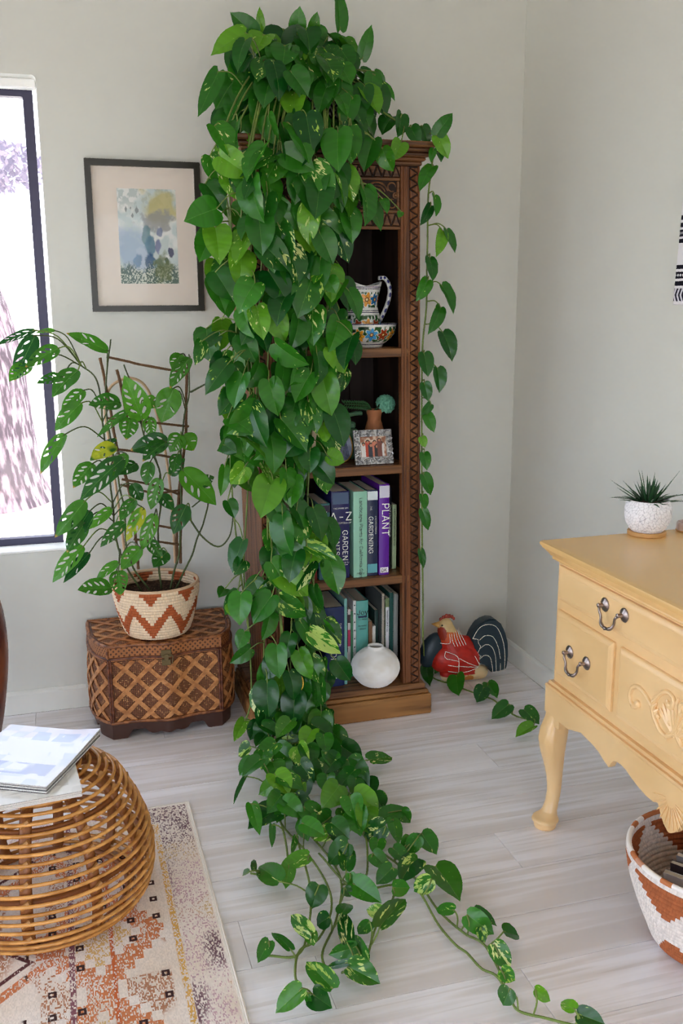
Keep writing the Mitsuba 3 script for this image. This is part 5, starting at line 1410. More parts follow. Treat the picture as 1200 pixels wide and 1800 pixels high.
# ---------------------------------------------------------------- where the leaves and stems of the two big plants sit (metres)
MON_LEAF = [(-0.058,3.25,1.416,-0.176,3.238,1.373,0.024,0),
(0.003,3.28,1.414,-0.055,3.268,1.408,0.018,0),
(-0.058,3.22,1.401,-0.129,3.191,1.265,0.051,0),
(0.01,3.2,1.361,-0.093,3.157,1.307,0.043,0),
(-0.082,3.2,1.309,-0.143,3.143,1.265,0.047,0),
(0.166,3.26,1.346,0.038,3.223,1.406,0.045,0),
(0.065,3.2,1.29,-0.019,3.165,1.21,0.055,0),
(0.016,3.25,1.267,-0.063,3.193,1.252,0.033,0),
(0.08,3.24,1.222,0.005,3.183,1.157,0.041,0),
(0.069,3.18,1.187,-0.018,3.18,1.101,0.048,0),
(0.013,3.17,1.09,-0.071,3.149,0.97,0.044,0),
(0.195,3.24,1.177,0.092,3.194,1.178,0.053,0),
(0.261,3.22,1.12,0.209,3.186,1.269,0.07,0),
(0.369,3.22,1.222,0.324,3.218,1.11,0.068,0),
(0.382,3.27,1.206,0.371,3.264,1.142,0.035,0),
(0.274,3.27,1.177,0.327,3.261,1.159,0.046,0),
(0.43,3.24,1.32,0.356,3.204,1.224,0.046,0),
(0.403,3.26,1.332,0.369,3.23,1.282,0.042,0),
(0.221,3.2,1.158,0.112,3.181,1.075,0.024,0),
(0.22,3.2,1.13,0.201,3.144,1.067,0.052,0),
(0.287,3.25,1.125,0.292,3.223,1.061,0.038,0),
(0.168,3.18,1.044,0.084,3.136,1.006,0.047,1),
(0.342,3.2,1.049,0.217,3.193,1.025,0.057,0),
(0.331,3.17,1.048,0.248,3.114,0.998,0.049,0),
(0.386,3.21,1.067,0.345,3.191,1.013,0.05,0),
(0.397,3.24,1.062,0.429,3.232,1.007,0.058,0),
(0.381,3.18,0.953,0.483,3.134,0.835,0.073,0),
(0.439,3.2,0.894,0.49,3.194,0.919,0.039,0),
(0.304,3.17,0.93,0.27,3.162,0.827,0.042,0),
(0.309,3.22,0.862,0.345,3.161,0.819,0.039,0),
(0.39,3.17,0.832,0.34,3.152,0.74,0.054,0),
(0.092,3.17,0.99,0.026,3.11,0.925,0.048,0),
(0.189,3.15,1.005,0.046,3.12,0.883,0.059,0),
(0.06,3.13,0.876,-0.04,3.096,0.771,0.048,0),
(0.073,3.14,0.84,-0.002,3.092,0.742,0.052,0),
(0.056,3.12,0.807,-0.007,3.079,0.723,0.048,0),
(0.045,3.1,0.733,-0.057,3.088,0.625,0.048,0),
(0.062,3.12,0.704,-0.024,3.079,0.623,0.032,0),
(0.142,3.15,0.842,0.059,3.099,0.787,0.03,0),
(0.182,3.13,0.796,0.099,3.112,0.724,0.037,0),
(0.2,3.16,1.018,0.152,3.127,0.943,0.037,0),
(0.279,3.2,0.981,0.261,3.188,0.906,0.042,0),
(0.219,3.15,0.866,0.165,3.104,0.807,0.038,0),
(0.243,3.13,0.84,0.18,3.089,0.742,0.038,1),
(0.281,3.15,0.814,0.231,3.138,0.695,0.042,0),
(0.32,3.2,0.667,0.27,3.17,0.624,0.051,0),
(0.227,3.12,0.708,0.159,3.09,0.646,0.049,0),
(0.124,3.08,0.59,0.018,3.034,0.607,0.056,0),
(0.15,3.1,0.642,0.15,3.041,0.574,0.049,0),
(0.153,3.1,0.671,0.077,3.096,0.615,0.03,0),
(0.235,3.22,0.974,0.165,3.165,0.949,0.046,0),
(0.349,3.24,0.925,0.398,3.231,0.981,0.039,0),
(0.262,3.2,0.711,0.3,3.162,0.658,0.035,0),
(0.218,3.24,0.903,0.249,3.237,0.843,0.038,0),
(0.371,3.2,1.003,0.351,3.164,0.948,0.034,0),
(0.127,3.25,1.004,0.176,3.246,1.06,0.038,0)]
TRELLIS = [[(0.142, 3.335, 1.321), (0.161, 3.335, 1.185), (0.18, 3.335, 1.018), (0.214, 3.335, 0.862), (0.229, 3.335, 0.659), (0.23, 3.335, 0.577)], [(0.43, 3.335, 1.283), (0.424, 3.335, 1.176), (0.416, 3.335, 1.037), (0.39, 3.335, 0.876), (0.374, 3.335, 0.733), (0.367, 3.335, 0.587)], [(0.406, 3.335, 0.977), (0.391, 3.335, 0.815), (0.38, 3.335, 0.586)], [(0.224, 3.335, 1.065), (0.209, 3.335, 1.202), (0.194, 3.335, 1.28)], [(0.162, 3.325, 1.325), (0.279, 3.325, 1.295), (0.428, 3.325, 1.263)], [(0.154, 3.325, 1.118), (0.289, 3.325, 1.099), (0.428, 3.325, 1.078)], [(0.179, 3.325, 1.01), (0.283, 3.325, 0.991), (0.406, 3.325, 0.964)], [(0.19, 3.325, 0.904), (0.288, 3.325, 0.88), (0.393, 3.325, 0.835)], [(0.185, 3.325, 0.886), (0.296, 3.325, 0.851), (0.392, 3.325, 0.853)], [(0.229, 3.325, 0.752), (0.311, 3.325, 0.731), (0.38, 3.325, 0.712)], [(0.22, 3.325, 0.689), (0.308, 3.325, 0.672), (0.377, 3.325, 0.658)]]
HOOP = [(0.19, 3.36, 0.605), (0.174, 3.36, 0.824), (0.157, 3.36, 1.026), (0.148, 3.36, 1.144), (0.167, 3.36, 1.213), (0.207, 3.36, 1.243), (0.245, 3.36, 1.248), (0.286, 3.36, 1.223), (0.314, 3.36, 1.157), (0.34, 3.36, 1.037), (0.357, 3.36, 0.874), (0.363, 3.36, 0.707), (0.364, 3.36, 0.58)]
PO_MOUND = [(0.959,3.24,2.369,0.942,3.222,2.491,0.058,0),
(0.811,3.22,2.34,0.813,3.19,2.411,0.058,0),
(0.667,3.2,2.322,0.593,3.19,2.378,0.068,0),
(0.693,3.22,2.336,0.687,3.207,2.405,0.029,0),
(0.63,3.15,2.314,0.521,3.137,2.243,0.067,0),
(0.532,3.1,2.187,0.464,3.079,2.056,0.054,0),
(0.619,3.1,2.282,0.586,3.069,2.186,0.056,0),
(1.029,3.22,2.28,1.056,3.206,2.377,0.047,0),
(1.086,3.2,2.203,1.123,3.164,2.147,0.032,0),
(1.072,3.22,2.243,1.106,3.208,2.205,0.028,0),
(0.855,3.12,2.261,0.822,3.105,2.214,0.054,0),
(0.871,3.26,2.362,0.882,3.235,2.413,0.037,0),
(1.116,3.16,2.095,1.078,3.152,2.038,0.071,0),
(1.133,3.12,2.096,1.108,3.088,2.022,0.054,0),
(1.158,3.1,2.054,1.177,3.076,1.995,0.05,0),
(1.197,3.1,2.059,1.217,3.092,2.002,0.045,0),
(1.11,3.06,2,1.073,3.035,1.94,0.057,0),
(1.226,3.05,2.024,1.275,3.039,2.09,0.05,0),
(1.23,3.05,2.024,1.262,3.035,1.955,0.053,0),
(1.005,3.12,2.177,0.989,3.118,2.082,0.073,0),
(1.047,3.16,2.222,1.037,3.16,2.144,0.063,0),
(0.923,3.1,2.186,0.915,3.089,2.082,0.068,0),
(0.944,3.06,2.129,0.919,3.052,2.034,0.071,0),
(0.87,3.08,2.162,0.832,3.046,2.071,0.064,0),
(0.755,3.03,2.056,0.745,3.019,1.95,0.07,0.8),
(0.727,3.05,2.181,0.739,3.044,2.132,0.059,0),
(0.692,3.05,2.211,0.702,3.026,2.102,0.073,0),
(0.737,3.02,2.183,0.785,3.002,2.113,0.079,0),
(1.004,3.03,2,0.969,3.009,1.903,0.075,0),
(1.036,3.03,1.973,1.071,3.028,1.908,0.061,0),
(0.782,3,1.959,0.739,2.973,1.891,0.07,0),
(0.901,3.03,2.021,0.931,3.006,1.943,0.067,0)]
PO_HERO = [(0.67,2.98,1.936,0.584,2.94,1.879,0.059,1.2),
(0.858,2.98,1.887,0.878,2.957,1.773,0.067,1),
(0.749,2.98,1.884,0.732,2.965,1.794,0.073,0.5),
(0.779,2.96,1.791,0.773,2.957,1.677,0.073,1.3),
(0.646,2.96,1.821,0.629,2.957,1.713,0.079,0.8),
(0.614,2.97,1.879,0.572,2.943,1.802,0.051,0),
(0.966,3,1.851,1,3,1.791,0.061,0.9),
(1.027,3,1.818,1.031,2.968,1.772,0.033,0),
(1.101,3.03,1.784,1.089,3.023,1.765,0.022,0),
(0.44,3.02,1.382,0.412,2.986,1.314,0.046,1.2),
(0.512,2.98,1.312,0.438,2.956,1.225,0.067,0.9),
(0.51,3.05,1.335,0.462,3.013,1.267,0.062,0),
(0.508,3.1,1.396,0.45,3.094,1.352,0.044,0),
(0.659,2.97,1.485,0.691,2.963,1.38,0.078,0),
(0.806,2.97,1.588,0.782,2.936,1.557,0.036,2),
(0.834,2.97,1.571,0.856,2.951,1.527,0.057,0),
(0.505,2.97,1.145,0.571,2.94,1.101,0.064,0),
(0.493,3,1.06,0.531,2.98,1.033,0.051,0),
(0.579,2.98,1.132,0.559,2.962,1.044,0.043,0),
(0.754,2.97,1.135,0.734,2.934,1.058,0.066,0),
(0.706,3,1.216,0.724,2.995,1.216,0.037,0),
(0.766,2.95,1.035,0.758,2.921,0.966,0.073,0),
(0.529,3.02,1.055,0.475,2.998,1.039,0.062,0),
(0.755,2.96,0.712,0.842,2.922,0.666,0.056,2),
(0.758,2.95,0.418,0.85,2.91,0.345,0.065,2.5),
(0.924,2.99,1.375,0.923,2.958,1.304,0.055,0),
(0.895,2.99,1.284,0.871,2.964,1.214,0.048,1.4),
(0.844,2.98,1.359,0.891,2.977,1.276,0.077,0),
(0.869,2.99,1.728,0.908,2.986,1.624,0.075,1),
(0.906,2.98,1.536,0.934,2.959,1.448,0.058,0),
(0.853,2.97,0.298,0.897,2.948,0.228,0.07,0),
(0.815,2.98,1.113,0.823,2.967,1.053,0.052,0),
(0.826,2.96,1.012,0.881,2.954,0.988,0.063,0),
(0.548,3,0.67,0.512,2.973,0.632,0.056,1),
(0.53,3.02,0.558,0.484,3.012,0.486,0.057,1),
(0.5,3,0.527,0.527,2.976,0.483,0.057,0),
(0.545,3,0.423,0.518,2.984,0.372,0.05,0),
(0.563,3,0.361,0.492,2.989,0.322,0.054,0),
(0.51,3.05,0.863,0.527,3.03,0.809,0.052,0),
(0.504,3.05,0.977,0.486,3.038,0.886,0.041,0),
(0.561,3,0.983,0.511,2.988,0.932,0.073,1),
(0.496,3.08,0.553,0.469,3.04,0.538,0.042,0)]
PO_RIGHT = [(1.219,3.06,1.931,1.162,3.022,1.851,0.05,0.25),
(1.227,3.06,1.839,1.22,3.026,1.772,0.036,0.25),
(1.215,3.06,1.807,1.168,3.029,1.744,0.036,0.25),
(1.259,3.06,1.728,1.225,3.028,1.646,0.043,0.25),
(1.273,3.06,1.732,1.287,3.022,1.659,0.04,0.25),
(1.214,3.06,1.642,1.213,3.029,1.568,0.051,0.25),
(1.209,3.06,1.57,1.163,3.044,1.503,0.048,0.25),
(1.258,3.06,1.552,1.3,3.055,1.461,0.063,0.25),
(1.256,3.06,1.48,1.203,3.034,1.395,0.048,0.25),
(1.265,3.06,1.397,1.29,3.035,1.304,0.064,0.25),
(1.198,3.06,1.328,1.204,3.037,1.253,0.054,0.25),
(1.247,3.06,1.277,1.251,3.047,1.197,0.053,0.25),
(1.2,3.06,1.228,1.212,3.051,1.168,0.045,0.25),
(1.226,3.06,1.155,1.19,3.058,1.12,0.033,0.25),
(1.212,3.06,1.121,1.228,3.035,1.062,0.041,0.25),
(1.194,3.06,1.042,1.202,3.048,1.008,0.031,0.25),
(1.203,3.06,0.986,1.204,3.034,0.931,0.04,0.25),
(1.202,3.06,0.91,1.226,3.053,0.839,0.048,0.25),
(1.199,3.06,0.837,1.196,3.029,0.793,0.036,0.25),
(1.199,3.06,0.786,1.22,3.055,0.712,0.04,0.25),
(1.195,3.06,0.64,1.199,3.04,0.578,0.028,0.25),
(1.222,3.06,1.984,1.209,3.049,1.942,0.026,0.25),
(1.239,3.06,1.974,1.241,3.041,1.943,0.026,0.25)]
PO_RSTEM = [(1.122, 3.12, 2.071), (1.192, 3.12, 2.034), (1.242, 3.12, 1.993), (1.226, 3.09, 1.921), (1.217, 3.09, 1.831), (1.217, 3.09, 1.704), (1.216, 3.09, 1.593), (1.216, 3.09, 1.481), (1.205, 3.09, 1.367), (1.203, 3.09, 1.251), (1.204, 3.09, 1.133), (1.206, 3.09, 0.994), (1.209, 3.09, 0.811), (1.213, 3.09, 0.623), (1.218, 3.09, 0.452), (1.22, 3.09, 0.299)]
PO_FLOOR_RIGHT = [(1.481,3.585,0.048,1.396,3.544,0.019,0.071,0.5),
(1.519,3.526,0.04,1.407,3.419,0.007,0.08,0.5),
(1.356,3.394,0.055,1.331,3.29,0.018,0.053,0.5),
(1.425,3.247,0.065,1.409,3.184,0.007,0.078,0.5),
(1.486,3.125,0.056,1.44,3.083,0.019,0.061,0.5),
(1.518,3.159,0.057,1.524,3.087,0.025,0.055,0.5),
(1.508,2.955,0.055,1.43,2.929,0.021,0.061,0.5),
(1.54,2.9,0.054,1.568,2.838,0.022,0.064,0.5),
(1.518,2.781,0.046,1.446,2.77,0.02,0.054,0.5)]
PO_FLOOR = [(0.552,3.086,0.065,0.503,3.027,0.021,0.04,0.5),
(0.528,2.86,0.075,0.493,2.885,0.035,0.047,2),
(0.519,2.769,0.074,0.476,2.775,0.024,0.049,0.5),
(0.48,2.696,0.057,0.426,2.607,0.023,0.019,0.5),
(0.642,3.035,0.044,0.582,3.022,0.016,0.046,0.5),
(0.698,2.889,0.051,0.615,2.906,0.038,0.052,2),
(0.607,2.892,0.048,0.534,2.842,0.034,0.051,0.5),
(0.616,2.87,0.051,0.668,2.793,0.018,0.066,0.5),
(0.707,3.093,0.049,0.667,3.009,0.034,0.039,0.5),
(0.747,3.043,0.059,0.788,2.993,0.03,0.054,1.5),
(0.744,2.952,0.058,0.8,2.913,0.023,0.065,0.5),
(0.765,2.821,0.059,0.699,2.808,0.04,0.051,0.5),
(0.783,2.835,0.049,0.78,2.703,0.035,0.074,0.5),
(0.823,2.941,0.051,0.868,2.874,0.021,0.061,0.5),
(0.826,2.814,0.053,0.882,2.767,0.018,0.068,0.5),
(0.806,2.682,0.073,0.823,2.626,0.025,0.084,0.5),
(0.603,2.774,0.049,0.6,2.668,0.016,0.074,0.5),
(0.669,2.794,0.045,0.656,2.76,0.022,0.035,2),
(0.63,2.69,0.056,0.645,2.635,0.032,0.05,0.5),
(0.718,2.706,0.074,0.719,2.643,0.039,0.045,0.8),
(0.774,2.638,0.051,0.711,2.56,0.032,0.068,1),
(0.567,2.613,0.072,0.512,2.645,0.019,0.05,0.5),
(0.635,2.597,0.07,0.605,2.539,0.026,0.073,0.5),
(0.562,2.516,0.068,0.581,2.485,0.024,0.061,0.5),
(0.588,2.517,0.063,0.621,2.438,0.029,0.061,0.9),
(0.541,2.501,0.046,0.439,2.434,0.036,0.074,0.5),
(0.461,2.507,0.069,0.463,2.408,0.029,0.037,0.5),
(0.671,2.395,0.055,0.598,2.361,0.041,0.056,0.8),
(0.654,2.328,0.055,0.6,2.318,0.039,0.041,1.6),
(0.659,2.334,0.056,0.665,2.276,0.026,0.045,0.5),
(0.499,2.401,0.055,0.486,2.35,0.018,0.018,0.5),
(0.55,2.329,0.052,0.529,2.295,0.022,0.017,1.5),
(0.758,2.524,0.045,0.709,2.493,0.03,0.045,1),
(0.764,2.44,0.057,0.721,2.48,0.017,0.04,1),
(0.809,2.692,0.048,0.832,2.54,0.04,0.088,0.5),
(0.786,2.529,0.047,0.84,2.514,0.026,0.048,0.5),
(0.816,2.452,0.073,0.848,2.453,0.019,0.054,0.5),
(0.8,2.338,0.056,0.903,2.404,0.037,0.052,0.7),
(0.881,2.385,0.044,0.898,2.357,0.018,0.04,0.5),
(0.794,2.272,0.073,0.743,2.304,0.034,0.057,1.4),
(0.837,2.335,0.051,0.823,2.249,0.028,0.039,0.5),
(0.765,2.249,0.051,0.739,2.196,0.039,0.041,1),
(0.669,2.22,0.073,0.616,2.226,0.018,0.058,0.5),
(0.633,2.121,0.06,0.684,2.29,0.021,0.043,1),
(0.557,2.218,0.056,0.478,2.218,0.035,0.043,0.8),
(0.455,2.114,0.066,0.433,2.261,0.021,0.055,0.8),
(0.498,2.193,0.054,0.476,2.14,0.027,0.036,0.5),
(0.407,2.199,0.055,0.42,2.28,0.034,0.015,0.5),
(0.389,2.176,0.068,0.382,2.232,0.025,0.016,0.5),
(0.85,2.222,0.057,0.822,2.189,0.018,0.044,1),
(0.823,2.125,0.055,0.76,2.057,0.041,0.054,1.2),
(0.753,2.098,0.059,0.705,2.085,0.03,0.044,0.5),
(0.638,2.102,0.062,0.643,2.083,0.031,0.026,0.5),
(0.545,2.067,0.069,0.521,2.046,0.023,0.05,0.6),
(0.636,2.071,0.053,0.685,1.996,0.039,0.054,0.5),
(0.608,2.052,0.059,0.619,2.037,0.041,0.026,0.5),
(0.73,2.033,0.047,0.776,2.036,0.036,0.038,0.6),
(0.54,1.951,0.058,0.515,1.97,0.028,0.037,0.4),
(0.566,1.937,0.071,0.616,2.039,0.019,0.034,0.5),
(0.482,1.905,0.059,0.465,2.033,0.022,0.035,2),
(0.483,1.917,0.054,0.485,1.899,0.037,0.029,1),
(0.554,1.852,0.056,0.585,1.99,0.036,0.035,1.8),
(0.674,1.945,0.043,0.642,1.973,0.042,0.033,2.5),
(0.636,1.859,0.074,0.748,1.994,0.034,0.046,1.2),
(0.582,1.785,0.049,0.584,1.9,0.033,0.038,1.5),
(0.385,1.919,0.049,0.352,1.885,0.026,0.032,0.5),
(0.427,1.884,0.044,0.406,1.987,0.018,0.025,0.5),
(0.573,1.842,0.048,0.517,1.868,0.021,0.033,0.5),
(0.622,1.891,0.07,0.603,1.919,0.022,0.03,0.5),
(0.476,1.702,0.069,0.462,1.863,0.016,0.044,1.8),
(0.537,1.785,0.045,0.597,1.749,0.018,0.051,1.5),
(0.413,1.715,0.073,0.355,1.706,0.037,0.042,0.6),
(0.44,1.727,0.043,0.468,1.681,0.04,0.045,0.7),
(0.539,1.793,0.05,0.497,1.825,0.023,0.017,1),
(0.423,1.709,0.062,0.432,1.725,0.021,0.013,0.5),
(0.861,2.195,0.074,0.829,2.197,0.026,0.04,1.2),
(0.882,2.226,0.061,0.902,2.166,0.031,0.054,0.5),
(0.833,2.121,0.052,0.765,2.07,0.035,0.048,1.8),
(0.822,2,0.075,0.787,2.025,0.031,0.043,2),
(0.869,2.09,0.046,0.877,1.952,0.037,0.072,0.4),
(0.833,1.88,0.064,0.813,1.943,0.029,0.029,0.8),
(0.855,1.855,0.064,0.91,1.825,0.023,0.049,0.5),
(0.89,1.884,0.053,0.926,1.843,0.029,0.025,0.5),
(0.879,1.826,0.045,0.873,1.791,0.031,0.026,2),
(0.921,1.791,0.049,0.964,1.797,0.023,0.039,0.2),
(0.866,1.729,0.072,0.889,1.693,0.031,0.041,2),
(0.856,1.671,0.051,0.88,1.651,0.034,0.032,2),
(0.834,1.584,0.075,0.82,1.584,0.039,0.037,0.5),
(0.887,1.573,0.069,0.929,1.582,0.025,0.025,0.5),
(0.943,1.504,0.062,0.948,1.565,0.031,0.027,0.8),
(0.953,1.508,0.046,0.998,1.48,0.034,0.037,1),
(0.882,2.682,0.06,0.974,2.732,0.03,0.055,0.8),
(0.595,3.048,0.067,0.559,3.025,0.018,0.052,0.5),
(0.612,2.986,0.05,0.558,2.921,0.042,0.051,0.5),
(0.778,2.929,0.053,0.732,2.908,0.023,0.059,0.5),
(0.66,2.935,0.045,0.659,2.849,0.024,0.066,0.5),
(0.689,2.703,0.061,0.71,2.678,0.017,0.054,0.5),
(0.737,2.608,0.052,0.748,2.551,0.023,0.057,0.5),
(0.833,2.587,0.048,0.834,2.506,0.037,0.06,0.5),
(0.735,2.326,0.074,0.768,2.307,0.04,0.045,0.5),
(0.712,2.429,0.057,0.728,2.396,0.018,0.05,0.5),
(0.727,2.183,0.054,0.754,2.146,0.03,0.04,0.5),
(0.786,2.192,0.055,0.811,2.147,0.035,0.04,0.5)]
PO_FSTEM = [[(0.639, 3.021, 0.03), (0.565, 2.705, 0.03), (0.539, 2.497, 0.012), (0.575, 2.3, 0.012), (0.588, 2.144, 0.012), (0.569, 2.038, 0.012), (0.51, 1.942, 0.012), (0.455, 1.912, 0.012), (0.426, 1.833, 0.012), (0.43, 1.788, 0.012), (0.446, 1.761, 0.012)], [(0.677, 3.009, 0.03), (0.603, 2.655, 0.03), (0.595, 2.48, 0.012), (0.628, 2.255, 0.012), (0.624, 2.133, 0.012), (0.567, 1.992, 0.012), (0.502, 1.881, 0.012), (0.506, 1.78, 0.012)], [(0.753, 2.986, 0.03), (0.73, 2.616, 0.03), (0.752, 2.336, 0.012), (0.797, 2.175, 0.012), (0.82, 2.087, 0.012), (0.825, 1.96, 0.012), (0.851, 1.86, 0.012), (0.879, 1.808, 0.012), (0.874, 1.707, 0.012)], [(0.779, 2.932, 0.03), (0.744, 2.538, 0.03), (0.767, 2.331, 0.012), (0.773, 2.155, 0.012), (0.732, 2.037, 0.012), (0.654, 1.942, 0.012), (0.59, 1.833, 0.012), (0.529, 1.812, 0.012)], [(0.796, 2.045, 0.03), (0.798, 1.989, 0.03), (0.804, 1.908, 0.012), (0.814, 1.828, 0.012), (0.828, 1.792, 0.012), (0.838, 1.734, 0.012), (0.86, 1.701, 0.012), (0.86, 1.639, 0.012), (0.858, 1.589, 0.012), (0.905, 1.551, 0.012), (0.952, 1.515, 0.012)], [(0.544, 2.673, 0.03), (0.528, 2.373, 0.03), (0.49, 2.214, 0.012), (0.406, 2.253, 0.012)], [(0.559, 2.364, 0.03), (0.536, 2.119, 0.03), (0.49, 1.97, 0.012), (0.444, 1.898, 0.012), (0.38, 1.918, 0.012)], [(0.761, 2.364, 0.03), (0.725, 2.224, 0.03), (0.689, 2.14, 0.012), (0.624, 2.133, 0.012)], [(0.598, 2.263, 0.03), (0.641, 2.087, 0.03), (0.752, 2.094, 0.012)]]
PO_RFLOOR = [(1.385, 3.472, 0.012), (1.378, 3.365, 0.012), (1.416, 3.292, 0.012), (1.462, 3.2, 0.012), (1.51, 3.111, 0.012), (1.519, 3.042, 0.012), (1.529, 2.944, 0.012), (1.57, 2.89, 0.012)]
PO_LEFT = [(0.503, 2.0), (0.508, 1.887), (0.481, 1.756), (0.482, 1.639), (0.495, 1.52), (0.491, 1.382), (0.505, 1.276), (0.496, 1.169), (0.503, 1.023), (0.511, 0.873), (0.506, 0.721), (0.51, 0.546), (0.521, 0.386), (0.53, 0.242), (0.537, 0.117), (0.53, 0.034)]
PO_RIGHTB = [(0.966, 2.019), (0.966, 1.851), (0.938, 1.73), (0.931, 1.59), (0.927, 1.483), (0.912, 1.375), (0.888, 1.266), (0.877, 1.117), (0.847, 1.005), (0.836, 0.891), (0.865, 0.772), (0.864, 0.613), (0.859, 0.452), (0.872, 0.284), (0.882, 0.199), (0.86, 0.052), (0.86, -0.013)]
# ---------------------------------------------------------------- leaf shapes
def heart_base(nt=10, nu=4):
    """a heart shaped blade: x from -0.5 to 0.5, y from the stalk (0) to the tip (1)"""
    E = spline([(0.0, 0.0), (0.13, -0.085), (0.31, -0.085), (0.45, 0.03), (0.505, 0.20), (0.505, 0.38), (0.455, 0.57), (0.36, 0.73), (0.225, 0.87), (0.085, 0.965), (0.0, 1.05)], 6)
    Ls = np.concatenate([[0], np.cumsum(np.linalg.norm(np.diff(E, axis=0), axis=1))]); Ls /= Ls[-1]
    tt = np.linspace(0, 1, nt + 1) ** 0.92
    V, F = [], []
    for sg in (-1, 1):
        o = len(V)
        for t in tt:
            e = np.array([np.interp(t, Ls, E[:, 0]), np.interp(t, Ls, E[:, 1])]); m = np.array([0, t ** 1.05 * 1.03])
            for u in np.linspace(0, 1, nu + 1):
                q = m * (1 - u) + e * u
                V.append([sg * q[0], q[1]])
        for i in range(nt):
            for j in range(nu):
                a = o + i * (nu + 1) + j; b = a + nu + 1
                f = [[a, a + 1, b + 1], [a, b + 1, b]]
                F += f if sg > 0 else [x[::-1] for x in f]
    return np.array(V), np.array(F)
HEART = heart_base()
HEART_S = heart_base(6, 2)
def hole_leaf(seed):
    r = np.random.default_rng(seed)
    out = np.array([(0, 0), (0.2, 0.02), (0.40, 0.14), (0.5, 0.32), (0.46, 0.55), (0.33, 0.76), (0.14, 0.92), (0, 1.02)])
    R_ = spline(out, 5); Lf = R_[::-1].copy(); Lf[:, 0] *= -0.94
    poly = Polygon(np.vstack([R_, Lf[1:-1]])).buffer(0)
    for sg in (-1, 1):
        for k, y in enumerate((0.20, 0.38, 0.56, 0.72)):
            if r.random() < 0.42: continue
            yy = y + r.uniform(-.04, .04); w = np.interp(yy, R_[:, 1][:], R_[:, 0])
            c = np.array([sg * w * r.uniform(0.40, 0.55), yy + 0.04])
            el = shapely.affinity.scale(shapely.geometry.Point(0, 0).buffer(1, 5), w * r.uniform(0.20, 0.30), r.uniform(0.028, 0.045))
            el = shapely.affinity.translate(shapely.affinity.rotate(el, sg * 32), *c)
            poly = poly.difference(el)
    v, f = trimesh.creation.triangulate_polygon(poly, engine='earcut')
    v3 = np.column_stack([v, np.zeros(len(v))])
    v3, f = trimesh.remesh.subdivide_to_size(v3, f, 0.16, max_iter=6)
    m = trimesh.Trimesh(v3, f, process=True)
    return np.array(m.vertices)[:, :2], np.array(m.faces)
import shapely.affinity
HOLED = [hole_leaf(s) for s in (1, 2, 3, 4)]

def place_leaf(shape, base, tip, w, nrm, fold=0.25, curl=0.2, wave=0.0, twist=0.0, ph=0.0):
    """blade from base to tip, width w, facing nrm; fold lifts the halves, curl drops the tip and lobes"""
    base, tip = np.asarray(base, float), np.asarray(tip, float)
    a = tip - base; L = np.linalg.norm(a); a /= L
    n = np.asarray(nrm, float); n = n - a * (n @ a); n /= np.linalg.norm(n) + 1e-12
    s = np.cross(a, n)
    if twist:
        n, s = n * math.cos(twist) + s * math.sin(twist), s * math.cos(twist) - n * math.sin(twist)
    V2, F = shape
    x, y = V2[:, 0], V2[:, 1]
    h = fold * np.abs(x) * w * (1 - 0.3 * np.abs(x)) + curl * L * (y * (1 - y) * 1.1 - 0.10 * np.abs(x) * 2 * np.clip(y, 0, 1)) + wave * w * np.sin(x * 9 + y * 11 + ph) * np.abs(x)
    V = base + np.outer(y * L, a) + np.outer(x * w, s) + np.outer(h, n)
    return trimesh.Trimesh(V, F, process=False)

def leaf_uv(shape, i, var):
    """leaf number in the whole part of u, its variegation in that of v"""
    V2 = shape[0]
    return np.stack([i + 0.5 + 0.9 * V2[:, 0], round(var * 10) * 2 + 0.4 + V2[:, 1]], 1)

def pothos_c(p, n, uv):
    i, k = dr.floor(uv.x), dr.floor(uv.y / 2)
    x, y = (uv.x - i - 0.5) / 0.9, uv.y - 2 * k - 0.4
    amt = k / 10
    r, r2 = cell_rand(i, 1, 7), cell_rand(i, 5, 3)
    ax = dr.abs(x)
    c = mix(lin(14, 72, 22), lin(52, 122, 28), r)
    c = mix(c, mi.Color3f(lin(100, 160, 36)), smoothstep(0.80, 0.97, r2) * 0.85)
    vein = noise(ax * 5 - y * 16, i * 3.7, 1.0)
    c = c * (0.90 + 0.2 * vein)
    s = dr.select(x > 0, 0.0, 31.0)
    q = noise(ax * 7 + s + i * 1.7, (y - ax * 0.9) * 5.0 + i * 4.1, 2) * 0.65 + noise(ax * 22 + s, (y - ax * 0.9) * 20 + i * 2.3, 6) * 0.35
    th = 0.92 - 0.17 * amt - 0.10 * (r2 - 0.5)
    c = mix(c, mix(lin(150, 190, 62), lin(216, 222, 150), cell_rand(i, 8, 8)), smoothstep(th, th + 0.05, q) * 0.9)
    c = mix(c, mi.Color3f(lin(110, 160, 70)), (1 - smoothstep(0.005, 0.014, ax)) * 0.28)
    return c
_pl = mikit.proc(pothos_c)
scene['pothos_leaf'] = {'type': 'blendbsdf', 'weight': 0.66, 'a': {'type': 'principledthin', 'base_color': _pl, 'roughness': 0.4, 'diff_trans': 1.1},
                        'b': {'type': 'twosided', 'bsdf': {'type': 'principled', 'base_color': _pl, 'roughness': 0.23, 'specular': 0.55}}}
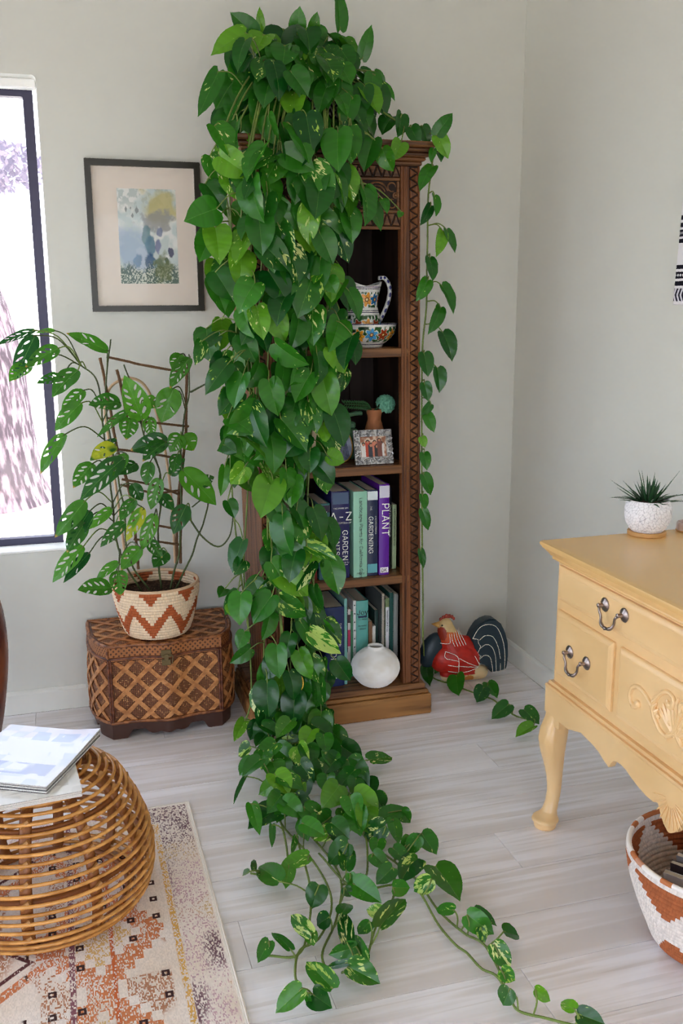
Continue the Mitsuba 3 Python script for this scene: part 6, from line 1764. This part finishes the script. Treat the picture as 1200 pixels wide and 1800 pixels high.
def monstera_c(p, n, uv):
    i = dr.floor(uv.x); k = dr.floor(uv.y / 2)
    x, y = (uv.x - i - 0.5) / 0.9, uv.y - 2 * k - 0.4
    r = cell_rand(i, 2, 9)
    c = mix(lin(20, 76, 30), lin(80, 146, 38), r)
    c = mix(c, mi.Color3f(lin(168, 176, 44)), dr.minimum(k / 10, 1) * smoothstep(0.3, 0.6, noise(x * 4 + i, y * 4) + 0.2))
    c = mix(c, mi.Color3f(lin(190, 140, 60)), smoothstep(0.93, 1.0, y) * smoothstep(0.55, 0.6, cell_rand(i, 6, 6)))
    v = noise(dr.abs(x) * 4 - y * 13, i * 3.1, 2)
    c = mix(c * (0.9 + 0.2 * v), mi.Color3f(lin(110, 160, 80)), (1 - smoothstep(0.006, 0.014, dr.abs(x))) * 0.5)
    return c
_ml = mikit.proc(monstera_c)
scene['monstera_leaf'] = {'type': 'blendbsdf', 'weight': 0.45, 'a': {'type': 'principledthin', 'base_color': _ml, 'roughness': 0.4, 'diff_trans': 1.25},
                          'b': {'type': 'twosided', 'bsdf': {'type': 'principled', 'base_color': _ml, 'roughness': 0.28, 'specular': 0.55}}}
mat('stem_green', mikit.proc(lambda p, n, uv: mix(lin(66, 80, 38), lin(122, 146, 66), fbm(p.x * 22, p.y * 22, p.z * 22, 2))), 0.45, 0.4)
mat('stem_dark', mikit.proc(lambda p, n, uv: mix(lin(40, 48, 30), lin(86, 100, 56), fbm(p.x * 22, p.y * 22, p.z * 22, 2))), 0.5, 0.35)
mat('twig_bark', mikit.proc(lambda p, n, uv: mix(lin(66, 46, 34), lin(130, 100, 72), fbm(p.x * 120, p.y * 120, p.z * 120, 3))), 0.8, 0.2)
flat('pale_cane', 196, 164, 130, 0.5)
def soil_c(p, n, uv): return mix(lin(34, 22, 16), lin(92, 66, 48), smoothstep(0.5, 0.8, noise(p.x * 240, p.y * 240, p.z * 240)))
mat('soil_dark', mikit.proc(soil_c), 0.95, 0.1)

# ---------------------------------------------------------------- monstera in a coiled basket on the chest
mo = thing('potted_monstera', 'swiss cheese vine on a twig trellis growing from a rust and cream coiled basket', 'potted plant')
MB = np.array([0.286, 3.305, 0.3492])
NC1 = 17
bprof = spline([(0.0, 0.006), (0.085, 0.006), (0.108, 0.012), (0.122, 0.045), (0.132, 0.080), (0.141, 0.120), (0.147, 0.155), (0.149, 0.182)], 6)
wall = bprof[bprof[:, 0] > 0.1]
po_, pi_ = coil_profile(wall, NC1, 0.0056)
pr_ = np.vstack([[(0.0, 0.0004), (0.095, 0.0004)], po_, [(0.151, 0.187), (0.147, 0.190), (0.143, 0.186)], pi_, [(0.10, 0.02), (0, 0.02)]])
def zig_pat(a, row):          # three zigzag bands of stepped triangles, row 0 at the bottom
    q = a * 7.0
    f = dr.abs(q - dr.floor(q) - 0.5) * 2
    st = dr.floor(f * 9)
    lo = 1.0 + st * 0.95
    k1 = dr.select((row >= lo) & (row < lo + 4.2), 1.0, 0.0)
    k2 = dr.select(row >= 9.2 + st * 0.95 + 3.0, 1.0, 0.0)
    return dr.maximum(k1, k2)
bm = lathe(pr_, 96, MB)
nv = len(pr_)
rowv = np.concatenate([[0, 0], (np.arange(len(po_)) / len(po_)), [0.97] * 3, 1 - np.arange(len(pi_)) / len(pi_) - 1e-3, [0, 0]])
buv = np.stack([np.zeros(nv * 97), np.repeat(rowv, 97)], 1)
mat('coil_basket', mikit.proc(basket_color(MB[0], MB[1], (164, 84, 46), (224, 200, 170), NC1, zig_pat)), 0.75, 0.25)
bk1 = put('basket', bm, 'coil_basket', mo, smooth=True, uv=buv, label='coiled basket with stepped rust zigzags')
t = np.linspace(0, 2 * np.pi, 72, endpoint=False)
flat('coil_rim', 204, 172, 140, 0.75)
put('rim', tube(np.stack([MB[0] + 0.1475 * np.cos(t), MB[1] + 0.1475 * np.sin(t), np.full(72, MB[2] + 0.187)], 1), 0.0058, 8, closed=True), 'coil_rim', bk1, smooth=True)
so = lathe([(0, 0.152), (0.04, 0.155), (0.09, 0.152), (0.1385, 0.150)], 40, MB); W = np.array(so.vertices); W[:, 2] += 0.006 * (meshkit.noise(W * 70) - 0.5); so.vertices = W
put('soil', so, 'soil_dark', mo, smooth=True)
for k, l in enumerate(TRELLIS):
    q = spline(l, 6)
    q = q + 0.0025 * (np.stack([meshkit.noise(q * 30 + 5), meshkit.noise(q * 30 + 50), meshkit.noise(q * 30 + 90)], 1) - 0.5)
    rr = (0.0052 if k < 4 else 0.0042) * (1 + 0.25 * (meshkit.noise(q * 90) - 0.5))
    put('trellis_twig', tube(q, rr, 7), 'twig_bark', mo, smooth=50)
put('cane_hoop', tube(spline(HOOP, 6), 0.0048, 8), 'pale_cane', mo, smooth=True, label='bent pale cane hoop')
rm = np.random.default_rng(21)
# climbing stems, then a stalk to every leaf from the nearest stem point
stems = []
for pts in ([(MB[0] - 0.02, MB[1], 0.50), (0.20, 3.31, 0.62), (0.19, 3.31, 0.80), (0.165, 3.30, 1.00), (0.150, 3.30, 1.18), (0.168, 3.30, 1.33), (0.175, 3.30, 1.385)],
            [(MB[0] - 0.05, MB[1], 0.50), (0.165, 3.28, 0.66), (0.150, 3.26, 0.86), (0.138, 3.26, 1.05), (0.135, 3.27, 1.17), (0.120, 3.27, 1.26), (0.08, 3.27, 1.30)],
            [(MB[0] + 0.05, MB[1], 0.50), (0.375, 3.30, 0.66), (0.390, 3.30, 0.86), (0.40, 3.30, 1.05), (0.43, 3.30, 1.20), (0.435, 3.31, 1.33)],
            [(MB[0] + 0.02, MB[1] + 0.01, 0.50), (0.30, 3.30, 0.70), (0.32, 3.30, 0.90), (0.27, 3.29, 1.06), (0.245, 3.28, 1.20), (0.215, 3.28, 1.30)],
            [(MB[0] + 0.07, MB[1], 0.50), (0.41, 3.28, 0.62), (0.46, 3.26, 0.76), (0.47, 3.25, 0.84), (0.42, 3.28, 0.80)],
            [(0.40, 3.29, 0.78), (0.45, 3.25, 0.70), (0.50, 3.22, 0.665), (0.54, 3.22, 0.70), (0.555, 3.22, 0.78)],
            [(0.435, 3.30, 1.20), (0.47, 3.28, 1.22), (0.50, 3.26, 1.24)]):
    q = spline(pts, 9)
    q[2:] += 0.008 * (np.stack([meshkit.noise(q[2:] * 16 + 3), meshkit.noise(q[2:] * 16 + 40), meshkit.noise(q[2:] * 16 + 77)], 1) - 0.5)
    stems.append(q)
    put('stem', tube(q, np.linspace(0.0036, 0.0024, len(q)), 7), 'stem_dark', mo, smooth=True)
SP = np.vstack(stems)
view = np.array([0.0, -1.0, 0.25])
for i, (bx_, by_, bz_, tx_, ty_, tz_, w, yel) in enumerate(MON_LEAF):
    b, tp = np.array([bx_, by_, bz_]), np.array([tx_, ty_, tz_])
    d2 = np.linalg.norm((SP - b) * [1, 1, 0.9] - [0, 0, -0.05], axis=1)
    s = SP[np.argmin(d2)]
    nrm = view + np.array([rm.uniform(-.5, .2), 0, rm.uniform(0.1, 0.9)])
    sh = HOLED[i % 4]
    m = place_leaf(sh, b, tp, w * 1.28, nrm, fold=rm.uniform(0.15, 0.4), curl=rm.uniform(0.08, 0.25), wave=0.05, ph=i)
    put('leaf', m, 'monstera_leaf', mo, smooth=True, uv=leaf_uv(sh, i, yel))
    if np.linalg.norm(s - b) > 0.012:
        mid = (s + b) / 2 + [0, -0.012, 0.02 + 0.10 * np.linalg.norm(s - b)]
        put('leaf_stalk', tube(spline([s, mid, b, b + (tp - b) * 0.06], 5), [0.0022] * 11 + [0.0016] * 5, 6), 'stem_dark' if i % 3 else 'stem_green', mo, smooth=True)

# ---------------------------------------------------------------- trailing pothos on top of the bookcase
po = thing('trailing_pothos', 'huge green and cream variegated pothos trailing from bookcase top down onto the floor', 'potted plant')
CP = np.array([0.885, 3.295, 2.0085])
def pot_c(p, n, uv):
    z = p.z - CP[2]
    a = dr.atan2(p.y - CP[1], p.x - CP[0]) / (2 * math.pi)
    q = a * 26; f = q - dr.floor(q)
    k = (z - 0.085) / 0.019 + dr.abs(f - 0.5) * 2
    ln = 1 - smoothstep(0.16, 0.24, dr.abs(k - dr.floor(k) - 0.5))
    c = mix(lin(34, 28, 28), lin(206, 198, 190), ln)
    c = dr.select(z < 0.078, mi.Color3f(lin(168, 92, 44)), c)
    c = dr.select(dr.abs(z - 0.080) < 0.004, mi.Color3f(lin(30, 26, 26)), c)
    return dr.select(z > 0.178, mi.Color3f(lin(58, 54, 48)), c)
mat('pot_zigzag', mikit.proc(pot_c), 0.35, 0.5)
put('pot', lathe(spline([(0.0, 0.012), (0.078, 0.012), (0.088, 0.02), (0.100, 0.07), (0.112, 0.13), (0.118, 0.18), (0.122, 0.185), (0.122, 0.200), (0.114, 0.202), (0.110, 0.19), (0.104, 0.17), (0.0, 0.165)], 4), 64, CP), 'pot_zigzag', po, smooth=35, label='pot with black and white zigzags over a rust band')
put('pot_saucer', lathe([(0, 0.0), (0.095, 0.0), (0.102, 0.004), (0.104, 0.012), (0.100, 0.0125), (0.096, 0.0115), (0, 0.0115)], 48, CP + [0, 0, 0.0004]), 'frame_back', po, smooth=35)
put('soil', lathe([(0, 0.176), (0.105, 0.174)], 30, CP), 'soil_dark', po)
rp_ = np.random.default_rng(17)
leaves = []          # (mesh, size, uv)
stalks = []
cnt = [0]
def add_leaf(b, tp, w, nrm, var, fold=None, curl=None, stem=None, small=False):
    i = cnt[0]; cnt[0] += 1
    L_ = np.linalg.norm(np.asarray(tp) - b)
    if L_ < 0.8 * w:                                   # seen end-on from the camera: give it its natural length along its own fall
        a = (np.asarray(tp, float) - b) / max(L_, 1e-6)
        tp = np.asarray(b) + a * 0.95 * w
    sh = HEART_S if small else HEART
    m = place_leaf(sh, b, tp, w, nrm, rp_.uniform(0.15, 0.60) if fold is None else fold, rp_.uniform(0.08, 0.42) if curl is None else curl, 0.05, rp_.uniform(-.35, .35), i)
    leaves.append((m, L_ * w * (2.2 if b[2] < 0.2 else 1.0), leaf_uv(sh, i, var)))
    if stem is not None:
        s = np.asarray(stem, float); d = np.linalg.norm(s - b)
        if 0.006 < d < 0.30:
            mid = (s + b) / 2 + np.array([0, -0.012, 0.10 * d + 0.006])
            a = (np.asarray(tp) - b); a /= np.linalg.norm(a)
            stalks.append(tube(spline([s, mid, b, b + a * 0.008], 4), [0.0021] * 9 + [0.0016] * 4, 5))
def nearest(P_, b, up=0.0):
    d = np.linalg.norm((P_ - (np.asarray(b) + [0, 0, up])) * [1, 1, 0.8], axis=1)
    return P_[np.argmin(d)]
RIM = CP + [0, 0, 0.19]
# hanging vines: out of the pot, over the front or left edge of the cornice, then down
PLx, PLz = np.array(PO_LEFT)[:, 0], np.array(PO_LEFT)[:, 1]
PRx, PRz = np.array(PO_RIGHTB)[:, 0], np.array(PO_RIGHTB)[:, 1]
def xl(z): return float(np.interp(-z, -PLz, PLx))
def xr(z): return float(np.interp(-z, -PRz, PRx)) - (0.045 if z < 1.75 else 0.02)
vines = []
for k in range(24):
    f = (k + 0.5) / 24
    x0 = 0.535 + f * 0.40
    zend = [0.02, 0.9, 0.3, 1.25, 0.02, 0.6][k % 6] if f < 0.8 else [1.3, 0.9, 1.1][k % 3]
    yv = 3.030 if x0 > 0.59 else 3.09
    p0 = RIM + [0.09 * (f - 0.5) * 2, -0.075, 0]
    pts = [p0, p0 + [(x0 - p0[0]) * 0.55, -0.085, rp_.uniform(-0.03, 0.02)], [x0 + rp_.uniform(-.02, .02), yv - 0.015, 1.98]]
    z = 1.75
    while z > zend:
        pts.append([min(max(x0 + 0.02 * math.sin(z * 5 + k) + (xl(z) - 0.49) * 0.4, 0.5), xr(z) - 0.03), yv + rp_.uniform(-.012, .006), z]); z -= 0.23
    pts.append([min(x0, xr(zend) - 0.04) + rp_.uniform(-.02, .02), yv, zend])
    q = spline(pts, 6)
    vines.append(q)
rv_ = spline([tuple(RIM + [0.09, -0.05, 0])] + PO_RSTEM, 6)
floors = [spline(l, 7) for l in PO_FSTEM]
for q in floors: q[:, 2] = np.maximum(q[:, 2], 0.004)
rfl = spline([PO_RSTEM[-1]] + PO_RFLOOR, 6); rfl[:, 2] = np.maximum(rfl[:, 2], 0.004)
for q in vines + [rv_, rfl] + floors:
    put('vine', tube(q, 0.0030, 7), 'stem_green', po, smooth=True)
VP = np.vstack(vines); FP = np.vstack(floors)
OUT = np.array([-0.12, -1.0, 0.35])
for bx_, by_, bz_, tx_, ty_, tz_, w, v in PO_MOUND:
    b, tp = np.array([bx_, by_, bz_]), np.array([tx_, ty_, tz_])
    add_leaf(b, tp, w, OUT + [rp_.uniform(-.4, .4), 0, rp_.uniform(-.1, .3)], v, stem=RIM + [rp_.uniform(-.09, .09), rp_.uniform(-.06, .02), 0.0] if np.linalg.norm(b - RIM) < 0.3 else nearest(np.vstack([VP, rv_]), b, 0.03))
for k in range(150):                                  # the rest of the mound
    a = rp_.uniform(math.pi * 0.92, math.pi * 2.08); el = math.radians(rp_.uniform(-35, 78))
    d = np.array([math.cos(a) * math.cos(el), math.sin(a) * math.cos(el), math.sin(el)])
    c = np.array([0.815, 3.26, 2.16])
    b = c + d * np.array([0.255, 0.22, 0.235]) * rp_.uniform(0.62, 0.95)
    if 0.80 < b[0] < 0.965 and b[2] < 2.19 and rp_.random() < 0.62: continue
    if b[1] > 3.06 and b[2] < 2.06 and b[0] > 0.58: continue
    
    L_ = rp_.uniform(0.095, 0.15)
    tp = b + L_ * (np.array([d[0] * 0.5, d[1] * 0.4, -0.75 + 0.4 * max(d[2], 0)]) / 1.0)
    add_leaf(b, tp, L_ * rp_.uniform(0.62, 0.80), d * 0.8 + OUT * 0.7, rp_.choice([0, 0.2, 0.8, 1.3], p=[.45, .3, .15, .1]), stem=RIM + [rp_.uniform(-.09, .09), rp_.uniform(-.08, .0), 0.0])
hero_xz = []
for bx_, by_, bz_, tx_, ty_, tz_, w, v in PO_HERO:
    b, tp = np.array([bx_, by_, bz_]), np.array([tx_, ty_, tz_])
    hero_xz.append([(bx_ + tx_) / 2, (bz_ + tz_) / 2])
    add_leaf(b, tp, w, OUT + [rp_.uniform(-.4, .3), 0, rp_.uniform(-.1, .4)], v, stem=nearest(VP, b, 0.03))
# the curtain: leaves spread evenly over the hanging mass in three depths
for layer, (sp, yo, lo, hi) in enumerate(((0.090, 0.0, 0.085, 0.11), (0.080, -0.030, 0.090, 0.118), (0.092, -0.060, 0.095, 0.125))):
    z = 2.02
    while z > 0.03:
        x = xl(z) + rp_.uniform(0, sp)
        while x < xr(z) + 0.01:
            px, pz = x + rp_.uniform(-.45, .45) * sp, z + rp_.uniform(-.45, .45) * sp
            x += sp
            dl = px - xl(pz)
            thin = 1.0
            if pz < 0.95 and dl < 0.12: thin = 0.42 if layer else 0.15
            if layer == 2 and min(dl, xr(pz) - px) < 0.05: thin *= 0.5
            if rp_.random() > thin: continue
            yv = 3.032 if px > 0.60 else rp_.uniform(3.0, 3.20)
            if px < 0.60 and layer == 0: yv = rp_.uniform(3.08, 3.26)
            b = np.array([px, yv + yo + rp_.uniform(-.012, .01), pz])
            L_ = rp_.uniform(lo, hi) * (0.9 if pz < 0.6 else 1.0)
            tilt = rp_.normal(0, 0.48)
            tp = b + L_ * np.array([math.sin(tilt), -0.25 + rp_.uniform(-.15, .15), -math.cos(tilt)])
            side = np.clip((px - 0.70) * -1.4, -0.35, 0.7)
            nrm = OUT + [rp_.normal(0, 0.65) - side, 0, rp_.uniform(-.2, .9)]
            add_leaf(b, tp, L_ * rp_.uniform(0.70, 0.88), nrm, rp_.choice([0, 0.3, 0.8, 1.3, 2.0], p=[.34, .28, .19, .12, .07]), stem=nearest(VP, b, 0.045))
        z -= sp
for rows, vp, up in ((PO_RIGHT, rv_, 0.01), (PO_FLOOR_RIGHT, rfl, 0.0), (PO_FLOOR, FP, 0.0)):
    for bx_, by_, bz_, tx_, ty_, tz_, w, v in rows:
        b, tp = np.array([bx_, by_, bz_]), np.array([tx_, ty_, max(tz_, 0.010)])
        if vp is rv_: nrm = OUT + [rp_.uniform(-.3, .5), 0, rp_.uniform(-.2, .3)]
        else: nrm = np.array([-0.28, -0.75, 0.85]) + [rp_.uniform(-.35, .35), rp_.uniform(-.2, .3), 0]
        if vp is FP: w *= 1.12
        add_leaf(b, tp, w, nrm, v, curl=None if vp is rv_ else rp_.uniform(0.02, 0.16), stem=nearest(vp, b, up))
for q in floors[:4]:                                  # more foliage where the vines first meet the floor
    for p_ in q[(q[:, 1] > 2.30)][::2]:
        for _ in range(1):
            L_ = rp_.uniform(0.065, 0.095); a = rp_.uniform(-2.6, -0.5)
            b = p_ + [rp_.uniform(-.05, .05), rp_.uniform(-.03, .03), rp_.uniform(0.045, 0.10)]
            add_leaf(b, b + L_ * np.array([math.cos(a), math.sin(a) * 0.75, -0.42]), L_ * rp_.uniform(0.72, 0.88), np.array([-0.2, -0.6, 0.95]) + [rp_.uniform(-.4, .4), rp_.uniform(-.2, .3), 0], rp_.choice([0, .4, .8, 1.4], p=[.5, .25, .15, .1]), stem=p_)
for m, _, _ in leaves:                                # nothing below the floor
    Vv = np.array(m.vertices); lowest = Vv[:, 2].min()
    if lowest < 0.003: Vv[:, 2] = np.where(Vv[:, 2] < 0.03, 0.003 + (Vv[:, 2] - lowest) * 0.027 / (0.03 - lowest), Vv[:, 2])
    m.vertices = Vv
order = sorted(range(len(leaves)), key=lambda k: -leaves[k][1])
for k in sorted(order[:300]):
    put('leaf', leaves[k][0], 'pothos_leaf', po, smooth=True, uv=leaves[k][2])
rest = order[300:]
if rest:
    put('smaller_leaves', cat([leaves[k][0] for k in rest]), 'pothos_leaf', po, smooth=True, uv=np.vstack([leaves[k][2] for k in rest]), kind='stuff')
put('leaf_stalks', cat(stalks), 'stem_green', po, smooth=True, kind='stuff')
yl = place_leaf(HEART, [0.722, 2.985, 0.245], [0.730, 2.98, 0.195], 0.032, OUT, 0.3, 0.1)
flat('yellow_leaf', 226, 184, 60, 0.5)
put('dying_leaf', yl, 'yellow_leaf', po, smooth=True, label='single yellow leaf')

# ---------------------------------------------------------------- coiled basket under the dresser, with magazines in it
QB = np.array([1.404, 1.669, 0.0006])
NC2 = 20
bprof = spline([(0.0, 0.007), (0.09, 0.007), (0.128, 0.016), (0.150, 0.06), (0.172, 0.115), (0.190, 0.17), (0.199, 0.215), (0.200, 0.236)], 6)
wall = bprof[bprof[:, 0] > 0.11]
po_, pi_ = coil_profile(wall, NC2, 0.0066)
pr_ = np.vstack([[(0.0, 0.0), (0.11, 0.0)], po_, [(0.204, 0.240), (0.200, 0.244), (0.195, 0.240)], pi_, [(0.11, 0.022), (0, 0.022)]])
def pet_pat(a, row):
    q = a * 6 + 0.18
    f = dr.abs(q - dr.floor(q) - 0.5) * 2
    st = dr.floor(f * 8)
    r1 = dr.select((row >= 12 + st * 1.0) & (row < 19), 1.0, 0.0)
    r0 = dr.select((row < 6 - st * 0.9), 1.0, 0.0)
    return dr.maximum(r1, r0)
bm = lathe(pr_, 96, QB)
rowv = np.concatenate([[0, 0], (np.arange(len(po_)) / len(po_)), [0.97] * 3, 1 - np.arange(len(pi_)) / len(pi_) - 1e-3, [0, 0]])
buv = np.stack([np.zeros(len(pr_) * 97), np.repeat(rowv, 97)], 1)
mat('coil_basket_floor', mikit.proc(basket_color(QB[0], QB[1], (158, 88, 52), (214, 204, 198), NC2, pet_pat)), 0.75, 0.25)
qb = thing('floor_basket', 'large coiled basket in rust and white holding magazines under the dresser', 'basket')
put('body', bm, 'coil_basket_floor', qb, smooth=True, uv=buv)
tcol = np.floor(np.linspace(0, 9, 72, endpoint=False)) % 2
rim = tube(np.stack([QB[0] + 0.200 * np.cos(t), QB[1] + 0.200 * np.sin(t), np.full(72, QB[2] + 0.241)], 1), 0.0062, 8, closed=True)
def rim_c(p, n, uv):
    a = dr.atan2(p.y - QB[1], p.x - QB[0]) * 7
    return mix(lin(226, 220, 216), lin(178, 110, 70), smoothstep(0.62, 0.64, cell_rand(dr.floor(a), 2, 2)))
mat('coil_rim_floor', mikit.proc(rim_c), 0.75, 0.25)
put('rim', rim, 'coil_rim_floor', qb, smooth=True)
for k, (lab, off, col, tilt) in enumerate((('white magazine standing at the left in the floor basket', -0.060, (214, 216, 224), 14), ('dark magazine with a red patch standing in the floor basket', -0.020, (60, 50, 56), 12), ('grey magazine standing third in the floor basket', 0.020, (150, 152, 160), 12), ('dark blue magazine standing last in the floor basket', 0.060, (44, 46, 70), 10))):
    g = thing('magazine', lab, 'magazine', 'magazines in the floor basket')
    nm = 'magazine_tone_%d' % k
    flat(nm, *col, 0.35)
    M = rotz(math.radians(35)); M2 = rot(math.radians(-tilt), [0, 1, 0])
    def mg(m): return move(xf(xf(m, M2), M), QB + [0.02 + off * math.cos(math.radians(35)), off * math.sin(math.radians(35)), 0.030])
    put('cover', mg(cat([box([-0.006, -0.105, 0], [-0.0052, 0.105, 0.175]), box([0.0052, -0.105, 0], [0.006, 0.105, 0.175])])), nm, g)
    put('pages', mg(box([-0.0050, -0.104, 0.001], [0.0050, 0.104, 0.174])), 'paper_edge', g)
    if k == 1:
        put('cover_patch', mg(box([-0.0066, -0.06, 0.13], [-0.0061, -0.01, 0.16])), 'rooster_comb', g)
